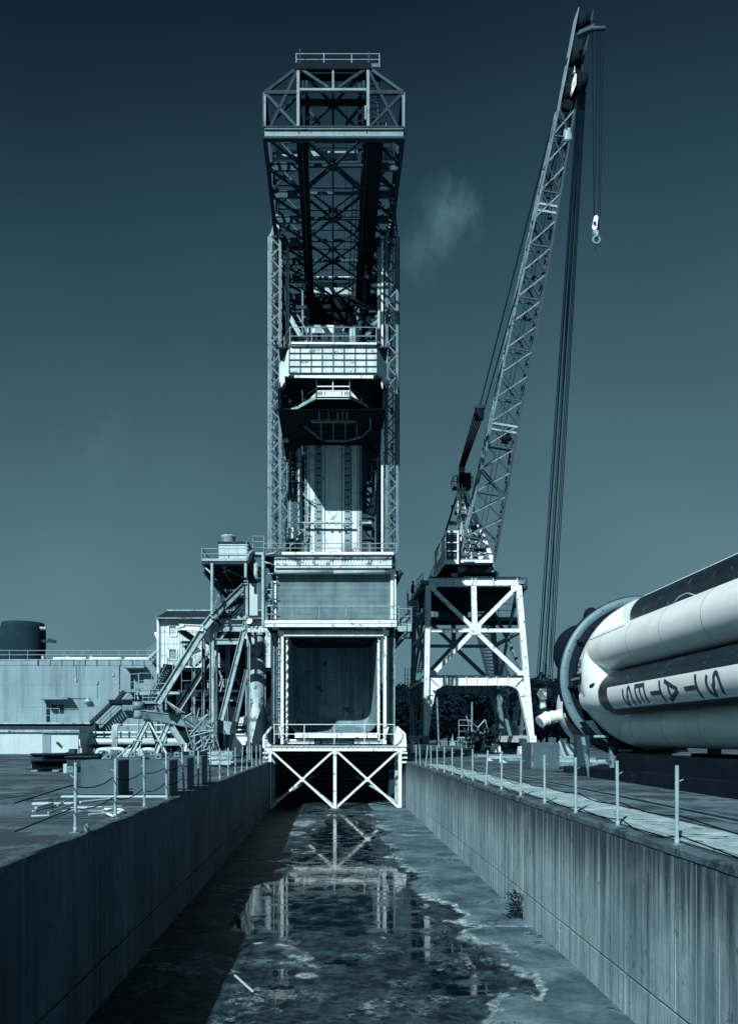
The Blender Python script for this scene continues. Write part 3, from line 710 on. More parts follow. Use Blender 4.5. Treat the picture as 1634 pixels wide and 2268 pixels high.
# ---- portal round the bucket
po = part('portal_frame', tw)
Yp = 53.6
zb0 = zpt+.15
zl = T5(0, 182, Yp).z; zt_ = T5(0, 122, Yp).z
for x0, x1 in ((310, 338), (1280, 1308)): pbox('portal_post', (860+x0/2.7233)/1.5667, 1450, (860+x1/2.7233)/1.5667, 1648, Yp, Yp+.4, WHITE, po)
for x0, x1 in ((286, 341), (1278, 1334)): pbox('portal_cap', (860+x0/2.7233)/1.5667, (2140+125/2.7233)/1.5667, (860+x1/2.7233)/1.5667, (2140+178/2.7233)/1.5667, Yp-.02, Yp+.5, WHITE, po)
for x0, x1 in ((314, 338), (1284, 1310)): pbox('portal_post', (860+x0/2.7233)/1.5667, (2140+178/2.7233)/1.5667, (860+x1/2.7233)/1.5667, 1450, Yp+.02, Yp+.4, WHITE, po)
tube('lintel_pipe', T5(341, 153, Yp+.35), T5(1279, 153, Yp+.35), .62, GALV, po)
mem('lintel_plate', T5(341, 181, Yp), T5(1279, 181, Yp), .07, .5, WHITE, po)
tube('stand_pipe', T5(258, 1190, Yp+1.0), T5(258, 160, Yp+1.0), .5, STEEL, po); tube('stand_pipe', T5(1356, 1190, Yp+1.0), T5(1356, 160, Yp+1.0), .38, STEEL, po)
tube('thin_pipe', T5(296, 1150, Yp+.2), T5(296, 180, Yp+.2), .09, GALV, po); tube('thin_pipe', T5(1326, 1150, Yp+.2), T5(1326, 180, Yp+.2), .1, DARKST, po)
tube('thin_pipe', T5(1385, 1100, Yp+.2), T5(1385, 110, Yp+.2), .07, GALV, po); tube('thin_pipe', T5(232, 1040, Yp+.4), T5(232, 180, Yp+.4), .1, DARKST, po)
for x, s in ((300, 1), (1325, -1)): mem('knee_brace', T5(x, 1040, Yp-.1), T5(x+s*32, 1150, Yp-.1), .1, .1, WHITE, po)
for z in range(14): mem('pipe_bracket', T5(284, 240+z*58, Yp+.1), T5(306, 240+z*58, Yp+.1), .06, .12, GALV, po)
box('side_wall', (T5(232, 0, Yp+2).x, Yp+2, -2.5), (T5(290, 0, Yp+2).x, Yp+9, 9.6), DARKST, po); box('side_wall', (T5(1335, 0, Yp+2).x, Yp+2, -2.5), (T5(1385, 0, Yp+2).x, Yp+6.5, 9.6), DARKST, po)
# ---- balcony below the roller door
ba = part('balcony', tw)
Yv = 53.0
za, zc = T4(0, 935, Yv).z, T4(0, 978, Yv).z
x0, x1 = T4(110, 0, Yv).x, T4(1447, 0, Yv).x
box('balcony_beam', (x0, Yv, zc), (x1, Yv+.18, za-.06), WHITE, ba); box('toe_plate', (x0, Yv-.05, za-.06), (x1, Yv, za+.14), WHITE, ba)
box('beam_flange', (x0, Yv-.1, zc-.03), (x1, Yv+.3, zc), STEEL, ba)
box('balcony_floor', (x0, Yv+.19, zc+.25), (x1, Yv+2.4, zc+.3), DARKST, ba)
for i in range(6): mem('floor_bearer', (x0+.2+i*(x1-x0-.4)/5, Yv+.2, zc+.1), (x0+.2+i*(x1-x0-.4)/5, Yv+9, zc+.1), .12, .3, DARKST, ba, ref=ZA)
railing(ba, [(x0+.1, Yv+.03, za), (x1+.15, Yv+.03, za)], 1.1, 1.9, RAILG, .05)
for x in (210, 802, 1395):
    for dx in (-9, 0, 9):
        for dy in (-7, 7): tube('bolt', T4(x+dx, 955+dy, Yv-.02), T4(x+dx, 955+dy, Yv), .045, DARKST, ba)
# ---- roller door storey
dr = part('roller_door', tw)
Yd = 54.2
dx0, dx1 = T4(232, 0, Yd).x, T4(1383, 0, Yd).x
dz0, dz1 = T4(0, 918, Yd).z, T4(0, 440, Yd).z
ns = 39; sh = (dz1-dz0)/ns
bm = bmesh.new(); pr = [(0, 0), (-.05, .2), (-.06, .45), (-.035, .75), (.03, .9), (.03, 1.0)]
vs = [(bm.verts.new((0, y, z*sh)), bm.verts.new((dx1-dx0, y, z*sh))) for y, z in pr]
for a, b in zip(vs, vs[1:]): bm.faces.new((a[0], a[1], b[1], b[0])).smooth = True
bm.normal_update(); me = bpy.data.meshes.new('shutter_slat'); bm.to_mesh(me); bm.free(); me.materials.append(DOORG)
for i in range(ns): link(bpy.data.objects.new('slat', me), dr, Matrix.Translation((dx0, Yd+.002*(i % 2), dz0+i*sh)))
box('door_backing', (dx0, Yd+.1, dz0), (dx1, Yd+.14, dz1+.6), DARKST, dr)
for x0_, x1_ in ((198, 230), (1385, 1412), (1425, 1440)):
    box('guide_rail', (T4(x0_, 0, Yd-.2).x, Yd-.2, dz0), (T4(x1_, 0, Yd-.2).x, Yd+.1, T4(0, 270 if x0_ > 1300 else 520, Yd).z), WHITE, dr)
for k in range(11): tube('bolt', T4(217, 560+k*35, Yd-.22), T4(217, 560+k*35, Yd-.2), .06, DARKST, dr)
for k in range(13): tube('bolt', T4(1395, 480+k*35, Yd-.22), T4(1395, 480+k*35, Yd-.2), .05, DARKST, dr)
xh0, xm, xh1 = T4(215, 0, 53.7).x, T4(806, 0, 53.7).x, T4(1392, 0, 53.7).x
def hood(x0_, x1_, zt, zb_):
    rr = (zt-zb_)/2; pr = []
    return lathe('hood', [(0, rr), (x1_-x0_, rr)], (x0_, Yd-.6, (zt+zb_)/2), (1, 0, 0), DRUM, dr, 20, True, cap=True)
hood(xh0, xm-.01, T4(0, 380, 53.7).z, T4(0, 446, 53.7).z); hood(xm+.01, xh1, T4(0, 384, 53.7).z, T4(0, 444, 53.7).z-.02)
mem('hood_angle', T4(215, 373, Yd-.92), T4(1397, 373, Yd-.92), .13, .12, DRUM, dr)
zc0, zc1 = T4(0, 366, Yd-.5).z, T4(0, 268, Yd-.5).z
for i in range(4):
    xa, xb = T4(212+i*296.5, 0, Yd-.5).x, T4(212+(i+1)*296.5, 0, Yd-.5).x
    corrugated('corrugated_sheet', (xa+.01, Yd-.82-.01*(i % 2), zc0), (xb-xa-.02, 0, 0), (0, 0, zc1-zc0), .2, .05, PEEL, dr)
box('soffit', (dx0-.3, Yd-.78, zc0-.05), (dx1+.3, Yd+.1, zc0), DARKST, dr)
sw = part('door_storey', tw)
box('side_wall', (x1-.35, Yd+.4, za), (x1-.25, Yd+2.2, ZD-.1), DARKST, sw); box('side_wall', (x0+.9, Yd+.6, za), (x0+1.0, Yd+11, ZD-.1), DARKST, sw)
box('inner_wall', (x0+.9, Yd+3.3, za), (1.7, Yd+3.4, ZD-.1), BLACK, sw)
mem('corner_pipe', T4(97, 985, Yv), T4(97, 250, Yv), .22, .22, GALV, sw, 'tube'); tube('corner_pipe', T4(113, 985, Yv+.3), T4(113, 250, Yv+.3), .12, GALV, sw)
for i in range(3): mem('cross_bar', T4(103, 440+i*160, Yv+.3), T4(200, 440+i*160, Yv+.3), .06, .06, GALV, sw)
tube('thin_pipe', T4(182, 500, Yv+.8), T4(182, 915, Yv+.8), .14, GALV, sw)
lathe('gauge_drum', [(0, .02), (0, .25), (.15, .27), (.3, .2)], T4(150, 683, Yv+.4), (0, 1, 0), GALV, sw, 16)
for k in range(5): tube('gauge_spoke', T4(150, 683, Yv+.36), T4(150+24*math.cos(k*1.26), 683+24*math.sin(k*1.26), Yv+.36), .05, DARKST, sw)
for i, (x, y, s) in enumerate(((160, 780, .3), (158, 870, .4), (140, 600, .3), (170, 560, .25))): bvbox('junction_box', T4(x, y, Yv+.8)-V((s/2, 0, s)), T4(x, y, Yv+.8)+V((s/2, .3, s*.6)), STEEL if i % 2 else DARKST, sw, .02, 1)
box('wall_panel', T4(112, 380, Yv+.6), T4(165, 265, Yv+.8), BLACK, sw); pipe('bent_pipe', [T4(105, 322, Yv), T4(160, 335, Yv), T4(205, 350, Yv+.4)], .12, GALV, sw, 6, .1)
pipe('vent_pipe', [T4(24, 340, Yv+1), T4(24, 480, Yv+1), T4(80, 510, Yv+1.5)], .28, GALV, sw, 8, .3); pipe('vent_pipe', [T4(24, 345, Yv+1), T4(85, 410, Yv+2)], .26, GALV, sw, 8)
prism('waste_chute', [T4(1442, 410, Yv+1.5), T4(1485, 408, Yv+1.5), T4(1500, 440, Yv+1.5), T4(1490, 480, Yv+1.5), T4(1442, 570, Yv+1.5)], (0, 1.2, 0), DARKST, sw)
tube('chute_mouth', T4(1455, 425, Yv+1.2), T4(1490, 465, Yv+1.2), .5, DARKST, sw)
# roof deck
rf = part('roof_deck', tw)
Yr = 53.2
rx0, rx1 = T4(105, 0, Yr).x, T4(1440, 0, Yr).x
zr = T4(0, 232, Yr).z; ZD = zr
box('roof_slab', (rx0, Yr+.08, zr-.2), (2.2, Yr+14, zr-.06), DARKST, rf); box('roof_slab', (3.302, Yr+.08, zr-.2), (rx1, Yr+3.8, zr-.06), DARKST, rf); box('roof_slab', (2.202, Yr+.08, zr-.2), (3.3, Yr+2.0, zr-.06), DARKST, rf)
box('roof_edge', (T4(285, 0, Yr).x, Yr-.05, zr-.1), (T4(1418, 0, Yr).x, Yr+.12, zr+.07), WHITE, rf)
box('gutter', (rx0, Yr-.12, zr-.24), (rx1, Yr-.06, zr-.13), DARKST, rf)
railing(rf, [(rx0, Yr+9, zr), (rx0, Yr, zr), (rx1, Yr, zr), (rx1, Yr+3.7, zr)], T4(0, 130, Yr).z-zr, 1.65, RAILG, .05)
def vent(cx, top, bot, w_, Y):
    p = T4(cx, bot, Y); r = w_/2.918/1.5667/F*Y/2
    lathe('roof_vent', [(0, r), (T4(0, top, Y).z-p.z, r), (T4(0, top, Y).z-p.z+.03, r*.9), (T4(0, top, Y).z-p.z+.03, .01)], p-V((0, 0, .6)), (0, 0, 1), GALV, rf, 20)
vent(816, 133, 200, 72, Yr+2); vent(1140, 178, 215, 60, Yr+2.2); vent(492, 172, 215, 80, Yr+3)
pipe('roof_pipe', [T4(120, 250, Yr+.2), T4(200, 235, Yr+.2), T4(260, 200, Yr+1)], .16, GALV, rf, 6)
o = tuft('roof_weeds', T4(965, 232, Yr+.8), 140, 1.1, .5, GRASSM, 'weeds growing on the tower roof deck between the two vent stubs', 'plant')
# ---- central column
co_ = part('column', tw)
Yc = 58.0
czb, czt = ZD-.3, 31.0
cx = lambda x: T3(x, 0, Yc).x
box('column_shaft', (cx(520), Yc, czb), (cx(1092), Yc+5, czt), CONCC, co_)
for a, b, nr in ((618, 692, 2), (918, 994, 2)):
    box('column_strip', (cx(a), Yc-.03, czb), (cx(b), Yc, czt), STRIP, co_)
    for k in range(15):
        z = T3(0, 1520-k*73, Yc).z
        for x in (a+32, a+54) if a < 700 else (a+20, a+42): tube('bolt', (cx(x), Yc-.05, z), (cx(x), Yc-.028, z), .13, BLACK, co_)
for x in (522, 1066): box('edge_angle', (cx(x), Yc-.02, czb), (cx(x+22), Yc, czt), STEEL, co_)
for x in (532, 624, 986, 1077):
    for k in range(26): tube('rivet', (cx(x), Yc-.045, T3(0, 1540-k*36, Yc).z), (cx(x), Yc-.02, T3(0, 1540-k*36, Yc).z), .08, BLACK, co_)
for x in (560, 716, 890, 1048): box('column_joint', (cx(x), Yc-.012, czb), (cx(x)+.05, Yc-.002, czt-4), DARKST, co_)
mem('cable_run', (cx(552), Yc-.04, czb), (cx(566), Yc-.04, T3(0, 1050, Yc).z), .16, .04, mat('ivy_stain', .03, .8, .5, 6, rust=.4, rg=.3, rscale=6), co_)
tube('spray_bar', T3(495, 1268, Yc-.5), T3(1010, 1270, Yc-.5), .16, GALV, co_)
for x in (617, 763, 838, 905): mem('spray_nozzle', T3(x, 1272, Yc-.5), T3(x, 1296, Yc-.5), .12, .12, GALV, co_)
for x in (600, 900): tube('bar_bracket', T3(x, 1268, Yc-.5), T3(x, 1268, Yc), .1, GALV, co_)
# left riser pipe and platforms beside the column
sd = part('riser', tw)
tube('riser_pipe', T3(465, 1560, Yc), T3(465, 520, Yc), .34, GALV, sd); tube('riser_pipe', T3(490, 1450, Yc+.3), T3(490, 900, Yc+.3), .2, STEEL, sd)
for y in (610, 650, 715, 870, 900): mem('pipe_clamp', T3(395, y, Yc), T3(515, y, Yc), .12, .3, DARKST, sd)
for k in range(11): box('side_cleat', T3(498, 540+k*80, Yc+.2), T3(520, 500+k*80, Yc+.5), DARKST, sd)
mem('strut', T3(480, 950, Yc), T3(560, 1040, Yc-.3), .1, .1, STEEL, sd); mem('strut', T3(560, 1030, Yc-.3), T3(620, 1075, Yc-.3), .08, .08, STEEL, sd)
mem('strut', T3(415, 600, Yc), T3(515, 690, Yc), .12, .12, DARKST, sd); mem('strut', T3(400, 870, Yc), T3(460, 930, Yc), .1, .1, DARKST, sd)
box('hanging_panel', T3(338, 960, Yc+.5), T3(385, 675, Yc+1.5), DARKST, sd); box('panel_floor', T3(335, 968, Yc+.4), T3(455, 940, Yc+2.5), DARKST, sd)
railing(sd, [T3(340, 940, Yc+.4), T3(440, 940, Yc+.4)], 2.0, .6, RAILG, .05, 2)
railing(sd, [T3(385, 860, Yc+.4), T3(515, 860, Yc+.4)], 1.1, .6, RAILG, .05, 1)
box('valve_floor', T3(318, 1425, Yc-1), T3(450, 1405, Yc+1.5), WHITE, sd); railing(sd, [T3(322, 1405, Yc-1), T3(515, 1405, Yc-1)], 1.0, .9, RAILG, .05, 1)
mem('strut', T3(330, 1430, Yc-1), T3(420, 1500, Yc-.5), .1, .1, GALV, sd); mem('strut', T3(450, 1425, Yc-1), T3(330, 1540, Yc-1), .1, .1, GALV, sd)
box('valve_body', T3(330, 1540, Yc-.6), T3(450, 1430, Yc+.3), DARKST, sd)
mem('strut', T3(440, 1400, Yc-.8), T3(515, 1330, Yc-.8), .07, .07, GALV, sd)
ladder(sd, T3(400, 1400, Yc+1), T3(400, 520, Yc+1), .42, GALV, name='side_ladder', step=.33)
# right: dark stair tower
st = part('stair_tower', tw)
box('stair_wall', (cx(1096), Yc+.2, czb), (cx(1150), Yc+1.0, czt-8), DARKST, st)
for k in range(11): box('tread', T3(1160+k*5.5, 1170-k*20, Yc+.3), T3(1225+k*1.5, 1160-k*20, Yc+.7), GALV, st)
mem('stringer', T3(1150, 1190, Yc+.4), T3(1210, 930, Yc+.4), .1, .3, DARKST, st); mem('stringer', T3(1228, 1200, Yc+.4), T3(1250, 880, Yc+.4), .1, .3, DARKST, st)
railing(st, [T3(1195, 870, Yc+.4), T3(1252, 850, Yc+.4)], 1.7, .7, RAILG, .06, 1)
mem('stair_post', T3(1208, 1560, Yc+.5), T3(1212, 480, Yc+.5), .22, .22, DARKST, st); mem('stair_post', T3(1130, 1560, Yc+.5), T3(1130, 480, Yc+.5), .2, .2, DARKST, st)
for k in range(9): mem('landing', T3(1096, 560+k*110, Yc+.4), T3(1210, 560+k*110, Yc+.4), .1, .6, DARKST, st)
for k in range(8): mem('brace', T3(1100, 560+k*110, Yc+.4), T3(1205, 670+k*110, Yc+.4), .12, .1, DARKST, st)
mem('landing', T3(1096, 1288, Yc), T3(1190, 1288, Yc), .14, 1.2, GALV, st); box('stair_panel', T3(1130, 1270, Yc+.3), T3(1185, 1210, Yc+.6), STEEL, st)
pipe('hooked_pipe', [T3(1200, 490, Yc), T3(1236, 500, Yc), T3(1238, 570, Yc), T3(1215, 585, Yc)], .14, DARKST, st, 6, .3); pipe('hooked_pipe', [T3(297, 440, Yc), T3(297, 580, Yc), T3(335, 582, Yc)], .16, DARKST, sd, 6, .2)
# ---- lattice masts
def mast(Ym, xa, xb, z0, z1, name='lattice_mast', bay=.72, dep=.85, cap=True):
    m_ = part(name, tw)
    ys = (Ym, Ym+dep)
    for x in (xa, xb):
        for y in ys:
            o = mem('chord', (x, y, z0), (x, y, z1), .17, .17, MASTG, m_, 'angle')
    n = int((z1-z0)/bay); b = (z1-z0)/n
    for i in range(n):
        za_, zb_ = z0+i*b, z0+(i+1)*b
        p, q = (xa, xb) if i % 2 else (xb, xa)
        mem('lacing', (p, Ym-.05, za_), (q, Ym-.05, zb_), .075, .03, MASTG, m_); mem('lacing', (q, Ym+dep+.05, za_), (p, Ym+dep+.05, zb_), .09, .03, STEEL, m_)
        for x, s in ((xa, -.05), (xb, .05)):
            u, v_ = (ys if i % 2 else ys[::-1])
            mem('lacing', (x+s, u, za_), (x+s, v_, zb_), .07, .03, MASTG, m_, ref=XA)
    xm_ = (xa+xb)/2; ym_ = Ym+dep/2
    if cap:
        for x in (xa, xb):
            for y in ys:
                mem('cap_leg', (x, y, z1), (xm_+(x-xm_)*.28, ym_+(y-ym_)*.3, z1+1.35), .16, .14, GALV, m_)
        for y in ys: mem('cap_tie', (xa, y, z1), (xb, y, z1), .12, .1, DARKST, m_)
        box('cap_head', (xm_-.25, ym_-.3, z1+1.3), (xm_+.25, ym_+.3, z1+1.6), GALV, m_)
        for x in (xa-.03, xb+.03): mem('guy_strut', (x, Ym, z1), (x+(xm_-x)*.55, Ym, z1+2.6), .08, .08, DARKST, m_)
    for i in range(7):
        z = z0+2+i*(z1-z0-4)/7; box('mast_fitting', (xm_-.05, Ym+.3, z), (xm_+.12, Ym+.6, z+.35), DARKST, m_)
    tube('mast_cable', (xm_+.1, Ym+.4, z0), (xm_+.1, Ym+.4, z1), .07, DARKST, m_)
    for s in (-1, 1): mem('mast_foot', (xm_+s*(xb-xa)/2, Ym, z0), (xm_+s*.15, Ym+.4, z0-.9), .16, .3, STEEL, m_)
    return m_
ZM1 = T2(0, 180, 55.).z
XA1, XA2 = T2(168, 0, 55.).x, T2(268, 0, 55.).x; XB1, XB2 = T2(1347, 0, 55.).x, T2(1450, 0, 55.).x
mast(55., XA1, XA2, ZD+.7, ZM1); mast(55., XB1, XB2, ZD+.7, ZM1)
tube('mast_riser', (XB1-.3, 55.0, ZD), (XB1-.3, 55., ZM1), .16, WHITE, st); tube('mast_riser', (XA1-.12, 55.0, ZD), (XA1-.12, 55., ZM1), .07, GALV, sd); tube('mast_riser', (XB2+.14, 55.0, ZD+6), (XB2+.14, 55., ZM1), .08, DARKST, st)
mast(66., XA1, XA2, ZD, 35.0, 'rear_mast', 1.0, .85, False); mast(66., XB1, XB2, ZD, 35.0, 'rear_mast', 1.0, .85, False)
# ---- work platforms
wp = part('work_platform', tw)
Yw = 51.0
px0, px1, pz1, pz0 = T5b(108, 0, Yw).x, T5b(1490, 0, Yw).x, T5b(0, 108, Yw).z, T5b(0, 525, Yw).z
for i in range(8):
    for j in range(4):
        xa, xb = px0+(px1-px0)*i/8, px0+(px1-px0)*(i+1)/8; z0_, z1_ = pz0+(pz1-pz0)*j/4, pz0+(pz1-pz0)*(j+1)/4
        corrugated('cladding_panel', (xa+.02, Yw, z0_+.02), (xb-xa-.04, 0, 0), (0, 0, z1_-z0_-.04), .075, .02, CORR, wp)
for i in range(9): mem('cladding_bar', (px0+(px1-px0)*i/8, Yw-.03, pz0), (px0+(px1-px0)*i/8, Yw-.03, pz1), .05, .05, DARKST, wp)
for j in range(5): mem('cladding_bar', (px0, Yw-.035, pz0+(pz1-pz0)*j/4), (px1, Yw-.035, pz0+(pz1-pz0)*j/4), .06, .05, DARKST, wp)
box('cladding_back', (px0, Yw+.03, pz0), (px1, Yw+.1, pz1), DARKST, wp)
for s, x in ((-1, px0), (1, px1)):
    q = V((x+s*.75, Yw+2.2, 0)); d = q-V((x, Yw, 0))
    if s < 0: corrugated('chamfer_panel', (q.x, q.y, pz0-.1), (x-q.x, Yw-q.y, 0), (0, 0, pz1-pz0), .09, .02, CORR, wp)
    else: corrugated('chamfer_panel', (x, Yw, pz0-.1), (q.x-x, q.y-Yw, 0), (0, 0, pz1-pz0), .09, .02, CORR, wp)
    corrugated('side_panel', (q.x, q.y if s > 0 else q.y+9, pz0-.1), (0, 9 if s > 0 else -9, 0), (0, 0, pz1-pz0), .12, .02, CORR, wp)
    box('side_backing', (q.x-s*.06, q.y, pz0-.1), (q.x-s*.14, q.y+9, pz1-.1), DARKST, wp)
mem('top_coping', T5b(140, 62, Yw-.1), T5b(1475, 72, Yw-.1), .12, .3, WHITE, wp); mem('top_coping', T5b(140, 92, Yw-.06), T5b(1470, 92, Yw-.06), .1, .2, GALV, wp)
mem('lower_beam', T5b(188, 564, Yw+.1), T5b(1428, 574, Yw+.1), .27, .12, WHITE, wp)
fy = Yw+1.0
zf = pz0-.25
box('platform_strip', (px0-.3, Yw+.12, zf), (px1+.3, Yw+1.9, zf+.12), BLACK, wp)
for s, a, b in ((-1, px0-.75, -2.0), (1, 2.15, px1+.75)): box('platform_side', (a, Yw+1.9, zf), (b, Yw+12, zf+.12), BLACK, wp)
prism('platform_corner', [(-1.9, Yw+1.9, zf), (-.9, Yw+1.9, zf), (-1.9, Yw+4.2, zf)], (0, 0, .12), BLACK, wp); prism('platform_corner', [(2.1, Yw+1.9, zf), (1.2, Yw+1.9, zf), (2.1, Yw+4.2, zf)], (0, 0, .12), BLACK, wp)
box('platform_rear', (-1.9, Yw+10.2, zf), (2.1, Yw+12, zf+.12), BLACK, wp)
box('roof_plate', (px0-.7, Yw+.2, pz1+.05), (px1+.7, Yw+2.0, pz1+.12), DARKST, wp)
railing(wp, [(px0-.8, Yw+2.4, pz1+.1), (px0+.05, Yw, pz1+.1), (px1-.05, Yw, pz1+.1), (px1+.8, Yw+2.4, pz1+.1)], 1.15, 1.4, RAILG, .05)
# hung balcony and lower ring, seen from below
Yh = 51.3
for x in (538, 795, 1062): tube('hanger', T5b(x, 600, Yh), T5b(x, 905, Yh), .07, WHITE, wp)
mem('hung_edge', T5b(530, 905, Yh), T5b(1065, 905, Yh), .2, .1, WHITE, wp); mem('hung_edge', T5b(560, 938, Yh+.6), T5b(1040, 938, Yh+.6), .06, .1, GALV, wp); mem('hung_edge', T5b(595, 980, Yh+1), T5b(1005, 980, Yh+1), .08, .1, DARKST, wp)
for y in (732, 806): mem('hung_rail', T5b(535, y, Yh), T5b(1062, y, Yh), .06, .06, WHITE, wp)
hz = T5b(0, 915, Yh).z
def hp(x, y, z=None):                         # point on a horizontal plane, from the picture
    z = hz if z is None else z; py = (1180+y/4.539)/1.5667; Y = (z-EYE)*F/(HY-py); return P((980+x/4.539)/1.5667, py, Y)
for s, pts in ((0, [(535, 905), (190, 1098), (40, 1106)]), (1, [(1062, 905), (1420, 1098), (1560, 1106)])):
    q = [hp(*p) for p in pts]
    for a, b in zip(q, q[1:]):
        mem('hung_edge', a, b, .14, .2, GALV if s == 0 else DARKST, wp, ref=ZA)
        for hh in (.55, 1.1): tube('hung_rail', a+ZA*hh, b+ZA*hh, .05, DARKST, wp)
        for k in range(3): tube('hung_post', a.lerp(b, k/2), a.lerp(b, k/2)+ZA*1.6, .05, DARKST, wp)
prism('hung_floor', [hp(535, 905), hp(1062, 905), hp(1420, 1098), hp(1420, 1250), hp(190, 1250), hp(190, 1098)], (0, 0, .06), BLACK, wp)
z2 = 22.4
box('lower_floor', (-3.35, 51.6, z2), (3.35, Yc-.02, z2+.02), BLACK, wp)
for s in (-1, 1):
    box('floor_wing', (s*3.35, Yc-.02, z2), (s*2.2, 66, z2+.1), BLACK, wp)
    corrugated('skirt_panel', (s*3.4, 51.6 if s > 0 else 66, z2), (0, 14.4*s, 0), (0, 0, zf-z2), .2, .04, DARKST, wp); box('skirt_backing', (s*3.34, 51.7, z2+.1), (s*3.28, 66, zf), BLACK, wp)
zr_ = z2-.06
q = [hp(x, y, zr_) for x, y in ((345, 1350), (600, 1560), (690, 1585), (990, 1592), (1240, 1525), (1385, 1400), (1385, 1230))]
for i, (a, b) in enumerate(zip(q, q[1:])): mem('ring_edge', a, b, .12, .1, GALV if 1 < i < 4 else STEEL, wp, ref=ZA)
for x, y0_, y1_ in ((607, 1290, 1570), (800, 1290, 1575), (990, 1290, 1580), (1170, 1290, 1530), (580, 1130, 1250), (727, 1130, 1250), (870, 1130, 1250), (945, 1130, 1250), (1015, 1130, 1250)): mem('floor_rib', hp(x, y0_, zr_), hp(x, y1_, zr_), .07, .08, STEEL, wp, ref=ZA)
mem('ring_beam', hp(450, 1280, zr_), hp(1150, 1280, zr_), .16, .16, TOPW, wp, ref=ZA)
for y in (1430, 1495): mem('floor_rib', hp(430, y, zr_), hp(1200, y, zr_), .05, .06, DARKST, wp, ref=ZA)
tube('drop_pipe', T3(297, 130, 56.5), T3(297, 440, 56.5), .14, GALV, wp); mem('bracket_floor', T3(288, 430, 56.5), T3(352, 430, 56.5), .14, .5, GALV, wp); railing(wp, [T3(292, 425, 56.5), T3(350, 425, 56.5)], 1.9, .9, STEEL, .05)
for y in (175, 250): mem('bracket', T3(1265, y, 56), T3(1310, y-8, 56), .1, .2, GALV, wp)
box('bracket', T3(1280, 310, 58), T3(1305, 285, 58.5), DARKST, wp)
# things on the platform roof
tube('standing_pipe', T2(988, 1262, Yw+1), T2(988, 1115, Yw+1), .24, GALV, wp); tube('standing_pipe', T2(1018, 1262, Yw+1), T2(1018, 1110, Yw+1), .22, GALV, wp)
for y in (1215, 1235, 1255):
    for x in (988, 1018): tube('pipe_collar', T2(x, y, Yw+1), T2(x, y-8, Yw+1), .3, GALV, wp)
bvbox('machine_bed', T2(540, 1250, Yw+1.6), T2(980, 1225, Yw+2.6), DARKST, wp, .03, 1); bvbox('machine_box', T2(640, 1225, Yw+1.6), T2(690, 1185, Yw+2.2), GALV, wp, .03, 1)
for x in (560, 600, 750, 860): bvbox('machine_block', T2(x, 1226, Yw+1.6), T2(x+24, 1212, Yw+2), STEEL, wp, .02, 1)
# ---- upper body behind the platforms
ub = part('upper_body', tw)
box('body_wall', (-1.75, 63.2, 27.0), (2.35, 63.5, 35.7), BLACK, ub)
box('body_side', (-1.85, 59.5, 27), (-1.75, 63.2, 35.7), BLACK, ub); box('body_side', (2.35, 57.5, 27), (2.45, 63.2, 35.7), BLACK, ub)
for x in (342, 1268): tube('corner_pipe', T2(x, 1260, 56), T2(x, 290, 56), .24, GALV, ub)
tube('corner_pipe', T2(497, 1190, 57), T2(497, 640, 57), .16, STEEL, ub)
for x0_, x1_, s in ((352, 480, 1), (1268, 1140, -1)): mem('raker', T2(x0_, 975, 56.5), T2(x1_, 1200, 55.2), .3, .25, GALV if s > 0 else STEEL, ub)
for x0_, x1_ in ((548, 545), (1045, 1085)): mem('body_post', T2(x0_, 900, 60), T2(x1_, 1200, 58), .25, .2, STEEL, ub)
mem('strut', T2(390, 880, 57.5), T2(575, 1205, 56), .09, .09, STEEL, ub); mem('strut', T2(1180, 1010, 59), T2(1085, 1160, 58), .08, .08, STEEL, ub)
for k in range(7): mem('body_tread', T2(395, 970+k*28, 59), T2(530-k*2, 985+k*28, 59), .08, .6, GALV if k % 2 else DARKST, ub)
for s, xx in ((-1, -3.55), (1, 3.85)):
    for k in range(4):
        za_, zb_ = 27.5+k*2.1, 29.6+k*2.1
        for ya, yb in ((57, 60.5), (60.5, 64), (64, 67)):
            mem('body_brace', (xx, ya, za_), (xx, yb, zb_), .16, .14, DARKST, ub, ref=XA); mem('body_brace', (xx, yb, za_), (xx, ya, zb_), .12, .12, DARKST, ub, ref=XA)
        for yy in (57, 60.5, 64): mem('body_beam', (xx, yy, zb_), (xx*.5, yy, zb_), .22, .25, GIRD if k > 1 else DARKST, ub)
        for yy in (58.5, 62): mem('body_brace', (xx, yy, za_), (xx*.5, yy, zb_), .12, .1, GIRD, ub)
    for yy in (57, 60.5, 64, 67): mem('body_post', (xx, yy, ZD if yy > 66 else 25.5), (xx, yy, 35.8), .3, .3, DARKST, ub, 'ibeam')
    prism('haunch', [(xx, 56.4, 28), (xx+s*.35, 56.4, 28), (xx+s*.05, 56.4, 33.5), (xx-s*.1, 56.4, 33.5)], (0, .3, 0), STEEL, ub)
for s in (-1, 1): prism('side_haunch', [T2(650+s*355, 960, 57), T2(650+s*352, 1160, 57), T2(650+s*180, 1260, 57), T2(650+s*300, 1060, 57)], (0, .12, 0), GIRD, ub)
pnl = mat('panel_house', .42, .5, .12, .6, streak=.2)
Yn = 64.0
a, b = T2(606, 815, Yn), T2(985, 640, Yn)
box('house_wall', (a.x, Yn, a.z), (b.x, Yn+3, b.z), pnl, ub); box('house_vent', T2(806, 685, Yn-.05), T2(836, 650, Yn), DARKST, ub)
mem('house_sill', T2(600, 800, Yn-.1), T2(985, 800, Yn-.1), .22, .2, WHITE, ub); mem('house_band', T2(600, 780, Yn-.12), T2(985, 780, Yn-.12), .2, .2, DARKST, ub); mem('house_eave', T2(590, 612, Yn-.3), T2(1015, 612, Yn-.3), .3, .3, WHITE, ub)
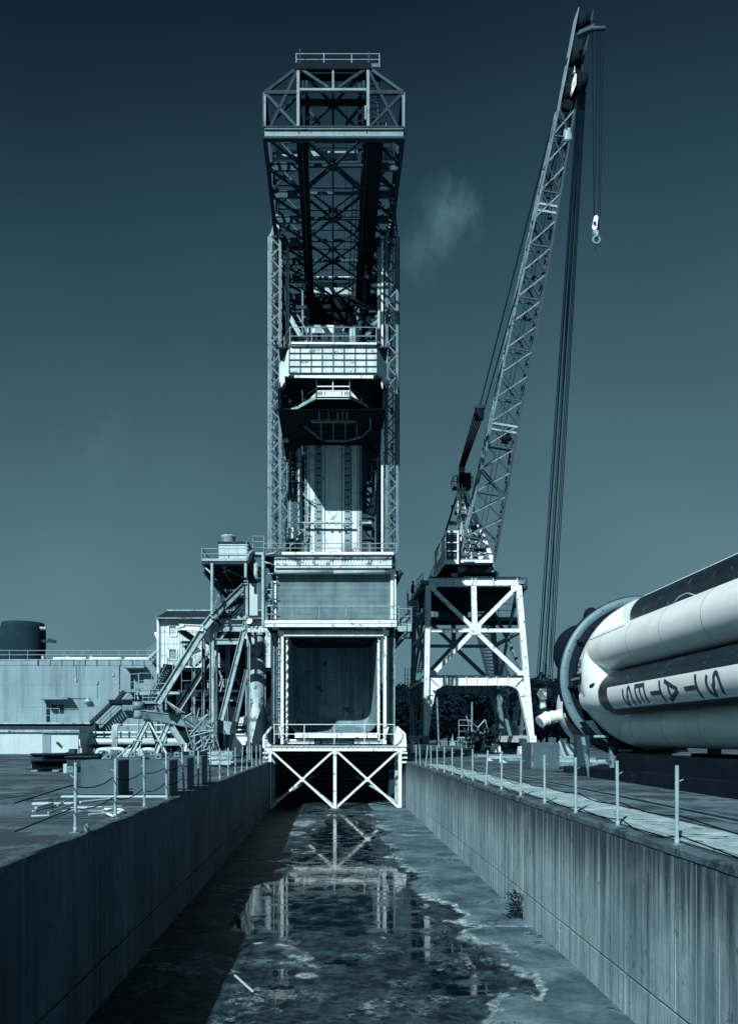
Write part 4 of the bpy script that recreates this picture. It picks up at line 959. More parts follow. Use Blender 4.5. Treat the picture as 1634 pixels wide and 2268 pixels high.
for x in (690, 838): box('house_joint', T2(x, 800, Yn-.02), T2(x+4, 640, Yn), DARKST, ub)
# ---- cantilever crane girder
gi = part('cantilever_girder', tw)
zb, zt, zq = 35.85, 38.45, 39.9
ST = [46.5, 49.2, 51.7, 54.2, 56.6, 59.0, 61.3, 63.7, 66.5, 69.5]
XO0, XI0, XI1, XO1 = -3.85, -1.93, 2.06, 4.08
for x in (XO0, XI0, XI1, XO1):
    o_ = x in (XO0, XO1)
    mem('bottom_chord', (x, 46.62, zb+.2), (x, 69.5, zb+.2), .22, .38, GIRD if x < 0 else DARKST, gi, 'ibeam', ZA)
    mem('top_chord', (x, 46.6, zt), (x, 69.5, zt), .2, .25, GIRD, gi, 'ibeam', ZA)
    for i, y in enumerate(ST):
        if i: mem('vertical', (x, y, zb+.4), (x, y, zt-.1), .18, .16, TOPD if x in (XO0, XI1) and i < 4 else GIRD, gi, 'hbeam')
    for i in range(len(ST)-1):
        y0_, y1_ = ST[i], ST[i+1]
        if o_:
            mem('diagonal', (x, y0_+.1, zt-.1 if i % 2 else zb+.4), (x, y1_-.1, zb+.4 if i % 2 else zt-.1), .16, .14, GIRD, gi, ref=XA)
for x in (XI0, XI1):
    mem('ridge_chord', (x, 46.6, zq), (x, 66.5, zq), .2, .3, DARKST, gi, 'ibeam', ZA)
    for i, y in enumerate(ST[1:-1]): mem('ridge_post', (x, y, zt+.1), (x, y, zq-.1), .16, .16, GIRD, gi)
for i, y in enumerate(ST):
    mm = TOPW if i == 0 else GIRD
    for a, b in ((XO0, XI0), (XI1, XO1)):
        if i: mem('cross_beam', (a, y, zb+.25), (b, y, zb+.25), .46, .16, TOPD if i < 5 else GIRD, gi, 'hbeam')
        if i: mem('top_tie', (a, y, zt), (b, y, zt), .16, .14, GIRD, gi)
        if i < len(ST)-1:
            y1_ = ST[i+1]
            mem('plan_brace', (a, y+.2, zb+.3), (b, y1_-.2, zb+.3), .16, .1, GIRD, gi, ref=ZA); mem('plan_brace', (b, y+.2, zt), (a, y1_-.2, zt), .13, .1, GIRD, gi, ref=ZA)
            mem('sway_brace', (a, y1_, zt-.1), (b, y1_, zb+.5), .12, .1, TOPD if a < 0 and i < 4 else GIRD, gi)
            if i % 2: mem('sway_brace', (b, y1_+.08, zt-.1), (a, y1_+.08, zb+.5), .12, .1, GIRD, gi)
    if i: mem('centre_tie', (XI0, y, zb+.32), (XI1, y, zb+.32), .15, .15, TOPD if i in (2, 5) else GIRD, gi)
    mem('ridge_tie', (XI0, y, zq), (XI1, y, zq), .14, .14, GIRD, gi)
xm_ = (XI0+XI1)/2
tube('centre_line', (xm_, 46.6, zb+.42), (xm_, 66, zb+.42), .13, TOPD, gi); tube('centre_line', (xm_, 46.6, zq), (xm_, 64, zq), .13, GIRD, gi)
for i in range(0, len(ST)-2):
    y0_, y1_ = ST[i], ST[i+1]
    tgt = (y1_, y0_) if i % 2 == 0 else (y0_, y1_)
    for x in (XI0, XI1):
        mem('cross_brace', (xm_, tgt[0], zb+.3), (x, tgt[1], zb+.3), .15, .1, GIRD, gi, ref=ZA)
        mem('cross_brace', (xm_, tgt[0], zq), (x, tgt[1], zq), .14, .1, GIRD, gi, ref=ZA)
    if i % 2 == 0:
        for z in (zb+.3, zq): box('node_plate', (xm_-.33, y1_-.33, z-.07), (xm_+.33, y1_+.33, z-.05), DARKST, gi)
# dark walkway plates along the girder
box('walkway_plate', (XI1-.2, 46.9, zb-.02), (XI1+.92, 66, zb+.02), BLACK, gi); box('walkway_plate', (XI0-.05, 46.9, zb-.02), (XI0+.55, 64, zb+.02), BLACK, gi)
box('walkway_side', (XI1+.88, 47.2, zb), (XI1+.92, 66, zb+.9), BLACK, gi); box('walkway_side', (XI0+.38, 50.5, zb), (XI0+.42, 64, zb+.5), BLACK, gi)
for x in (XI0+.2, XI1-.02): tube('conduit', (x, 47, zb-.06), (x, 64, zb-.06), .06, TOPD, gi)
ladder(gi, (XI1-.6, 50, zb+.05), (XI1-.6, 66, zb+.05), .3, GIRD, XA, .35, 'cable_ladder')
# front end frame
Ye = 46.5
e0, e1 = P(586, 306, Ye), P(893, 287, Ye)
mem('end_beam', (e0.x, Ye, (e0.z+e1.z)/2), (e1.x, Ye, (e0.z+e1.z)/2), e1.z-e0.z, .25, TOPW, gi, 'hbeam')
box('beam_flange', (e0.x-.03, Ye-.16, e0.z-.12), (e1.x+.03, Ye+.16, e0.z-.001), DARKST, gi); box('beam_flange', (e0.x-.03, Ye-.16, e1.z+.001), (e1.x+.03, Ye+.16, e1.z+.1), DARKST, gi)
for x in (XO0, XO1):
    mem('end_post', (x, Ye, e1.z+.1), (x, Ye, zt), .15, .14, TOPW, gi, 'hbeam'); mem('end_post', (x*.95, Ye+2.6, zb+.4), (x*.98, Ye+2.6, zt), .2, .16, DARKST, gi)
for x in (XI0, XI1): mem('end_post', (x, Ye, e1.z+.1), (x, Ye, zq), .16, .16, TOPW if x < 0 else TOPW, gi); mem('end_post', (x*.78+.05, Ye+1.5, zb+.4), (x*.78+.05, Ye+1.5, zq-.3), .25, .2, BLACK, gi)
mem('end_tie', (XO0, Ye, zt), (XI0-.1, Ye, zt), .2, .16, DARKST, gi); mem('end_tie', (XI1+.1, Ye, zt), (XO1, Ye, zt), .2, .16, DARKST, gi)
zmid = T1(0, 450, Ye).z
mem('end_tie', (XI0+.1, Ye, zmid), (XI1-.1, Ye, zmid), .13, .2, TOPW, gi); mem('end_tie', (XI0+.13, Ye+.5, zmid-.25), (XI1-.13, Ye+.5, zmid-.25), .2, .2, BLACK, gi)
mem('ridge_beam', (XI0-.2, Ye, zq), (XI1+.2, Ye, zq), .34, .25, BLACK, gi)
box('ridge_deck', (XI0+.1, Ye+.3, zq-.15), (XI1+.8, Ye+.8, zq-.1), BLACK, gi)
for (x0_, z0_, x1_, z1_, m_) in ((XO0, zt, XI0, zq, DARKST), (XO1, zt, XI1, zq, TOPD), (XO0+.1, zt-.1, XI0-.1, e1.z+.15, TOPD), (XI0-.05, zq-.2, XO0+.35, e1.z+.15, DARKST), (XO1-.1, zt-.1, XI1+.1, e1.z+.15, DARKST), (XI1+.05, zq-.2, XO1-.35, e1.z+.15, DARKST)):
    mem('end_brace', (x0_, Ye+.02, z0_), (x1_, Ye+.02, z1_), .16, .14, m_, gi)
for s, x in ((1, XI0), (-1, XI1)):
    mem('end_brace', (x+s*.2, Ye, zq-.15), (xm_-s*.3, Ye, zmid+.15), .15, .14, TOPD if s > 0 else DARKST, gi)
    mem('end_brace', (x+s*.45, Ye+2.7, zq-.3), (x+s*1.2, Ye+2.7, zmid+.1), .15, .14, DARKST, gi)
    for dx in (.25, .48): box('buffer', (x+s*dx-.06, Ye+.2, zmid+.15), (x+s*dx+.06, Ye+.5, zmid+.75), DARKST, gi)
mem('king_post', (xm_, Ye, zmid+.1), (xm_, Ye, zq-.15), .12, .12, TOPW, gi)
box('white_bracket', (XI1-.2, Ye-.15, T1(0, 760, Ye).z), (XI1-.1, Ye-.02, T1(0, 620, Ye).z), TOPW, gi)
ladder(gi, T1(1212, 830, Ye+1), T1(1205, 335, Ye+1), .55, TOPD, XA, .32, 'end_ladder')
for k in range(7):
    c = T1(1225, 380+k*55, Ye+.8); pipe('ladder_hoop', [c+V((-.3, .3, 0)), c+V((-.3, -.2, 0)), c+V((.3, -.2, 0)), c+V((.3, .3, 0))], .05, TOPD, gi, 5, .25)
for x, h_ in ((1190, 715), (1340, 715)): tube('rail_post', T1(x, 835, Ye+.3), T1(x, h_, Ye+.3), .05, TOPW, gi)
tube('handrail', T1(1190, 720, Ye+.3), T1(1340, 720, Ye+.3), .05, TOPD, gi); tube('handrail', T1(1250, 785, Ye+.3), T1(1340, 785, Ye+.3), .05, TOPD, gi)
tube('hoist_rope', T1(948, 320, 52), T2(915, 560, 52), .03, WIRE, gi)
railing(gi, [T1(432, 200, Ye+1.2), T1(1272, 200, Ye+1.2)], T1(0, 75, Ye+1.2).z-T1(0, 200, Ye+1.2).z, 1.7, RAILG, .055)
for x, y in ((470, 30), (1165, 60)): tube('lamp_post', T1(x, 200, Ye+1.2), T1(x, y, Ye+1.2), .08, TOPD, gi)
mem('deck_edge', T1(1185, 215, Ye+1), T1(1278, 215, Ye+1), .2, .3, TOPW, gi)
mem('ridge_girder', T1(470, 265, Ye+.9), T1(1275, 265, Ye+.9), .9, .1, BLACK, gi)
# walkway bridge between the trusses
Yk = 50.2
box('bridge_edge', T1(225, 1115, Yk), T1(460, 1090, Yk+.3), TOPW, gi); box('bridge_edge', T1(560, 1112, Yk), T1(1050, 1098, Yk+.3), TOPW, gi); box('bridge_edge', T1(1318, 1125, Yk), T1(1410, 1095, Yk+.3), TOPW, gi)
mem('bridge_beam', T1(560, 1138, Yk+.4), T1(1050, 1138, Yk+.4), .12, .2, TOPD, gi)
railing(gi, [T1(235, 1090, Yk), T1(1395, 1090, Yk)], T1(0, 975, Yk).z-T1(0, 1090, Yk).z, 1.9, TOPD, .05)
for x in (500, 530): mem('front_hanger', T1(x, 880, Ye+.4), T1(x, 820, Ye+.4), .1, .1, TOPD, gi)
# ================================================================== service tower beside the test tower
sv = thing('service_tower', 'steel service platform on tall columns carrying a white box house, joined to the test tower', 'platform', (-7, 60, 0))
Ys = 56.0
tp = part('top_platform', sv)
pz = L2(0, 378, Ys).z
ax0, ax1 = L2(672, 0, Ys).x, L2(1250, 0, Ys).x
box('platform_floor', (ax0, Ys, pz-.1), (ax1, Ys+9, pz), DARKST, tp); mem('platform_edge', (ax0, Ys-.03, pz-.02), (ax1, Ys-.03, pz-.02), .16, .06, GALV, tp)
box('platform_edge', (ax0, Ys-.02, pz-.32), (ax1, Ys+.1, pz-.12), DARKST, tp)
for k in range(7): mem('floor_beam', (ax0+.1, Ys+.3+k*1.4, pz-.3), (ax1-.1, Ys+.3+k*1.4, pz-.3), .3, .18, GIRD if k % 3 == 0 else DARKST, tp, 'ibeam')
for x in (ax0+.15, (ax0+ax1)/2, ax1-.15): mem('floor_beam', (x, Ys+.1, pz-.65), (x, Ys+9, pz-.65), .2, .4, DARKST, tp, 'ibeam', ZA)
railing(tp, [(ax0, Ys+8, pz), (ax0, Ys, pz), (ax1, Ys, pz), (ax1, Ys+1, pz)], L2(0, 232, Ys).z-pz, 1.35, RAILG, .05)
mem('stair_rail', L2(680, 235, Ys+2), L2(765, 360, Ys+2), .1, .1, DARKST, tp)
bh = part('box_house', sv)
ha, hb = L2(888, 378, Ys+.5), L2(1262, 166, Ys+.5)
bvbox('house_body', (ha.x, Ys+.5, pz+.01), (hb.x, Ys+4.5, hb.z), SHEDM, bh, .02, 1); box('house_roof', (ha.x-.06, Ys+.4, hb.z), (hb.x+.06, Ys+4.6, hb.z+.1), DARKST, bh)
for x in (1015, 1130): box('panel_joint', L2(x, 376, Ys+.49), L2(x+4, 200, Ys+.5), GALV, bh)
mem('house_band', L2(890, 195, Ys+.48), L2(1260, 195, Ys+.48), .03, .03, STEEL, bh)
c = L2(1014, 160, Ys+2)
lathe('roof_tank', [(-.3, .5), (.42, .5), (.45, .53), (.58, .53), (.58, .4), (.62, .02)], c-V((0, 0, .1)), (0, 0, 1), GALV, bh, 20)
for k in range(5): tube('tank_bolt', c+V((math.cos(k*1.2)*.45, math.sin(k*1.2)*.45-.05, .45)), c+V((math.cos(k*1.2)*.45, math.sin(k*1.2)*.45-.05, .62)), .07, DARKST, bh)
lk = part('link_walkway', sv)
railing(lk, [L2(1245, 375, Ys), L2(1330, 300, Ys+1.5), L2(1470, 300, Ys+1.5)], 1.25, 1.5, RAILG, .05, 2)
mem('walkway_edge', L2(1255, 375, Ys), L2(1325, 312, Ys+1.5), .14, .9, GALV, lk); mem('walkway_edge', L2(1320, 315, Ys+1.5), L2(1470, 318, Ys+1.5), .16, .9, GALV, lk)
mem('walkway_stringer', L2(1290, 370, Ys+2), L2(1400, 620, Ys+3), .3, .4, DARKST, lk); mem('walkway_stringer', L2(1330, 345, Ys+2), L2(1440, 600, Ys+3), .12, .4, STEEL, lk)
for k in range(6): mem('walkway_tread', L2(1285+k*18, 390+k*42, Ys+2.2), L2(1335+k*18, 380+k*42, Ys+2.2), .06, .6, GALV if k < 3 else DARKST, lk)
fm = part('support_frame', sv)
def vcol(x, y0, y1, wpx, Y, m, kind='hbeam', d=.3, off=L2):
    w_ = wpx/3.7136/1.5667/F*Y if off is L2 else wpx/3.1423/1.5667/F*Y
    mem('column', off(x, y1, Y), off(x, y0, Y), w_, d, m, fm, kind)
tube('column', L2(804, 1080, Ys), L2(804, 428, Ys), .22, GALV, fm); tube('column', L2(1237, 610, Ys), L2(1237, 428, Ys), .22, GALV, fm)
tube('column', L2(1003, 1200, 63), L2(1003, 740, 63), .22, STEEL, fm); tube('column', L2(690, 470, 63), L2(690, 400, 63), .15, DARKST, fm)
g0 = lambda px, Y: 0.0
def gcol(x, y0, wpx, Y, m, crop_, kind='hbeam', d=.32):
    p = crop_(x, y0, Y); s = 3.7136 if crop_ is L2 else 3.1423
    mem('column', (p.x, Y, 0), p, wpx/s/1.5667/F*Y, d, m, fm, kind)
gcol(803, 1140, 55, 58, GALV, L2); gcol(692, 1370, 36, 59.5, STEEL, L2); gcol(868, 1490, 26, 59, GALV, L2, 'tube', .2); gcol(1005, 1470, 50, 60.5, STEEL, L2); gcol(835, 10, 30, 60, GALV, L3); gcol(980, -10, 26, 60.4, GALV, L3)
gcol(1215, 1500, 36, 64, DARKST, L2); gcol(1280, 1460, 30, 57.6, GALV, L2, 'hbeam')
# big raking beams
mem('raking_beam', L2(815, 1120, 57.5), L2(1225, 715, 57.5), .46, .4, STEEL, fm, 'hbeam'); mem('raking_beam', L2(700, 1262, 57.45), L2(808, 1120, 57.45), .5, .4, GALV, fm, 'hbeam')
mem('raking_beam', L3(340, 505, 57.4), L2(708, 1255, 57.4), .5, .4, GALV, fm, 'hbeam')
for x, y in ((800, 1115), (708, 1255)): mem('splice_plate', L2(x-28, y-22, 57.15), L2(x+28, y+22, 57.15), .1, .5, GALV, fm)
mem('raking_beam', L3(530, 615, 60), L3(910, 20, 60), .42, .4, DARKST, fm, 'hbeam'); mem('raking_edge', L3(590, 575, 59.7), L3(905, 75, 59.7), .08, .1, GALV, fm)
mem('raking_beam', L3(1030, 690, 57.6), L2(1240, 1180, 57.6), .36, .35, GALV, fm, 'hbeam'); mem('raking_beam', L3(1185, 700, 57.8), L3(1312, 140, 57.8), .32, .3, STEEL, fm, 'hbeam')
mem('knee_brace', L2(830, 640, 57), L2(1000, 870, 59), .3, .3, DARKST, fm); mem('knee_brace', L2(915, 770, 58), L2(965, 1080, 58), .2, .2, DARKST, fm); mem('knee_brace', L2(820, 1020, 57), L2(912, 765, 58), .08, .08, STEEL, fm)
mem('knee_brace', L2(900, 1040, 58), L2(1210, 890, 58), .26, .26, DARKST, fm); mem('knee_brace', L2(1060, 1085, 58), L2(1215, 935, 58), .2, .2, DARKST, fm); mem('knee_brace', L2(1150, 1085, 58), L2(1220, 960, 58), .2, .2, DARKST, fm)
mem('knee_brace', L2(1200, 605, 57), L2(825, 440, 56.3), .06, .06, STEEL, fm); mem('knee_brace', L2(820, 610, 57), L2(1225, 440, 56.3), .05, .05, DARKST, fm); box('brace_plate', L2(1010, 530, 56.6), L2(1040, 508, 56.7), GALV, fm)
mem('knee_brace', L2(690, 460, Ys+.2), L2(800, 560, Ys+.2), .1, .1, GALV, fm); mem('cross_beam', L2(820, 625, 59), L2(1210, 625, 59), .24, .2, DARKST, fm); mem('cross_beam', L2(920, 745, 60), L2(1000, 730, 62), .12, .12, DARKST, fm)
mem('cross_beam', L2(1010, 800, 60), L2(1210, 800, 60), .14, .14, DARKST, fm); mem('cross_beam', L2(1010, 883, 60), L2(1210, 883, 60), .12, .12, DARKST, fm)
for y, m_, h_ in ((1100, GALV, .5), (1250, GALV, .5), (1425, GALV, .4)): mem('cross_beam', L2(835, y+12, 58.2), L2(1250, y+12, 58.2), h_, .3, m_, fm, 'hbeam')
box('rust_patch', L2(870, 1128, 58.02), L2(1110, 1095, 58.04), DARKST, fm)
mem('knee_brace', L2(840, 1140, 58), L2(920, 1225, 58), .2, .2, DARKST, fm); mem('knee_brace', L2(925, 1215, 58.4), L2(1000, 1130, 58.4), .06, .06, GALV, fm); mem('knee_brace', L2(925, 1215, 58.4), L2(1160, 1140, 58.4), .05, .05, GALV, fm); mem('knee_brace', L2(900, 1400, 58.5), L2(985, 1310, 58.5), .2, .2, GALV, fm)
mem('outrigger', L2(380, 1248, 57.3), L2(690, 1262, 57.3), .42, .3, WHITE, fm, 'hbeam'); mem('outrigger_shoe', L2(355, 1255, 57.3), L2(445, 1225, 57.3), .12, .3, WHITE, fm); mem('outrigger', L2(385, 1280, 57.8), L2(570, 1410, 58.2), .45, .4, DARKST, fm)
mem('outrigger', L2(660, 1300, 59), L2(770, 1390, 60), .3, .3, DARKST, fm)
box('hanging_sheet', L2(1222, 1090, 57.3), L2(1262, 615, 57.5), GALV, fm); box('hanging_sheet', L2(1285, 1108, 57.2), L2(1392, 690, 57.4), SHEDM, fm); box('sheet_gap', L2(1268, 1100, 57.35), L2(1290, 740, 57.5), BLACK, fm)
box('sheet_edge', L2(1210, 1100, 57.18), L2(1222, 610, 57.3), DARKST, fm); box('sheet_edge', L2(1260, 1140, 57.18), L2(1268, 610, 57.3), GALV, fm)
for y in (625, 655, 690): mem('sheet_clip', L2(1210, y, 57.2), L2(1268, y, 57.2), .05, .1, GALV, fm)
mem('equipment_shelf', L2(1265, 640, 57.6), L2(1440, 640, 57.6), .2, .8, DARKST, fm); mem('equipment_shelf', L2(1275, 1112, 57.2), L2(1400, 1112, 57.2), .1, .4, DARKST, fm)
corrugated('stair_shaft_cladding', L2(1100, 1050, 66), L2(1212, 1050, 66)-L2(1100, 1050, 66), (0, 0, L2(0, 735, 66).z-L2(0, 1050, 66).z), .4, .08, CORR, fm)
for x in (1035, 1060): tube('ladder_rail', L2(x, 1080, 62), L2(x, 735, 62), .08, DARKST, fm)
box('machine_floor', L2(700, 1440, 59), L2(1250, 1415, 68), DARKST, fm)
box('machine_mass', L2(900, 1760, 66), L2(1260, 1500, 72), BLACK, fm); box('machine_mass', L3(560, 380, 66), L3(1300, 400, 72), DARKST, fm)
for x0_, y0_, x1_, y1_ in ((1010, 150, 1060, 330), (1040, 200, 1010, 320), (1180, 220, 1240, 330), (1150, 260, 1210, 180), (1020, 380, 1060, 240)): mem('lattice_brace', L3(x0_, y0_, 65), L3(x1_, y1_, 65), .08, .08, GALV, fm)
mem('walkway_beam', L3(345, 395, 62), L3(590, 395, 62), .2, 1.0, GALV, fm); mem('walkway_beam', L3(735, 470, 62), L3(1225, 478, 62), .1, 1, GALV, fm); mem('walkway_beam', L3(595, 410, 62), L3(1230, 410, 62), .3, .5, DARKST, fm)
railing(fm, [L3(600, 400, 62), L3(1230, 400, 62)], 2.0, 2.2, STEEL, .05, 1)
for x in (640, 655, 680, 700): tube('rail_post', L3(x, 360, 63), L3(x, 290, 63), .06, DARKST, fm)
box('grey_tank', L3(1010, 480, 67), L3(1230, 425, 68), GALV, fm); bvbox('machine_box', L3(880, 350, 64), L3(905, 285, 64.6), SHEDM, fm, .02, 1)
stair(fm, L2(570, 1740, 61), L2(780, 1560, 61), .9, GALV, YA)
stair(fm, L2(310, 1850, 58.5), L2(440, 1650, 60), .8, DARKST, YA)
for k in range(4): tube('guy_rod', L3(360+k*30, 410+k*25, 57+k*.3), L3(560+k*25, 610, 57.5), .05, GALV, fm)
tube('valve_pipe', L2(1190, 1300, 57), L2(1230, 1260, 57), .3, GALV, fm); pipe('valve_pipe', [L2(1175, 1290, 57), L2(1225, 1270, 57), L2(1240, 1180, 57), L2(1265, 1155, 57)], .2, GALV, fm, 8, .3)
lathe('valve_wheel', [(0, .25), (.12, .25), (.12, .02)], L2(1275, 1160, 56.8), (0, 1, 0), WHITE, fm, 12)
for k in range(6): tube('small_pipe', L2(1255+k*25, 1240+(k % 3)*18, 57), L2(1290+k*25, 1250-(k % 2)*30, 57.2), .1, DARKST if k % 2 else GALV, fm)
pipe('small_pipe', [L2(1480, 1290, 57), L2(1520, 1310, 57), L2(1525, 1360, 57), L2(1545, 1370, 57)], .1, GALV, fm, 6, .2)

# standpipe
sp = thing('standpipe', 'tall rust-streaked cylindrical standpipe on a dark plinth beside the flame bucket', 'standpipe', (P(568, 0, 62).x, 62, 0))
cx_ = P(568, 0, 62).x; rr = 18.3/F*62
lathe('pipe_shell', [(.35, rr), (9.4, rr), (9.5, rr*.97), (9.55, rr*.3), (9.6, .02)], (cx_, 62, 0), (0, 0, 1), TANKM, sp, 32)
for z in (3.2, 6.4): lathe('weld_band', [(0, rr+.005), (.03, rr+.012), (.06, rr+.005)], (cx_, 62, z), (0, 0, 1), TANKM, sp, 32)
lathe('top_flange', [(0, rr), (0, rr+.08), (.12, rr+.08), (.12, rr)], (cx_, 62, 9.3), (0, 0, 1), GALV, sp, 32)
for k in range(22): box('flange_bolt', (cx_+math.cos(k*.2856)*(rr+.04)-.05, 62+math.sin(k*.2856)*(rr+.04)-.05, 9.42), (cx_+math.cos(k*.2856)*(rr+.04)+.05, 62+math.sin(k*.2856)*(rr+.04)+.05, 9.55), GALV, sp)
bvbox('plinth', (cx_-rr-.2, 62-rr-.2, 0), (cx_+rr+.25, 62+rr, .38), DARKST, sp, .03, 1)
tube('side_pipe', (cx_-rr-.13, 61.8, .3), (cx_-rr-.13, 61.8, 9), .12, GALV, sp); tube('side_pipe', (cx_+rr+.06, 61.9, .3), (cx_+rr+.06, 61.9, 9), .1, STEEL, sp)
pipe('branch_pipe', [P(586, 1580, 63), P(596, 1562, 63.5), P(610, 1545, 65)], .7, TANKM, sp, 12); pipe('branch_pipe', [P(586, 1600, 63), P(598, 1588, 63.5), P(612, 1580, 65)], .7, TANKM, sp, 12)

# swing arm with gusset plate and trestle
ar = thing('swing_arm', 'long tapered steel swing arm with a white end plate full of round holes', 'steel arm', (-10, 59, 0))
q = lambda x, y, Y=59: L3(x, y, Y)
prism('arm_web', [q(150, 582), q(1050, 692), q(1050, 842), q(150, 662)], (0, .5, 0), ARM, ar)
mem('arm_flange', q(150, 580, 59.25), q(1050, 690, 59.25), .06, .7, STEEL, ar); mem('arm_flange', q(150, 664, 59.25), q(1050, 844, 59.25), .06, .7, DARKST, ar)
prism('arm_end', [q(1052, 693), q(1178, 712), q(1178, 842), q(1052, 842)], (0, .5, 0), GALV, ar)
ep = prism('end_plate', [q(1178, 708, 58.9), q(1240, 660, 58.9), q(1312, 645, 58.9), q(1312, 960, 58.9), q(1262, 960, 58.9), q(1178, 850, 58.9)], (0, .15, 0), WHITE, ar)
for x in (1208, 1239, 1269):
    for y in (765, 815): tube('plate_hole', q(x, y, 58.86), q(x, y, 58.92), .27, BLACK, ar)
for x in range(1182, 1290, 12):
    for y in (722, 735, 852, 862): tube('plate_rivet', q(x, y, 58.86), q(x, y, 58.9), .06, DARKST, ar)
prism('foot_plate', [q(1170, 850, 59.1), q(1262, 960, 59.1), q(1255, 1080, 59.1), q(1130, 1040, 59.1)], (0, .2, 0), DARKST, ar)
box('plate_edge', q(1285, 860, 58.8), q(1305, 740, 58.9), STEEL, ar); bvbox('plate_lug', q(1283, 955, 58.6), q(1308, 910, 58.85), SHEDM, ar, .02, 1)
mem('back_strut', q(1240, 665, 59), q(1310, 640, 59.2), .1, .1, STEEL, ar)
hc = q(122, 0, 59).x
lathe('hinge_barrel', [(0, .3), (q(0, 505).z-q(0, 675).z, .3)], (hc, 59.2, q(0, 675).z), (0, 0, 1), GALV, ar, 20, cap=True)
lathe('hinge_collar', [(0, .36), (.35, .36)], (hc, 59.2, q(0, 665).z), (0, 0, 1), STEEL, ar, 20, cap=True)
lathe('hinge_head', [(0, .42), (.55, .42)], (hc, 59.2, q(0, 570).z), (0, 0, 1), STEEL, ar, 20, cap=True)
prism('top_arm', [L1(1000, 1260, 59.1), L1(1000, 1190, 59.1), L1(1190, 1180, 59.1), L1(1190, 1250, 59.1)], (0, .4, 0), ARM, ar); lathe('turntable_disc', [(0, 1.6), (.35, 1.75), (.4, .05)], L1(1090, 1195, 60)+V((0, .6, 0)), (0, 0, 1), BLACK, ar, 24)
tube('lower_cylinder', q(190, 680, 59.3), q(265, 690, 59.3), .3, STEEL, ar)
tr = part('trestle', ar)
def gp(x, y, Y): p = q(x, y, Y); return V((p.x, Y, 0))
for x0_, y0_, x1_, Yb, w_, m_ in ((230, 705, 20, 57.8, .3, GALV), (215, 705, 60, 60.5, .22, DARKST), (200, 705, 118, 58, .12, GALV), (245, 705, 470, 57.8, .13, GALV), (260, 710, 390, 60.5, .26, DARKST), (450, 735, 290, 58.4, .34, GALV), (470, 740, 320, 58.5, .1, GALV), (480, 735, 720, 58.2, .45, STEEL)):
    mem('trestle_leg', gp(x1_, 0, Yb), q(x0_, y0_, 59.2), w_, w_, m_, tr, 'hbeam' if w_ > .25 else 'box')
mem('trestle_tie', q(100, 910, 58.4), q(375, 910, 58.4), .09, .09, GALV, tr); mem('trestle_tie', q(150, 495, 59.4), q(330, 492, 59.4), .22, .3, STEEL, tr)
for x0_, y0_, x1_, y1_ in ((165, 510, 250, 580), (320, 510, 315, 590), (320, 500, 395, 600), (265, 580, 320, 500), (165, 500, 160, 570)): mem('trestle_tie', q(x0_, y0_, 59.5), q(x1_, y1_, 59.5), .12, .12, DARKST if x0_ < 300 else STEEL, tr)

# tangle of light scaffold tubes
tg = thing('scaffold_wreck', 'tangle of thin collapsed lattice tubes leaning against the swing arm', 'scaffold', (-6.5, 57.3, 0))
for x0_, y0_, x1_, y1_, Y in ((600, 630, 735, 1030, 57), (700, 555, 855, 1010, 57.2), (880, 570, 1030, 1055, 57), (785, 665, 905, 1000, 57.3), (612, 672, 716, 605, 57), (680, 860, 885, 620, 57.1), (695, 865, 870, 630, 57.2), (690, 870, 950, 800, 57.1), (720, 970, 800, 920, 57.1), (790, 690, 890, 628, 57.1), (815, 715, 945, 780, 57.2), (625, 690, 780, 800, 57.2), (700, 985, 920, 830, 57.3), (845, 990, 925, 835, 57.1), (655, 800, 800, 815, 57.2), (800, 805, 950, 800, 57.2), (700, 870, 770, 1000, 57.3), (860, 950, 990, 910, 57.2), (800, 1030, 905, 1000, 57.1), (640, 1030, 690, 930, 57.1), (750, 1020, 850, 940, 57.3), (705, 600, 712, 700, 57.2), (860, 930, 890, 1020, 57.3), (770, 655, 790, 560, 57.3)):
    tube('lattice_tube', L3(x0_, y0_, Y), L3(x1_, y1_, Y), .09, GALV if rnd.random() < .75 else STEEL, tg)
mem('support_bench', L3(385, 955, 57.3), L3(612, 955, 57.3), .12, .4, STEEL, tg)
for x in (388, 607): mem('bench_leg', L3(x, 1040, 57.3), L3(x, 955, 57.3), .1, .1, STEEL, tg)
mem('bench_brace', L3(640, 1030, 57), L3(650, 940, 57), .14, .1, WHITE, tg); mem('bench_brace', L3(600, 1040, 57.4), L3(565, 1050, 57.4), .1, .1, GALV, tg)
# sheets and bars stacked in front of the plinth
for k in range(9):
    p = L3(890+rnd.uniform(-10, 25), 1068+k*8, 48-k*.6); s = L3(1160+rnd.uniform(-20, 20), 1075+k*7, 48-k*.6)
    o = tube('long_pipe', (p.x, p.y, .16+.07*(8-k)), (s.x, s.y+rnd.uniform(-.6, .6), .16+.07*(8-k)), .13, GALV if k % 3 else STEEL, None)
    tag(o, 'long pale pipe, %s from the top of the stack beside the standpipe' % ordinal(k+1), 'pipe', 'pipe stack by the standpipe')
o = bvbox('skid', (-6.6, 43.5, 0), (-3.2-1.3, 46, .16), BLACK, None, .02, 1); tag(o, 'dark low skid under the stack of long pale pipes', 'skid')
o = bvbox('steel_bunk', tuple(L3(500, 1100, 52)*1), tuple(L3(870, 1030, 52)+V((0, .6, 0))), BLACK, None, .03, 1); tag(o, 'long black steel bunk lying beyond the dark blocks', 'steel beam')

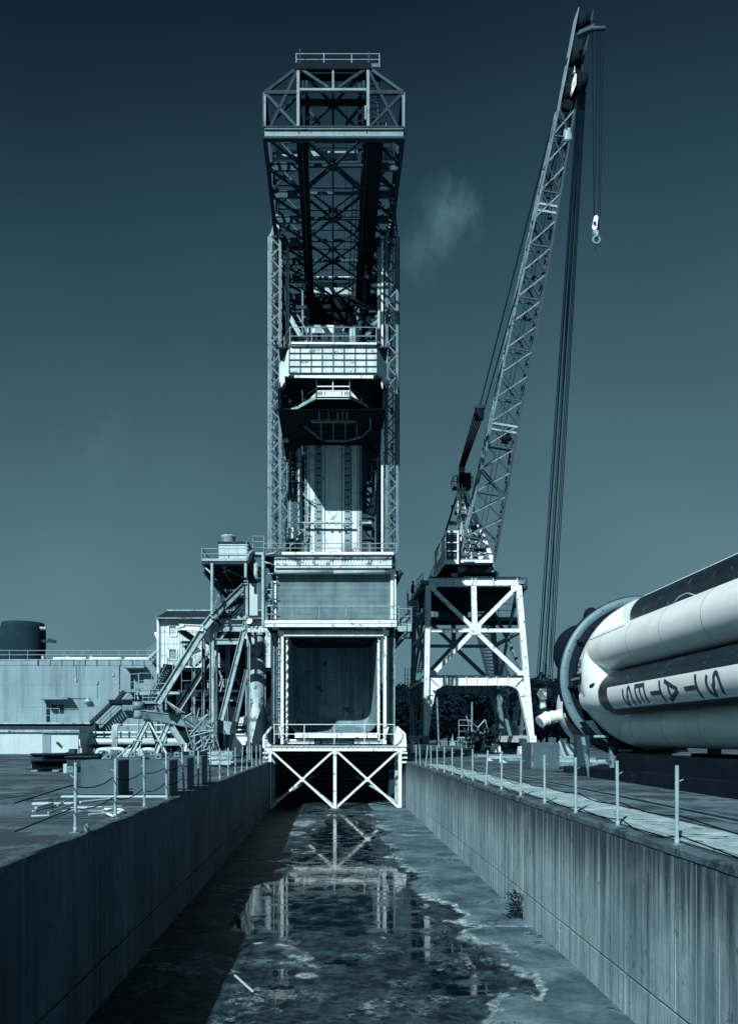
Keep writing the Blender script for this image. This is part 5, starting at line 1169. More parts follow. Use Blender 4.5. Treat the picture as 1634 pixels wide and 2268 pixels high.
# ---------------------------------------------------------------- concrete bunker
bk_ = thing('bunker', 'streaked concrete bunker with roof railing and two hooded doorways', 'building', (-28, 88, 0))
Yk = 86.0
bx0_, bx1_ = P(-60, 0, Yk).x, P(349, 0, Yk).x
rz = L1(0, 690, Yk).z; lz = L1(0, 1400, Yk).z
def wall_with_holes(name, x0_, x1_, z0_, z1_, Y, holes, th, m, par):     # front wall as strips round its openings
    xs = sorted({x0_, x1_}|{h_[0] for h_ in holes}|{h_[1] for h_ in holes}); bm = bmesh.new()
    for a, b in zip(xs, xs[1:]):
        hs = [h_ for h_ in holes if h_[0] <= a+1e-6 and h_[1] >= b-1e-6]
        zz = [(z0_, z1_)]
        for h_ in hs:
            nz_ = []
            for u, v in zz:
                if h_[2] > u: nz_.append((u, h_[2]))
                if h_[3] < v: nz_.append((h_[3], v))
            zz = nz_
        for u, v in zz:
            r = bmesh.ops.create_cube(bm, size=1)
            for vt in r['verts']: vt.co = V((a+(vt.co.x+.5)*(b-a), Y+(vt.co.y+.5)*th, u+(vt.co.z+.5)*(v-u)))
    return mk(name, bm, m, par)
d1 = (L1(136, 0, Yk).x, L1(340, 0, Yk).x, L1(0, 1390, Yk).z, L1(0, 1150, Yk).z)
d2 = (L1(1090, 0, Yk).x, L1(1240, 0, Yk).x, L1(0, 1025, Yk).z, L1(0, 800, Yk).z)
wall_with_holes('front_wall', bx0_, bx1_, 0, rz, Yk, [d1, d2], .5, CONCB, bk_)
box('side_wall', (bx1_-.5, Yk+.51, 0), (bx1_, Yk+14, rz), CONCB, bk_); box('roof_slab', (bx0_, Yk+.52, rz-.3), (bx1_-.52, Yk+14, rz-.01), CONCB, bk_)
box('coping', (bx0_, Yk-.06, rz), (bx1_+.05, Yk+.5, rz+.1), GALV, bk_); box('coping_drip', (bx0_, Yk-.03, rz-.55), (bx1_, Yk, rz-.5), STEEL, bk_)
box('canopy', (L1(40, 0, Yk-1.6).x, Yk-1.5, d1[3]+.1), (L1(372, 0, Yk-1.6).x, Yk, d1[3]+.3), CONCB, bk_); box('canopy', (L1(1003, 0, Yk-1.6).x, Yk-1.5, d2[3]+.1), (L1(1240, 0, Yk-1.6).x, Yk, d2[3]+.3), CONCB, bk_)
for d in (d1, d2):
    dd = box('door', (d[0], Yk+.5, d[2]), (d[1], Yk+.56, d[3]), DOORM, bk_)
    box('door_split', ((d[0]+d[1])/2-.02, Yk+.49, d[2]), ((d[0]+d[1])/2+.02, Yk+.5, d[3]), DARKST, bk_)
for x in (175, 255): box('door_window', (L1(x, 0, Yk).x, Yk+.48, L1(0, 1250, Yk).z), (L1(x+60, 0, Yk).x, Yk+.5, L1(0, 1190, Yk).z), GLASSD, bk_)
railing(bk_, [(bx0_, Yk+.1, rz+.1), (bx1_-.2, Yk+.1, rz+.1)], L1(0, 575, Yk).z-rz-.1, 2.03, RAILG, .06)
for i in range(13):
    x = L1(42+i*133, 0, Yk).x
    if x < bx1_: box('post_bracket', (x-.06, Yk-.12, rz-.55), (x+.06, Yk-.061, rz+.1), STEEL, bk_)
for a, b in ((210, 585), (618, 985), (1020, 1310)): bvbox('skylight', (L1(a, 0, Yk+2).x, Yk+2, rz), (L1(b, 0, Yk+2).x, Yk+4, L1(0, 655, Yk+2).z), WHITE2, bk_, .08, 2)
tube('conduit', L1(340, 1124, Yk-.05), L1(610, 1124, Yk-.05), .05, DARKST, bk_)
lathe('flood_lamp', [(0, .12), (.1, .3), (.45, .38), (.5, .34), (.5, .02)], L1(612, 1145, Yk-.2)+V((0, 0, .1)), (0, -.55, -.8), GALV, bk_, 14); box('lamp_bracket', L1(600, 1140, Yk-.3), L1(628, 1115, Yk), STEEL, bk_)
for z in (rz-2.6, rz-5.0): box('form_joint', (bx0_, Yk-.004, z), (bx1_, Yk+.001, z+.03), STEEL, bk_)
for x in (95, 440, 800): box('form_joint', (L1(x, 0, Yk).x, Yk-.005, .2), (L1(x, 0, Yk).x+.03, Yk+.001, rz-.6), STEEL, bk_)
for x, y in ((460, 930), (700, 960), (880, 870)): bvbox('wall_box', L1(x, y, Yk-.15), L1(x+24, y-34, Yk), GALV, bk_, .02, 1)
tube('down_pipe', L1(960, 1090, Yk-.1), L1(960, 720, Yk-.1), .12, STEEL, bk_); tube('conduit', L1(472, 896, Yk-.05), L1(472, 740, Yk-.05), .06, STEEL, bk_); tube('conduit', L1(712, 926, Yk-.05), L1(712, 1124, Yk-.05), .05, STEEL, bk_)
for x in (100, 380, 650): tube('roof_vent', L1(x, 690, Yk+5), L1(x, 640, Yk+5), .4, GALV, bk_)
# landing, stair and lower wall
ld = part('landing', bk_)
box('landing_slab', (bx0_, Yk-2.2, lz-.15), (L1(640, 0, Yk-2).x, Yk-.02, lz), GALV, ld)
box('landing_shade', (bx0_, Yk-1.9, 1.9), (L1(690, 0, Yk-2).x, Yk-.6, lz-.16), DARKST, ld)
railing(ld, [L1(-200, 1400, Yk-2.1), L1(285, 1400, Yk-2.1)], 1.5, 2, RAILG, .06); railing(ld, [L1(350, 1405, Yk-2.1), L1(632, 1405, Yk-2.1)], 1.5, 2, RAILG, .06)
tube('gate_post', L1(332, 1400, Yk-2.1), L1(332, 1295, Yk-2.1), .06, RAILG, ld)
stair(bk_, L1(645, 1400, Yk-1.6), L1(895, 1160, Yk-1.6), 1.1, DARKST, YA, True)
box('mid_landing', L1(890, 1165, Yk-2.2), L1(1000, 1150, Yk-1), DARKST, bk_); stair(bk_, L1(935, 1150, Yk-1.6), L1(1030, 1035, Yk-1.6), 1.1, DARKST, YA, True)
box('upper_landing', L1(1025, 1050, Yk-2.4), L1(1400, 1030, Yk-.1), STEEL, bk_)
railing(bk_, [L1(1028, 1035, Yk-2.3), L1(1180, 1035, Yk-2.3)], 1.75, 2, RAILG, .06); railing(bk_, [L1(1185, 1010, Yk-2.3), L1(1330, 1010, Yk-2.3)], 1.6, 2, RAILG, .06)
lw = L3(400, 420, 90)
box('annex_wall', (bx1_, 90, 0), (P(640, 0, 90).x, 90.5, 6.8), CONCB, bk_)
# steel access landing in front
la = thing('access_landing', 'open steel landing with railings and steps between bunker stair and service tower', 'landing', L1(1270, 1160, 66)*1)
lY = 66
box('landing_floor', L1(1150, 1080, lY), L1(1560, 1062, lY+2), GALV, la)
railing(la, [L1(1140, 1150, lY-.5), L1(1140, 1149, lY-.4), L1(1500, 1150, lY-.5)], L1(0, 950, lY).z-L1(0, 1150, lY).z, 1.2, RAILG, .06, 1)
railing(la, [L1(1230, 1160, lY-1), L1(1410, 1160, lY-1)], L1(0, 1020, lY).z-L1(0, 1160, lY).z, .7, RAILG, .06, 2)
mem('landing_beam', L1(1200, 1172, lY-1), L1(1420, 1172, lY-1), .25, 1.2, STEEL, la)
stair(la, L1(1310, 1180, lY-.8), L1(1520, 800, lY+1.5), .9, GALV, YA)
for x in (1160, 1480): tube('landing_leg', V((L1(x, 0, lY).x, lY+.5, 0)), L1(x, 1075, lY)+V((0, .5, 0)), .18, GALV, la)

# ---------------------------------------------------------------- corrugated house on stilts
ch = thing('clad_house', 'tall corrugated white house on stilts with a dark hipped roof', 'building', (-14, 87, 0))
Yh_ = 84.0
c0, c1 = P(350.5, 0, Yh_).x, P(600, 0, Yh_).x
cz0, cz1 = L2(0, 1770, Yh_).z, L2(0, 1140, Yh_).z
wx = (L2(246, 0, Yh_).x, L2(350, 0, Yh_).x)
w1 = (L2(0, 1365, Yh_).z, L2(0, 1235, Yh_).z); w2 = (L2(0, 1668, Yh_).z, L2(0, 1540, Yh_).z)
for xa, xb, z0_, z1_ in ((c0, wx[0], cz0, cz1), (wx[1], c1, cz0, cz1), (wx[0], wx[1], cz0, w2[0]), (wx[0], wx[1], w2[1], w1[0]), (wx[0], wx[1], w1[1], cz1)):
    corrugated('wall_sheet', (xa, Yh_, z0_), (xb-xa, 0, 0), (0, 0, z1_-z0_), .33, .06, CORR, ch)
for y in (1312, 1460, 1615): mem('sheet_lap', L2(132, y, Yh_-.07), V((c1, Yh_-.07, L2(0, y, Yh_).z)), .03, .02, GALV, ch)
box('house_core', (c0+.02, Yh_+.12, cz0), (c1, Yh_+8, cz1), DARKST, ch); corrugated('wall_sheet', (c0, Yh_+8, cz0), (0, -8, 0), (0, 0, cz1-cz0), .33, .06, CORR, ch)
mem('corner_trim', (c0-.02, Yh_-.06, cz0-.6), (c0-.02, Yh_-.06, cz1), .16, .16, WHITE, ch)
for (z0_, z1_), louv in ((w1, False), (w2, True)):
    wn_ = part('window', ch)
    for a, b in (((wx[0], z0_), (wx[0], z1_)), ((wx[1], z0_), (wx[1], z1_)), ((wx[0], z0_), (wx[1], z0_)), ((wx[0], z1_), (wx[1], z1_))): mem('window_frame', (a[0], Yh_-.05, a[1]), (b[0], Yh_-.05, b[1]), .12, .16, WHITE if a[1] != b[1] or a[1] == z0_ else STEEL, wn_)
    if louv:
        for k in range(8):
            zz = z0_+.1+(z1_-z0_-.2)*k/7.5; prism('louvre_slat', [(wx[0]+.06, Yh_-.06, zz), (wx[1]-.06, Yh_-.06, zz), (wx[1]-.06, Yh_+.09, zz+.17), (wx[0]+.06, Yh_+.09, zz+.17)], (0, .01, .02), GALV, wn_)
    else: box('boarded_pane', (wx[0]+.06, Yh_+.02, z0_+.06), (wx[1]-.06, Yh_+.06, z1_-.06), mat('boarded_window', .5, .5, .2, 2, streak=.4), wn_)
e0, e1 = L2(72, 1132, Yh_-.8), L2(226, 1038, Yh_+4)
bm = bmesh.new()
ex0, ex1 = e0.x, c1+.6; ry = Yh_+4.2; rz_ = L2(0, 1040, ry).z; rx0_ = L2(226, 0, ry).x
vs = [bm.verts.new(p) for p in ((ex0, Yh_-.8, cz1), (ex1, Yh_-.8, cz1), (ex1, ry, rz_), (rx0_, ry, rz_), (ex0, Yh_+9, cz1), (ex1, Yh_+9, cz1))]
for f in ((0, 1, 2, 3), (0, 3, 4), (3, 2, 5, 4), (0, 4, 5, 1)): bm.faces.new([vs[i] for i in f])
bmesh.ops.recalc_face_normals(bm, faces=bm.faces); mk('roof', bm, ROOF, ch)
n = 46
for k in range(n):
    x = ex0+.3+(ex1-ex0-.4)*k/n; t_ = min(1, (x-ex0)/(rx0_-ex0)) if x < rx0_ else 1
    mem('roof_rib', (x, Yh_-.8, cz1+.03), (x, Yh_-.8+(ry-Yh_+.8)*t_, cz1+(rz_-cz1)*t_+.03), .07, .07, ROOF, ch, ref=ZA)
mem('ridge_cap', (rx0_, ry, rz_+.05), (ex1, ry, rz_+.05), .14, .3, GALV, ch); mem('eave_gutter', (ex0, Yh_-.85, cz1-.06), (ex1, Yh_-.85, cz1-.06), .14, .14, STEEL, ch)
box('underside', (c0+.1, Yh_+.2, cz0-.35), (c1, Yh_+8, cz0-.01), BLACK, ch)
for x in (138, 560, 850): mem('stilt', V((L2(x, 0, Yh_).x, Yh_+.3, 0)), V((L2(x, 0, Yh_).x, Yh_+.3, cz0)), .35, .3, STEEL, ch, 'hbeam')
tube('down_pipe', L2(122, 1140, Yh_-.15), L2(122, 2000, Yh_-.15), .16, GALV, ch)
mem('wall_bracket', L2(62, 1322, Yh_), L2(118, 1322, Yh_), .12, .12, WHITE, ch); mem('wall_bracket', L2(66, 1325, Yh_), L2(112, 1425, Yh_), .12, .12, WHITE, ch); mem('wall_bracket', L2(118, 1352, Yh_), L2(90, 1372, Yh_), .1, .1, WHITE, ch)
tube('whip_aerial', L2(72, 1550, Yh_+.5), L2(42, 1180, Yh_+.5), .035, STEEL, ch)
mem('door_hood', L2(410, 1442, Yh_-1), L2(560, 1445, Yh_-.6), .14, 1.2, DARKST, ch); box('door_recess', L2(458, 1740, Yh_-.09), L2(540, 1500, Yh_-.07), DARKST, ch)
mem('underside_flap', L2(175, 1745, Yh_-1.2), L2(320, 1760, Yh_-.8), .35, .5, BLACK, ch)
stair(ch, L1(1290, 680, Yh_+1), L1(1400, 585, Yh_+1), .9, GALV, YA)
bvbox('grey_pump_house', L2(500, 1745, 78), L2(560, 1650, 80), SHEDM, ch, .04, 1)
box('under_house_shade', (c0+.5, Yh_+5, 0), (c1, Yh_+5.2, cz0-.36), BLACK, ch)  # black sheet standing in for the shade of the open underside

# ---------------------------------------------------------------- dark tank beyond the bunker, white shed, pipes
tk = thing('dark_tank', 'dark cylindrical tank with a lamp and jib on top standing beyond the bunker', 'tank', (P(52, 0, 104).x, 104, 0))
X = P(52, 0, 104).x; rr = 48/F*104
lathe('tank_shell', [(0, rr), (15.5, rr), (16.2, rr*.93), (16.3, .02)], (X, 104, 0), (0, 0, 1), mat('tank_dark', .03, .9, .2, .4, spec=.05), tk, 32)
mem('jib', L1(90, 472, 103), L1(245, 480, 103), .3, .3, DARKST, tk); mem('jib', L1(160, 452, 103), L1(245, 478, 103), .3, .3, DARKST, tk)
mem('tank_rail', L1(-60, 322, 103), L1(135, 322, 103), .25, .25, GALV, tk); tube('tank_rail', L1(-60, 345, 103), L1(130, 345, 103), .08, STEEL, tk)
bvbox('tank_lamp', L1(38, 305, 103), L1(85, 270, 104), GALV, tk, .15, 2); tube('lamp_stem', L1(60, 330, 103.3), L1(60, 300, 103.3), .2, STEEL, tk)
sh_ = thing('shed', 'low white flat-roofed shed with a grey door', 'shed', (-25.5, 78, 0))
Yq = 76.6
s0, s1, sz = P(-30, 0, Yq).x, L1(500, 0, Yq).x, L1(0, 1505, Yq).z
bvbox('shed_wall', (s0, Yq, 0), (s1, Yq+5, sz), SHEDM, sh_, .02, 1); box('shed_roof', (s0-.1, Yq-.25, sz), (s1+.15, Yq+5.2, sz+.22), GALV, sh_); box('roof_trim', (L1(92, 0, Yq).x, Yq-.3, sz-.06), (s1+.2, Yq-.25, sz+.1), STEEL, sh_)
box('shed_door', (L1(98, 0, Yq).x, Yq-.05, .05), (L1(190, 0, Yq).x, Yq, L1(0, 1530, Yq).z), DOORM, sh_); box('door_frame', (L1(93, 0, Yq).x, Yq-.03, .05), (L1(97, 0, Yq).x, Yq, L1(0, 1525, Yq).z), STEEL, sh_)
tube('wall_spout', L1(264, 1628, Yq), L1(264, 1632, Yq-.5), .25, DARKST, sh_); pipe('vent_stub', [L1(512, 1585, Yq), L1(515, 1650, Yq), L1(535, 1690, Yq)], .1, WHITE, sh_, 6)
o = bvbox('meter_cabinet', L1(513, 1755, Yq-.3)*1, L1(550, 1690, Yq), SHEDM, None, .03, 1); tag(o, 'small pale cabinet against the corner of the white shed', 'cabinet')
o = bvbox('crate', (L1(388, 0, 75).x, 75, 0), (L1(462, 0, 75).x, 75.8, L1(0, 1695, 75).z), DARKST, None, .03, 1); tag(o, 'dark crate in front of the white shed wall', 'crate')
o = bvbox('crate', (L1(355, 0, 75).x, 75, 0), (L1(384, 0, 75).x, 75.5, L1(0, 1732, 75).z), BLACK, None, .05, 1); tag(o, 'small black drum-like box beside the dark crate by the shed', 'box')
pl = thing('main_pipeline', 'large silver horizontal pipe with thinner pipes above it running before the bunker', 'pipeline', (-14, 80, 0))
tube('main_pipe', L1(560, 1612, 80), L1(1640, 1612, 80), .66, SILV, pl); tube('upper_pipe', L1(610, 1512, 80.5), L1(1640, 1507, 80.5), .26, SILV, pl); tube('thin_pipe', L1(640, 1556, 80.5), L1(1500, 1556, 80.5), .12, SILV, pl); tube('upper_pipe', L1(1000, 1425, 80.7), L1(1640, 1425, 80.7), .16, SILV, pl)
for k in range(12): mem('pipe_support', V((L1(600+k*95, 0, 80.4).x, 80.5, 0)), L1(600+k*95, 1500, 80.4), .1, .2, DARKST, pl)
tube('dark_pipe', L1(520, 1660, 81), L1(1640, 1660, 81), .5, BLACK, pl)
for x in (890, 912, 935): pipe('riser_pipe', [V((L1(x, 0, 77).x, 77, 0)), L1(x, 1425, 77), L1(x+60, 1420, 77.5)], .22, SILV, pl, 8, .3)
def upipe(x0_, x1_, ytop, Y, lab):
    a, b = L3b(x0_, 0, Y).x, L3b(x1_, 0, Y).x; z = L3b(0, ytop, Y).z
    o = pipe('hoop_pipe', [(a, Y, 0), (a, Y, z), (b, Y, z), (b, Y, 0)], .32, SILV, None, 10, .45); tag(o, lab, 'pipe')
upipe(808, 985, 150, 60, 'pale bent hoop pipe nearest the white shed'); upipe(858, 1165, 145, 62.5, 'wide pale hoop pipe behind the first one by the shed')
upipe(1198, 1390, 158, 60, 'pale hoop pipe rising beyond the dark blocks'); upipe(1375, 1560, 150, 62.5, 'pale hoop pipe nearest to the trestle legs')
for i, (x0_, y0_, x1_, y1_) in enumerate(((850, 280, 985, 195), (1035, 265, 1240, 95), (1240, 260, 1330, 200))):
    Y = 52; a, b = L3b(x0_, y0_, Y), L3b(x1_, y1_, Y); o = tube('loose_rod', (a.x, Y, .1), b, .12, GALV, None); tag(o, ('short pale rod leaning on the first hoop pipe', 'long pale rod leaning from the ground to the trestle', 'short pale rod lying before the second pair of hoop pipes')[i], 'rod')
# rolled beams on the apron
for i, (x0_, y0_, x1_, y1_, Y, h_, lab) in enumerate(((-40, 270, 380, 275, 41, .55, 'long rusty beam nearest the white shed'), (100, 282, 780, 262, 38, .5, 'dark rolled beam with a white tipped end'), (420, 300, 880, 250, 36, .45, 'dark beam lying beside the dark blocks'), (-30, 380, 360, 375, 37, .4, 'low dark beam on the apron in front of the beam stack'))):
    a, b = L3b(x0_, 0, Y).x, L3b(x1_, 0, Y).x; z = max(L3b(0, y0_, Y).z, .3)
    o = mem('steel_beam', (a, Y, z), (b, Y+rnd.uniform(-.5, 1.5), z+.02), h_, .4, BLACK if i % 2 else DARKST, None, 'hbeam'); tag(o, lab, 'steel beam')
    for t_ in (.15, .85):
        o2 = bvbox('timber_bearer', (a+(b-a)*t_-.15, Y-.3, 0), (a+(b-a)*t_+.15, Y+.8, max(.05, z-h_/2)), STEEL, None, .02, 1); tag(o2, ('small bearer under beam %s, %s end' % (('by the shed', 'with the white tip', 'by the blocks', 'in front of the stack')[i], 'shed' if t_ < .5 else 'trench')), 'bearer')
for i, (x, y, w_, Y) in enumerate(((372, 335, 50, 35), (100, 330, 40, 38))):
    a = L3b(x, y+60, Y); o = bvbox('end_plate', (a.x, Y, .02), (L3b(x+w_, 0, Y).x, Y+.05, max(.2, L3b(0, y, Y).z)), GALV, None, .01, 1)
    tag(o, ('pale end plate at the foot of the dark beams beside the blocks', 'pale plate leaning by the rusty beam')[i], 'plate')

# dark cast blocks with lifting lugs
def blk(x0_, x1_, y0_, h_, lab, lugx):
    t_ = thing('cast_block', lab, 'block', ((x0_+x1_)/2, y0_, 0), 'dark cast blocks in rows by the trench')
    bvbox('block_body', (x0_, y0_, .06), (x1_, y0_+1.15, h_), BLOCK, t_, .012, 2, loc=(0, 0, 0))
    box('plinth_strip', (x0_-.02, y0_+.05, 0), (x1_+.02, y0_+1.1, .06), APRON, t_)
    c = x0_+(x1_-x0_)*lugx
    lug = bvbox('lifting_lug', (c-.09, y0_+.4, h_), (c+.09, y0_+.46, h_+.17), BLOCKT, t_, .02, 1); tube('lug_hole', (c, y0_+.39, h_+.09), (c, y0_+.47, h_+.09), .06, BLACK, t_)
    return t_
HB = .96
for r_, yy in enumerate((21.25, 23.7, 26.15)):
    blk(-6.56+.1*r_, -5.58+.02*r_, yy, HB, ('dark block nearest the camera in the outer row', 'dark block hidden between the two nearest blocks', 'farthest dark block in the outer row')[r_], .62)
    blk(-5.19+.02*r_, -4.24+.03*r_, yy, HB, ('dark block nearest the camera in the row along the trench', 'middle dark block in the row along the trench', 'farthest dark block in the row along the trench')[r_], .6)
o = bvbox('timber_bearer', (-7.0, 21.0, 0), (-4.3, 21.2, .05), SHEDM, None, .01, 1); tag(o, 'flat pale timber strip in front of the nearest dark blocks', 'timber')

# loose pipes on the apron
specs = [(-20, 850, 180, 848), (40, 880, 300, 905), (0, 868, 330, 846), (180, 905, 380, 842), (-30, 915, 540, 905), (-20, 950, 250, 905), (100, 930, 560, 880), (20, 985, 240, 940), (-40, 1035, 190, 1028), (180, 1030, 520, 905), (440, 960, 890, 958), (560, 930, 880, 945), (480, 985, 690, 1005), (700, 1020, 1060, 995), (890, 950, 1130, 948), (540, 850, 860, 800), (590, 870, 1025, 830), (300, 945, 460, 850), (10, 965, 200, 930), (360, 1020, 560, 1008)]
order_ = sorted(range(len(specs)), key=lambda j: -(specs[j][1]+specs[j][3]))
for i, (x0_, y0_, x1_, y1_) in enumerate(specs):
    def gnd(x, y):
        py = (2560+y/3.7136)/1.5667; Y = EYE*F/(py-HY); return V(((((120+x/3.7136)/1.5667)-HX)/F*Y, Y, 0))
    a, b = gnd(x0_, y0_+14), gnd(x1_, y1_+14); d = (.042, .055, .036)[i % 3]; z = d/2+.01+(i*7 % 5)*.028
    m_ = (SHEDM, GALV, STEEL, GALV)[i % 4]
    o = mem('loose_pipe', a+ZA*z, b+ZA*(z+rnd.uniform(0, .03)), d, d, m_, None, 'tube'); tag(o, 'pale pipe lying in the loose heap by the shaded trench wall, %s from the camera' % ordinal(order_.index(i)+1), 'pipe', 'loose pipes heaped on the apron')
def gnd2(x, y): py = (2560+y/3.7136)/1.5667; Y = EYE*F/(py-HY); return V(((((120+x/3.7136)/1.5667)-HX)/F*Y, Y, .06))
o = pipe('bent_pipe', [gnd2(885, 955), gnd2(1120, 960), gnd2(1165, 985), gnd2(1080, 1000)], .05, WHITE2, None, 8, .15); tag(o, 'bent pale pipe with an elbow at the end of the loose heap', 'pipe')
o = pipe('bent_pipe', [gnd2(880, 1000), gnd2(930, 1015), gnd2(1010, 1045)], .05, WHITE2, None, 8, .1); tag(o, 'short pale elbow pipe nearest the trench in the loose heap', 'pipe')
# ================================================================== gantry crane
cr = thing('gantry_crane', 'white portal crane with long lattice boom standing on rails beside the tower', 'crane', (12.3, 74, 0))
Yg, DY = 68.0, 11.6
def gframe(dy, m, nm):
    g_ = part(nm, cr); off = V((0, dy, 0))
    q = lambda x, y, d=0: G5(x, y, Yg)+off+V((0, d, 0))
    # top girder
    box('top_girder', q(388, 278), q(1328, 198)+V((0, .12, 0)), m, g_); box('girder_flange', q(380, 198, -.25), q(1336, 190, .4), DARKST if dy == 0 else m, g_); box('girder_flange', q(380, 283, -.25), q(1336, 276, .4), m, g_)
    for x in (388, 650, 836, 874, 1056, 1308): mem('stiffener', q(x, 277, -.1), q(x, 197, -.1), .06, .2, m, g_)
    mem('post', q(853, 283, -.05), q(864, 700, -.05), .42, .3, m, g_, 'box')
    for a, b, w_ in (((455, 345), (825, 700), .33), ((1255, 345), (905, 695), .33), ((820, 790), (455, 1180), .34), ((905, 790), (1320, 1185), .36)):
        mem('diagonal', q(*a), q(*b), w_, .25, m, g_, 'hbeam' if m is not WHITE else 'box')
    for a, b in (((395, 750), (812, 750)), ((918, 751), (1338, 752))): mem('tie', q(*a), q(*b), .30, .25, m, g_)
    prism('centre_plate', [q(805, 695, -.2), q(835, 680, -.2), q(895, 680, -.2), q(930, 695, -.2), q(925, 795, -.2), q(812, 795, -.2)], (0, .06, 0), m, g_)
    prism('gusset', [q(400, 284, -.2), q(462, 284, -.2), q(460, 338, -.2), q(440, 352, -.2), q(400, 335, -.2)], (0, .05, 0), m, g_); prism('gusset', [q(1240, 284, -.2), q(1308, 284, -.2), q(1308, 335, -.2), q(1262, 352, -.2), q(1245, 338, -.2)], (0, .05, 0), m, g_)
    prism('gusset', [q(385, 1170, -.2), q(452, 1170, -.2), q(470, 1226, -.2), q(385, 1226, -.2)], (0, .05, 0), DARKST if dy == 0 else m, g_); prism('gusset', [q(1306, 1180, -.2), q(1382, 1172, -.2), q(1385, 1226, -.2), q(1312, 1226, -.2)], (0, .05, 0), m, g_)
    prism('gusset', [q(385, 735, -.1), q(418, 742, -.1), q(415, 762, -.1), q(385, 775, -.1)], (0, .05, 0), m, g_); prism('gusset', [q(1315, 742, -.1), q(1342, 730, -.1), q(1344, 775, -.1), q(1318, 762, -.1)], (0, .05, 0), m, g_)
    for k in range(7):
        for dx in (-40, -20, 20, 40): tube('rivet', q(866+dx*(.6+k*.06), 705+k*12, -.22), q(866+dx*(.6+k*.06), 705+k*12, -.2), .05, STEEL, g_)
    # legs
    mem('leg', q(354, 1908), q(379, 285), .42, .55, m, g_, 'box'); mem('leg_flange', q(338, 1908, -.3), q(364, 285, -.3), .1, .12, m, g_); mem('leg_flange', q(374, 1600, -.3), q(396, 285, -.3), .08, .12, m, g_)
    mem('leg', q(1460, 1898), q(1324, 285), .46, .55, m, g_, 'box'); mem('leg_flange', q(1478, 1898, -.3), q(1342, 285, -.3), .1, .12, m, g_); mem('leg_flange', q(1440, 1895, -.3), q(1310, 285, -.3), .08, .12, m, g_)
    # arched portal plate
    inner = [(1446, 1895), (1345, 1440), (1330, 1395), (1305, 1360), (1262, 1336), (1215, 1324), (560, 1324), (512, 1338), (478, 1362), (452, 1398), (436, 1440), (368, 1880)]
    prism('portal_plate', [q(375, 1228), q(1388, 1228), q(1472, 1895)]+[q(*p) for p in inner]+[q(350, 1880)], (0, .3, 0), m, g_)
    for a, b in zip(inner, inner[1:]): mem('arch_flange', q(*a, .15), q(*b, .15), .07, .62, m if dy == 0 else m, g_)
    box('portal_flange', q(372, 1230, -.2), q(1392, 1222, .5), DARKST if dy == 0 else m, g_)
    for x in (556, 672, 778, 884, 990, 1092, 1212): mem('stiffener', q(x, 1322, -.08), q(x, 1230, -.08), .05, .16, m, g_)
    for a, b in (((385, 1235), (492, 1340)), ((1385, 1235), (1285, 1340)), ((370, 1420), (438, 1432)), ((1345, 1440), (1402, 1425))): mem('stiffener', q(*a, -.06), q(*b, -.06), .06, .12, m if dy else GALV, g_)
    return g_
gframe(0, WHITE, 'front_frame'); GSH = mat('gantry_white_in_shade', .20, .5, .2, .8, streak=.3, rust=.3, rg=.05)  # white paint darkened for the rear frame: its shade is put into the colour
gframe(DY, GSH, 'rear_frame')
q = lambda x, y, d=0: G5(x, y, Yg)+V((0, d, 0))
sdp = part('side_bracing', cr)
for (xa, xb, xc_, xd) in ((379, 366, 358, 348),): pass
def legx(side, y): return (378+(346-378)*(y-285)/1620) if side < 0 else (1324+(1460-1324)*(y-285)/1610)
for s in (-1, 1):
    P_ = lambda y, d: q(legx(s, y), y, d)
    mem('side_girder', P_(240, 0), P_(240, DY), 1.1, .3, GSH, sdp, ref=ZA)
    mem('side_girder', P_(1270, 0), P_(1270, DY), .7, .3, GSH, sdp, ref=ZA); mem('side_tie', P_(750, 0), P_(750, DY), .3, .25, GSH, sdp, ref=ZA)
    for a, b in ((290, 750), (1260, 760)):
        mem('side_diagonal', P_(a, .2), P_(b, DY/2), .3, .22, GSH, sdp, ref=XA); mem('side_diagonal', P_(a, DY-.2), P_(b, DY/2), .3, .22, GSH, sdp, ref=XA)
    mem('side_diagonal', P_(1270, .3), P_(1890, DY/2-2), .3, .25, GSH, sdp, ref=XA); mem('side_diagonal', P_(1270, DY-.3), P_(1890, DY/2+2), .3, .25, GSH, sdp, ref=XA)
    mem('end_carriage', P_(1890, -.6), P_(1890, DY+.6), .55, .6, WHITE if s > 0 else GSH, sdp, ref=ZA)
# deck, turntable underside
dk = part('deck', cr)
box('deck_plate', q(392, 290, .45), q(1320, 272, .45)+V((0, DY-.9, 0)), BLACK, dk)
c = q(840, 330, DY/2)
lathe('slewing_ring', [(0, 3.6), (.55, 3.9), (1.0, 3.9)], c-V((0, 0, .4)), (0, 0, 1), BLACK, dk, 36, cap=True)
zk = G5(0, 640, 78.4).z
ka, kb = G5(225, 0, 78.4).x, G5(1335, 0, 78.4).x
box('walkway_beam', (ka, 78.4, zk-.25), (kb, 78.6, zk+.3), GSH, dk); box('walkway_floor', (ka, 77.0, zk-.5), (kb, 78.39, zk-.3), BLACK, dk)
railing(dk, [(ka, 78.3, zk+.3), (kb, 78.3, zk+.3)], 1.25, 2.0, STEEL, .06)
bvbox('control_cabinet', G5(492, 605, 79.4), G5(615, 470, 80.2), GSH, dk, .04, 1); bvbox('small_cabinet', G5(690, 608, 79), G5(732, 545, 79.6), GSH, dk, .06, 1); bvbox('small_cabinet', G5(735, 608, 79), G5(786, 545, 79.6), GSH, dk, .06, 1)
tube('hanging_trunk', G5(655, 605, 75), G5(655, 420, 75), .8, BLACK, dk)
for x, s in ((490, 1), (1000, 1)): box('hanging_plate', G5(x-70, 500, 79), G5(x, 440, 79.2), BLACK, dk)
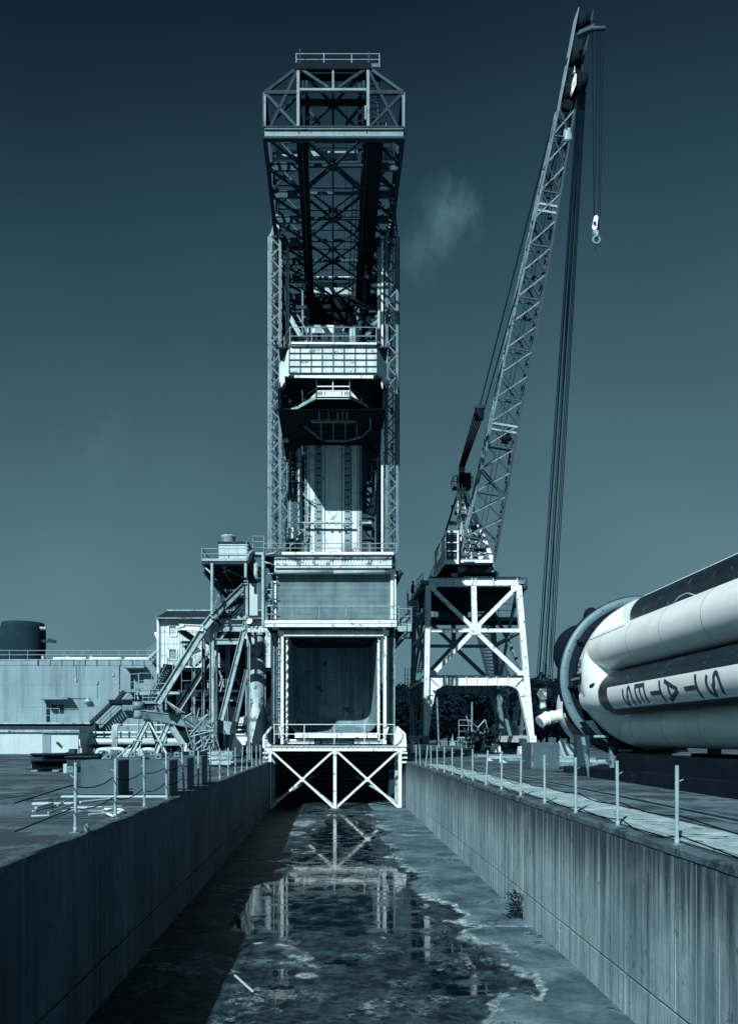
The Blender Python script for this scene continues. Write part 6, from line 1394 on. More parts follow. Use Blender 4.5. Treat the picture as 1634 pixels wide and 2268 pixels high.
# stairs, cage, ladders
la_ = part('access_stair', cr)
stair(la_, G4(548, 985, 72.6), G4(530, 745, 75.2), .95, WHITE, XA, True, 'top_stair', .26)
box('stair_landing', G4(495, 765, 75.2), G4(575, 742, 75.2)+V((0, 1.2, 0)), STEEL, la_)
railing(la_, [G4(590, 620, 76), G4(680, 525, 72)], 1.05, 1.5, STEEL, .06, 1)
for k in range(4): prism('stair_fin', [G4(455, 670+k*33, 75), G4(482, 655+k*33, 75), G4(482, 680+k*33, 75), G4(460, 695+k*33, 75)], (0, .1, 0), DARKST, la_)
for k in range(4): prism('stair_fin', [G4(590+k*28, 690-k*45, 75.5-k), G4(615+k*28, 600-k*35, 75.5-k), G4(640+k*28, 610-k*45, 75.5-k)], (0, .1, 0), DARKST, la_)
box('lower_landing', G4(540, 1045, 73), G4(660, 985, 74.5), GSH, la_); railing(la_, [G4(540, 985, 73), G4(720, 985, 73)], 1.2, 1.2, STEEL, .06)
mem('long_stair', G5(270, 1190, 74), G5(335, 830, 76), .12, .3, GSH, la_); mem('long_stair', G5(305, 1190, 74), G5(355, 900, 76), .1, .3, GSH, la_)
for k in range(16): mem('stair_tread', G5(272+k*4.2, 1180-k*22, 74+k*.12), G5(312+k*3.4, 1180-k*22, 74+k*.12), .05, .4, STEEL, la_)
ladder(la_, G5(165, 1530, 78), G5(165, 1140, 78), .55, DARKST, XA, .6); ladder(la_, G5(185, 1500, 78), G5(185, 1150, 78), .4, DARKST, XA, .9)
cg = part('corner_cage', cr)
for x in (1345, 1380, 1420): tube('cage_post', q(x, 295, .3), q(x, 187, .3), .07, DARKST, cg)
for y in (190, 225, 262): tube('cage_bar', q(1345, y, .3), q(1420, y, .3), .06, DARKST, cg)
mem('cage_brace', q(1350, 190, .3), q(1418, 260, .3), .05, .05, DARKST, cg); bvbox('cage_lamp', q(1365, 262, .4), q(1398, 240, .8), DARKST, cg, .05, 1); mem('cage_floor', q(1335, 298, .5), q(1422, 298, .5), .22, 1.2, DARKST, cg)
mem('cage_stair', q(1385, 310, 1), q(1345, 470, 2), .5, .1, DARKST, cg)
for k in range(6): mem('stair_tread', q(1345+k*7, 450-k*26, 1), q(1385+k*5, 450-k*26, 1), .07, .3, GSH, cg)
# bogies
for x0_, x1_, y0_, y1_, dd in ((255, 392, 1940, 2062, -.5), (1338, 1422, 1965, 2040, 0), (250, 370, 1950, 2062, DY), (1340, 1440, 1950, 2062, DY)):
    b_ = part('bogie', cr); a, e = q(x0_, y1_, dd), q(x1_, y0_, dd)
    z0_ = .12
    prism('bogie_frame', [V((a.x, a.y, z0_)), V((e.x, a.y, z0_)), V((e.x, a.y, e.z*.6)), V((e.x-.12*(e.x-a.x), a.y, e.z)), V((a.x+.15*(e.x-a.x), a.y, e.z)), V((a.x, a.y, e.z*.62))], (0, 1.0, 0), WHITE, b_)
    for t_ in (.25, .5, .75):
        for zz in (.3, .62): tube('bogie_bolt', (a.x+(e.x-a.x)*t_, a.y-.02, z0_+zz*e.z*.6), (a.x+(e.x-a.x)*t_, a.y, z0_+zz*e.z*.6), .09, DARKST, b_)
    for t_ in (.2, .8): lathe('wheel', [(0, .05), (0, .3), (.12, .3), (.12, .05)], (a.x+(e.x-a.x)*.5, a.y+t_, .32), (1, 0, 0), DARKST, b_, 14)
    mem('foot_pin', V(((a.x+e.x)/2, a.y+.4, e.z)), V(((a.x+e.x)/2, a.y+.4, 1.5)), .5, .5, DARKST, b_)
# ------------- revolving superstructure
hs = part('crane_house', cr)
hq = lambda x, y, Y=66.6: C1(x, y, Y)
a, b = hq(158, 1612), hq(322, 1222)
box('house_body', (a.x+.02, 66.75, a.z+.1), (b.x+.1, 73.4, b.z-.25), BLACK, hs)
HSW = mat('peeling_white', .6, .5, .15, .8, streak=.4, rust=.75, rg=.05, rscale=2.2)
box('side_sheet', (a.x-.02, 66.7, a.z+.1), (a.x+.02, 73.4, b.z-.3), HSW, hs); box('side_window', (a.x-.04, 67.2, a.z+1.6), (a.x-.02, 68.6, b.z-.4), GLASSD, hs)
box('house_roof', (a.x-.05, 66.6, b.z-.25), (b.x+.3, 73.5, b.z-.15), HSW, hs)
cb = part('cab_front', cr)
for x in (160, 312): mem('cab_post', hq(x, 1600), hq(x, 1222), .13, .12, WHITE, cb)
for y, w_ in ((1226, .16), (1360, .07), (1466, .08), (1578, .08), (1606, .24)): mem('cab_rail', hq(152 if y > 1590 else 160, y, 66.55), hq(322, y, 66.55), w_, .12, WHITE, cb)
box('cab_glass', hq(168, 1358, 66.62), hq(306, 1240, 66.66), GLASSD, cb); box('cab_glass', hq(168, 1464, 66.62), hq(306, 1364, 66.66), GLASSD, cb); box('cab_panel', hq(168, 1575, 66.64), hq(306, 1470, 66.68), DARKST, cb)
for k in range(7): mem('cab_grille', hq(178+k*16, 1572, 66.6), hq(178+k*16, 1490, 66.6), .03, .03, STEEL, cb)
for k in range(4): mem('cab_grille', hq(170, 1500+k*20, 66.6), hq(290, 1500+k*20, 66.6), .03, .03, STEEL, cb)
for x in (210, 245): mem('cab_seat_bar', hq(x, 1512, 66.7), hq(x, 1480, 66.7), .05, .05, GALV, cb)
mem('cab_floor_edge', (a.x-.05, 66.6, a.z+.03), (a.x-.05, 75.0, a.z+.03), .28, .08, WHITE, hs, ref=XA)
box('floor_plate', (a.x, 66.7, a.z-.12), (hq(745, 0, 66.7).x, 75, a.z), BLACK, hs)
railing(hs, [(a.x-.08, 73.4, a.z), (a.x-.08, 76.5, a.z-.3), (a.x+.5, 77, a.z-.6)], 1.3, 1.3, STEEL, .06)
mb = part('machinery_base', cr)
ba_, bb_ = C1(335, 1735, 67.6), C1(752, 1600, 67.6)
box('base_body', (ba_.x, 67.6, ba_.z), (bb_.x, 74.5, bb_.z), DARKST, mb); mem('base_beam', C1(325, 1592, 67.2), C1(742, 1592, 67.2), .25, .2, WHITE, mb); mem('base_beam', C1(380, 1594, 67), C1(515, 1590, 67), .12, .12, GALV, mb)
for x in (375, 480, 560, 640, 700): lathe('base_drum', [(0, .02), (0, .28), (.3, .28)], C1(x, 1670, 67.3), (0, 1, 0), STEEL if x in (375, 700) else DARKST, mb, 14)
for x in (330, 742): mem('base_post', C1(x, 1725, 67.3), C1(x, 1595, 67.3), .2, .2, STEEL, mb)
for x0_, x1_ in ((238, 372), (682, 796)): prism('roller_cradle', [C1(x0_, 1740, 68), C1(x1_, 1740, 68), C1(x1_-12, 1765, 68), C1((x0_+x1_)/2+25, 1786, 68), C1((x0_+x1_)/2-25, 1786, 68), C1(x0_+12, 1765, 68)], (0, .5, 0), WHITE, mb)
tube('roller', C1(768, 1755, 67.9), C1(768, 1755, 68.6), .7, DARKST, mb); tube('roller', C1(345, 1755, 67.9), C1(345, 1755, 68.6), .5, DARKST, mb); tube('roller', C1(700, 1755, 67.9), C1(700, 1755, 68.6), .5, DARKST, mb)
# A-frame
af = part('a_frame', cr)
ll = lambda t_: C1(333+(345-333)*t_-22*t_, 1570+(735-1570)*t_, 68+1.2*t_)
rl = lambda t_: C1(735+(405-735)*t_, 1585+(725-1585)*t_, 68+1.2*t_)
mem('a_leg', ll(0), ll(1), .32, .3, WHITE, af); mem('a_leg', rl(0), rl(1), .32, .3, WHITE, af)
bl_ = lambda t_: ll(t_)+V((.2, 3.2*(1-t_), 0)); br_ = lambda t_: rl(t_)+V((-.2, 3.2*(1-t_), 0))
mem('a_leg', bl_(0), bl_(1), .16, .16, STEEL, af); mem('a_leg', br_(0), br_(1), .16, .16, STEEL, af)
for t_ in (.15, .32, .48, .64, .80, .9): mem('a_tie', ll(t_), rl(t_), .3 if t_ > .4 else .25, .2, BLACK, af); mem('a_tie', bl_(t_), br_(t_), .1, .1, DARKST, af)
for t0, t1 in ((.02, .3), (.34, .48), (.5, .64), (.66, .8)): mem('a_brace', ll(t0), rl(t1), .1, .1, GALV, af); mem('a_brace', rl(t0), ll(t1), .1, .1, GALV, af)
mem('a_brace', C1(590, 1570, 68.2), C1(530, 1300, 68.6), .26, .2, WHITE, af); mem('a_brace', C1(460, 1560, 68.2), C1(430, 1200, 68.7), .2, .2, WHITE, af); mem('a_brace', C1(600, 1560, 68.2), C1(660, 1470, 68.2), .12, .12, WHITE, af)
ld_ = ladder(af, C1(450, 1560, 67.8), C1(330, 640, 69.0), .45, WHITE, XA, .4, 'caged_ladder')
for k in range(12):
    t_ = .1+k*.075; c = C1(450+(330-450)*t_, 1560+(640-1560)*t_, 67.8+1.2*t_)
    pipe('cage_hoop', [c+V((-.35, .1, 0)), c+V((-.35, -.5, 0)), c+V((.35, -.5, 0)), c+V((.35, .1, 0))], .035, TOPW, af, 5, .35)
for dx in (-.33, 0, .33): tube('cage_strip', C1(440, 1480, 67.8)+V((dx, -.5, 0)), C1(340, 700, 69)+V((dx, -.5, 0)), .03, TOPW, af)
mem('back_stay', C1(165, 1212, 72), C1(302, 780, 69.3), .16, .14, DARKST, af); mem('stay_tie', C1(200, 1118, 71.5), C1(330, 1125, 69), .3, .2, STEEL, af)
for x, y in ((290, 980), (250, 900)): mem('stay_fitting', C1(x, y, 70), C1(x-8, y+40, 70), .2, .2, DARKST, af)
prism('top_floor', [C1(235, 718, 69), C1(262, 672, 70.5), C1(488, 672, 70.5), C1(440, 722, 69)], (0, 0, .06), DARKST, af)
for pts in ([(235, 660), (232, 605), (265, 540), (320, 530)], [(430, 640), (430, 560), (490, 560), (500, 540)]):
    for u, v in zip(pts, pts[1:]): tube('top_rail', C1(*u, 69), C1(*v, 69), .07, DARKST, af)
for x, y0_, y1_ in ((235, 700, 600), (262, 670, 540), (300, 660, 530), (430, 700, 560), (460, 690, 605), (495, 670, 540)): tube('top_rail', C1(x, y0_, 69), C1(x, y1_, 69), .06, DARKST, af)
tube('top_rail', C1(235, 605, 69), C1(330, 605, 69), .06, DARKST, af); tube('top_rail', C1(400, 605, 69), C1(490, 605, 69), .06, DARKST, af)
for x0_, x1_ in ((300, 338), (385, 412)): prism('head_plate', [C1(x0_, 740, 69.1), C1(x1_, 740, 69.1), C1(x1_-15, 560, 69.3), C1(x0_+5, 530, 69.3)], (0, .15, 0), WHITE, af)
lathe('head_sheave', [(0, .1), (0, .75), (.9, .75), (.9, .1)], C1(330, 610, 69.6), (1, 0, 0), BLACK, af, 18)
# boom
bo = part('boom', cr)
B0 = P(1055, 1243, 67.6); TT = P(1276, 118, 58.2)
ax = (TT-B0); BL = ax.length; ax.normalize(); bu = (XA-ax*ax.x).normalized(); bv = ax.cross(bu)    # bv points towards the tower side / up
def bsec(t_):                                  # half width, half depth along the boom
    wv = np.interp(t_, (0, .035, .25, .55, .9, 1.0), (1.42, 1.42, 1.1, .92, .58, .5)); dv = np.interp(t_, (0, .06, .25, .6, .9, 1), (.12, .45, .72, .68, .42, .38)); return wv, dv
def bpt(t_, i, j): wv, dv = bsec(t_); return B0+ax*(t_*BL)+bu*(i*wv)+bv*(j*dv)
NB = 17
tsb = [0]+[.05+(.90-.05)*k/NB for k in range(NB+1)]
for i in (-1, 1):
    for j in (-1, 1):
        for t0, t1 in zip(tsb, tsb[1:]): mem('boom_chord', bpt(t0, i, j), bpt(t1, i, j), .15, .15, STEEL if i < 0 else BOOMM, bo)  # left chords and lacing in lighter steel: the sunlit side put into the colour
for k, (t0, t1) in enumerate(zip(tsb[1:], tsb[2:])):
    for j in (-1, 1):
        mem('boom_lacing', bpt(t0, -1, j), bpt(t1, 1, j), .1, .1, BOOMM if j > 0 else STEEL, bo); 
        if k % 2 == 0 or j < 0: mem('boom_lacing', bpt(t0, 1, j), bpt(t1, -1, j), .1, .1, BOOMM, bo)
        if k % 2 == 0: mem('boom_tie', bpt(t0, -1, j), bpt(t0, 1, j), .1, .1, BOOMM, bo)
    for i in (-1, 1):
        mem('boom_lacing', bpt(t0, i, -1 if k % 2 else 1), bpt(t1, i, 1 if k % 2 else -1), .08, .08, STEEL if i < 0 else BOOMM, bo)
        if k % 3 == 0: mem('boom_tie', bpt(t0, i, -1), bpt(t0, i, 1), .09, .09, GALV, bo)
for t_ in (.29, .72):                          # splices with corner plates
    for i in (-1, 1):
        for j in (-1, 1): prism('splice_plate', [bpt(t_-.03, i, j), bpt(t_-.008, i*.45, j), bpt(t_+.008, i*.45, j), bpt(t_+.03, i, j)], bv*.03*j, BOOMM, bo)
        mem('splice_side', bpt(t_-.02, i, 0), bpt(t_+.02, i, 0), .1, 1.2 if i < 0 else 1.0, GALV if i < 0 else BOOMM, bo, ref=bv)
    for dt in (-.006, .006): mem('boom_tie', bpt(t_+dt, -1, -1), bpt(t_+dt, 1, -1), .16, .12, GALV, bo)
lathe('rope_guide', [(0, .05), (0, .4), (.5, .4), (.5, .05)], bpt(.27, .05, -.6), bu, BLACK, bo, 14)
for t_ in (.52, .60): mem('boom_tie', bpt(t_, -.9, 1), bpt(t_, .8, 1), .3, .1, BOOMM, bo)
# boom head
for i in (-1, 1):
    e_ = lambda t_, j, i=i: B0+ax*(t_*BL)+bu*(i*.5)+bv*j
    prism('head_plate', [e_(.885, .45), e_(1.06, .55), e_(1.07, -.35), e_(.89, -.42)], bu*.06*i, GALV if i < 0 else BOOMM, bo)
lathe('head_hole', [(0, .25), (.02, .25), (.02, .01)], B0+ax*(.985*BL)-bu*.57+bv*.1, -bu, BLACK, bo, 14)
for t_ in (.93, .99, 1.05): lathe('head_sheave', [(0, .1), (0, .55), (.7, .55), (.7, .1)], B0+ax*(t_*BL)-bu*.35-bv*.1, bu, BLACK, bo, 18)
mem('head_box', B0+ax*(.90*BL)-bv*.1, B0+ax*(.97*BL)-bv*.1, .6, .6, BLACK, bo)
prism('hanging_cheek', [C3(378, 400, 58), C3(400, 345, 58), C3(415, 345, 58), C3(412, 450, 58), C3(372, 552, 58), C3(364, 520, 58)], (0, .3, 0), WHITE, bo); prism('hanging_cheek', [C3(384, 330, 58), C3(398, 260, 58), C3(402, 330, 58)], (0, .3, 0), WHITE, bo)
lathe('cheek_sheave', [(0, .1), (0, .62), (.5, .62), (.5, .1)], C3(425, 440, 58.1), (1, .2, 0), BLACK, bo, 18); prism('hanging_cheek', [C3(437, 380, 58.4), C3(446, 250, 58.4), C3(456, 390, 58.4), C3(448, 430, 58.4)], (0, .1, 0), GALV, bo)
bvbox('beacon_drum', bpt(.855, .75, -.6)-V((.3, .3, .5)), bpt(.855, .75, -.6)+V((.3, .3, .5)), GALV, bo, .2, 3)
# ropes
rp = part('rigging', cr)
PB = C2(195, 1990, 64.5)
for k in range(6):
    d = V((.16*(k-2.5), 0, 0)); tube('luffing_rope', C1(362, 740, 69.3)+d*.55+V((0, 0, 2.2)), PB+d*.9, .10, WIRE, rp)
    tube('luffing_rope', C1(362, 740, 69.3)+d*.6, C1(362, 740, 69.3)+d*.55+V((0, 0, 2.2)), .08, WIRE, rp)
bvbox('floating_block', PB-V((.36, .2, .6)), PB+V((.36, .2, .55)), BLACK, rp, .15, 2); bvbox('block_cheek', PB+V((-.42, -.25, .3)), PB+V((.42, -.2, .6)), DARKST, rp, .02, 1)
for x, dx in ((190, -.35), (245, .35)): tube('pendant_rope', C2(x, 1960, 64.5), B0+ax*(.96*BL)+bu*(.45*(1 if dx > 0 else -1))+bv*.5, .10, WIRE, rp)
for dx in (-.25, .15): tube('inner_rope', B0+ax*(.03*BL)+bu*dx, B0+ax*(.95*BL)+bu*dx*.5, .045, WIRE, rp)
HK = P(1204, 1519, 66.0)
for k in range(9): tube('hoist_rope', B0+ax*(.945*BL)+V((.55+.07*k, 0, -.4)), HK+V((-.62+.155*k-(.1 if k in (2, 5) else 0), 0, 0)), .065, WIRE, rp)
tube('single_rope', P(1292, 60, 57), P(1228, 1150, 62), .04, WIRE, rp); tube('single_rope', P(1228, 1150, 62), HK+V((.5, 0, 0)), .04, WIRE, rp)
hkb = thing('hook_block', 'heavy worn hook block hanging low on ropes beside the white rocket elbow pipe', 'hook block', HK)
bq = lambda x, y, Y=66: R4(x, y, Y)
for d, m_ in ((0, WHITE), (.7, DARKST)): prism('cheek_plate', [bq(85, 1160)+V((d*.7, d, 0)), bq(132, 1160)+V((d*.7, d, 0)), bq(150, 1210)+V((d*.7, d, 0)), bq(128, 1262)+V((d*.7, d, 0)), bq(82, 1262)+V((d*.7, d, 0)), bq(56, 1205)+V((d*.7, d, 0))], (0, .12, 0), HSW if d == 0 else m_, hkb)
lathe('block_sheave', [(0, .1), (0, .62), (.55, .62), (.55, .1)], bq(108, 1208)+V((.12, .12, 0)), (.5, .6, 0), BLACK, hkb, 18); bvbox('block_body', bq(105, 1255)+V((0, .1, 0)), bq(172, 1165)+V((.1, .8, 0)), BLACK, hkb, .1, 2)
bvbox('shank_plate', bq(86, 1335), bq(134, 1268)+V((0, .4, 0)), HSW, hkb, .03, 1); tube('shank', bq(108, 1390)+V((0, .2, 0)), bq(108, 1330)+V((0, .2, 0)), .2, DARKST, hkb)
pipe('hook', [bq(108, 1380), bq(122, 1410), bq(110, 1435), bq(95, 1425)], .16, DARKST, hkb, 8, .15)
for k in range(14): lathe('chain_link', [(0, .05), (0, .1), (.09, .1), (.09, .05)], bq(126+(k % 2)*4, 955+k*13), (0, 0, 1), DARKST, hkb, 8)
SB = C3(625, 1815, 56)
for x0_, x1_ in ((578, 594), (634, 600), (660, 645), (692, 660)): tube('whip_rope', C3(x0_, -140, 56), C3(x1_, 1815, 56), .04, WIRE, rp)
tube('whip_head', C3(560, -120, 56), C3(710, -120, 56), .3, BOOMM, rp); mem('whip_head', C3(440, -60, 57), C3(600, -130, 56), .4, .3, BOOMM, rp)
skb = thing('small_hook_block', 'small white hook block hanging high on four thin ropes under the boom head', 'hook block', SB)
kq = lambda x, y, Y=56: C3(x, y, Y)
prism('cheek_plate', [kq(600, 1818), kq(628, 1808), kq(640, 1830), kq(626, 1950), kq(590, 1970), kq(576, 1935)], (0, .1, 0), WHITE, skb); prism('cheek_plate', [kq(628, 1808)+V((.1, .35, 0)), kq(668, 1830)+V((0, .35, 0)), kq(655, 1900)+V((0, .35, 0)), kq(628, 1955)+V((0, .35, 0))], (0, .08, 0), BLACK, skb)
bvbox('block_body', kq(612, 1950)+V((0, .12, 0)), kq(655, 1830)+V((0, .34, 0)), BLACK, skb, .05, 1); lathe('pin', [(0, .1), (.05, .1), (.05, .01)], kq(603, 1893, 55.95), (0, -1, 0), DARKST, skb, 10)
prism('shank_plate', [kq(588, 1965), kq(640, 1965), kq(640, 2015), kq(625, 2030), kq(598, 2025)], (0, .3, 0), GALV, skb)
bm = bmesh.new(); c = kq(622, 2068); n = 20; rings = []
for i in range(n):
    a = 2*math.pi*i/n; d = V((math.cos(a), 0, math.sin(a))); rings.append([bm.verts.new(c+d*(.24+.085*math.cos(k*1.0472))+YA*(.085*math.sin(k*1.0472))) for k in range(6)])
for i in range(n):
    for k in range(6): bm.faces.new((rings[i][k], rings[i][(k+1) % 6], rings[(i+1) % n][(k+1) % 6], rings[(i+1) % n][k])).smooth = True
bmesh.ops.recalc_face_normals(bm, faces=bm.faces); mk('hook_ring', bm, STEEL, skb)
pipe('hook_tail', [kq(600, 2110), kq(612, 2140), kq(605, 2160), kq(622, 2190)], .03, WIRE, skb, 5)

# bridge from tower balcony to the crane, and the person on the crane stair
bg_ = part('side_gangway', tw)
zb_ = G4(0, 1085, 54.5).z; xe0, xe1 = G4(318, 0, 54.5).x, G4(520, 0, 54.5).x
box('gangway_floor', (xe0, 54.5, zb_-.05), (xe1, 56.2, zb_+.05), STEEL, bg_); box('gangway_edge', (xe0, 54.45, zb_-.5), (xe1, 54.6, zb_), GALV, bg_)
railing(bg_, [(xe0, 54.5, zb_), (xe1, 54.5, zb_), (xe1, 56.2, zb_)], 1.05, 1.4, RAILG, .05)
for x0_, y0_, x1_, y1_, m_ in ((275, 1380, 510, 1170, GALV), (285, 1430, 420, 1280, DARKST), (320, 1385, 325, 1130, DARKST), (420, 1280, 510, 1285, DARKST), (510, 1290, 515, 1140, DARKST), (325, 1060, 500, 905, DARKST), (360, 1075, 500, 950, STEEL), (430, 1075, 515, 960, DARKST)): mem('gangway_brace', G4(x0_, y0_, 55), G4(x1_, y1_, 55), .14, .12, m_, bg_)
prism('bracket_plate', [G4(280, 1160, 55.3), G4(505, 1160, 55.3), G4(420, 1200, 55.3), G4(280, 1360, 55.3)], (0, .3, 0), DARKST, bg_)
tube('loose_cable', G4(275, 1440, 55), G4(292, 1650, 55), .04, WIRE, bg_)

def figure(loc, h, yaw):
    k = h/1.75; t_ = thing('person', 'person in dark shirt and shorts at the head of the white crane stair', 'person', loc)
    Rz = Matrix.Rotation(yaw, 4, 'Z')
    def skin(name, pts, edges, rad, m, root=0):
        me = bpy.data.meshes.new(name); me.from_pydata([V(loc)*0+(Rz @ V(p))*k for p in pts], edges, []); me.materials.append(m)
        o = bpy.data.objects.new(name, me); link(o, t_, Matrix.Translation(V(loc)))
        s = o.modifiers.new('skin', 'SKIN'); s.use_smooth_shade = True; o.modifiers.new('sub', 'SUBSURF').render_levels = 1
        if not me.skin_vertices: return o
        for i, r in enumerate(rad): me.skin_vertices[0].data[i].radius = (r*k, r*k)
        me.skin_vertices[0].data[root].use_root = True
        return o
    pts = [(0, 0, .93), (0, -.01, 1.15), (0, .02, 1.38), (0, .03, 1.48), (0, .07, 1.58), (0, .08, 1.70), (-.09, 0, .88), (-.10, .03, .48), (-.10, -.02, .07), (-.10, .13, .03), (.09, 0, .88), (.11, .12, .50), (.11, .05, .10), (.11, .20, .06), (-.19, .02, 1.38), (-.25, .05, 1.10), (-.20, .28, 1.02), (-.18, .38, 1.03), (.19, .02, 1.38), (.25, .12, 1.12), (.2, .36, 1.08), (.18, .45, 1.08)]
    ed = [(0, 1), (1, 2), (2, 3), (3, 4), (4, 5), (0, 6), (6, 7), (7, 8), (8, 9), (0, 10), (10, 11), (11, 12), (12, 13), (2, 14), (14, 15), (15, 16), (16, 17), (2, 18), (18, 19), (19, 20), (20, 21)]
    rad = [.13, .125, .14, .06, .085, .095, .09, .06, .04, .035, .09, .06, .04, .035, .06, .045, .035, .04, .06, .045, .035, .04]
    skin('body', pts, ed, rad, SKIN)
    skin('shirt', [pts[0], pts[1], pts[2], (0, .03, 1.44), pts[14], (-.235, .04, 1.18), pts[18], (.235, .09, 1.2)], [(0, 1), (1, 2), (2, 3), (2, 4), (4, 5), (2, 6), (6, 7)], [.155, .15, .165, .07, .078, .062, .078, .062], CLOTH1)
    skin('shorts', [(0, 0, .95), pts[6], (-.1, .02, .56), pts[10], (.105, .09, .58)], [(0, 1), (1, 2), (0, 3), (3, 4)], [.15, .112, .088, .112, .088], CLOTH2)
    bm = bmesh.new(); bmesh.ops.create_uvsphere(bm, u_segments=12, v_segments=8, radius=.118*k)
    for v in bm.verts:
        v.co = V((v.co.x*.85, v.co.y, v.co.z*1.02))
    bmesh.ops.delete(bm, geom=[v for v in bm.verts if v.co.z < -.03*k and v.co.y > 0], context='VERTS')
    M = Matrix.Translation(V(loc)) @ Rz @ Matrix.Translation(V((0, .06, 1.68))*k)
    bmesh.ops.transform(bm, matrix=M, verts=bm.verts); mk('hair', bm, HAIR, t_, True)
    return t_
pl_ = G4(534, 742, 75.9)
figure((pl_.x, 75.9, pl_.z+.02), 1.72, R(-68))
# ================================================================== rocket stage lying on its cradles
RX, RZ, RYF = 12.75, 4.05, 33.6              # axis runs parallel to the trench
rk = thing('rocket_stage', 'huge white and black rocket stage of clustered tanks lying on its side, lettered STATES', 'rocket', (RX, 24, 0))
ax_o = V((RX, 0, RZ)); mY = V((0, -1, 0))
def ring(name, r0, r1, y0, y1, m, par, seg=64):
    return lathe(name, [(0, r0), (0, r1), (y0-y1, r1), (y0-y1, r0), (0, r0)], (RX, y0, RZ), (0, -1, 0), m, par, seg)
ring('end_ring', 3.0, 3.34, RYF+.05, RYF-.05, RGREY, rk); ring('ring_lip', 3.342, 3.375, RYF+.3, RYF-.03, BLACK, rk); ring('ring_inner', 2.62, 2.995, RYF+.2, RYF-.0, BLACK, rk)
for k in range(27):
    a = k/27*2*math.pi; c = V((RX+3.17*math.cos(a), RYF-.05, RZ+3.17*math.sin(a))); tube('ring_hole', c, c+V((0, -.012, 0)), .045 if k % 3 else .07, DARKST, rk)
for a, l in ((150, .5), (188, .35)):
    a = R(a); c = V((RX+2.95*math.cos(a), RYF-.1, RZ+2.95*math.sin(a))); bvbox('ring_clip', c-V((.12, .15, .05)), c+V((.12, .05, .05)), BLACK, rk, .01, 1)
# shroud with the tank ends growing out of it
lathe('shroud', [(0, 2.64), (.35, 2.72), (.8, 2.82), (1.3, 2.93), (1.7, 2.97), (2.0, 2.94), (2.3, 2.8), (2.8, 2.5), (3.4, 2.05), (4.0, 1.5)], (RX, RYF-.02, RZ), (0, -1, 0), RWHITE, rk, 64)
TR, TC = .825, 2.19
angs = [22.5+45*k for k in range(8)]
cols = {157.5: RWHITE, 202.5: RBLACK, 247.5: RWHITE, 112.5: RBLACK, 67.5: RWHITE, 22.5: RBLACK, 292.5: RBLACK, 337.5: RWHITE}
for a in angs:
    cx_, cz_ = RX+TC*math.cos(R(a)), RZ+TC*math.sin(R(a)); L = 24.0; y0_ = RYF-.75 if cols[a] is RWHITE else RYF-2.55
    n = 8; pr = [(1.5*(1-math.cos(R(90*i/n))), TR*math.sin(R(90*i/n))) for i in range(n+1)] if cols[a] is RWHITE else [(1.0*(1-math.cos(R(90*i/n))), TR*math.sin(R(90*i/n))**.8) for i in range(n+1)]
    pr += [(3, TR), (8, TR), (14, TR), (20, TR), (L-1.2, TR)]+[(L-1.2+1.0*math.sin(R(90*i/5)), TR*math.cos(R(90*i/5))) for i in range(1, 6)]
    lathe('tank', pr, (cx_, y0_, cz_), (0, -1, 0), cols[a], rk, 40)
    if cols[a] is RBLACK:    # white stub of the same tank between shroud and black paint
        pr = [(0, TR*.9), (1.1, TR*.985), (2.0, TR*.985), (2.5, TR*.9)]
        lathe('tank_root', pr, (cx_, RYF-.7, cz_), (0, -1, 0), RWHITE, rk, 40)
    for y in (RYF-3.3, RYF-6.1, RYF-8.9, RYF-11.7): lathe('tank_weld', [(0, TR+.001), (.012, TR+.005), (.024, TR+.001)], (cx_, y, cz_), (0, -1, 0), STEEL if cols[a] is RWHITE else cols[a], rk, 40)
tube('centre_tank', (RX, RYF-2, RZ), (RX, RYF-23, RZ), 2.6, RBLACK, rk)
lathe('spider_end', [(0, 3.1), (.6, 3.1), (.9, 2.4), (1.0, .02)], (RX, RYF-23, RZ), (0, -1, 0), RWHITE, rk, 48)
# white panel and lettering on the black tank facing the trench
ta = 202.5; pcx, pcz = RX+TC*math.cos(R(ta)), RZ+TC*math.sin(R(ta))
def surf(y, th, r): return V((pcx+r*math.cos(R(th)), y, pcz+r*math.sin(R(th))))
TH0, TH1 = 170.0, 229.0
def patch(name, y0_, y1_, th0, th1, r, m, ny=16, nt=14, par=rk, cx_=None, cz_=None):
    bm = bmesh.new(); cx_ = pcx if cx_ is None else cx_; cz_ = pcz if cz_ is None else cz_
    g = [[bm.verts.new((cx_+r*math.cos(R(th0+(th1-th0)*j/nt)), y0_+(y1_-y0_)*i/ny, cz_+r*math.sin(R(th0+(th1-th0)*j/nt)))) for j in range(nt+1)] for i in range(ny+1)]
    for i in range(ny):
        for j in range(nt): bm.faces.new((g[i][j], g[i+1][j], g[i+1][j+1], g[i][j+1]))
    bmesh.ops.recalc_face_normals(bm, faces=bm.faces)
    return mk(name, bm, m, par, True)
patch('white_panel', 29.3, 10.5, TH0, TH1, TR+.004, RWHITE)
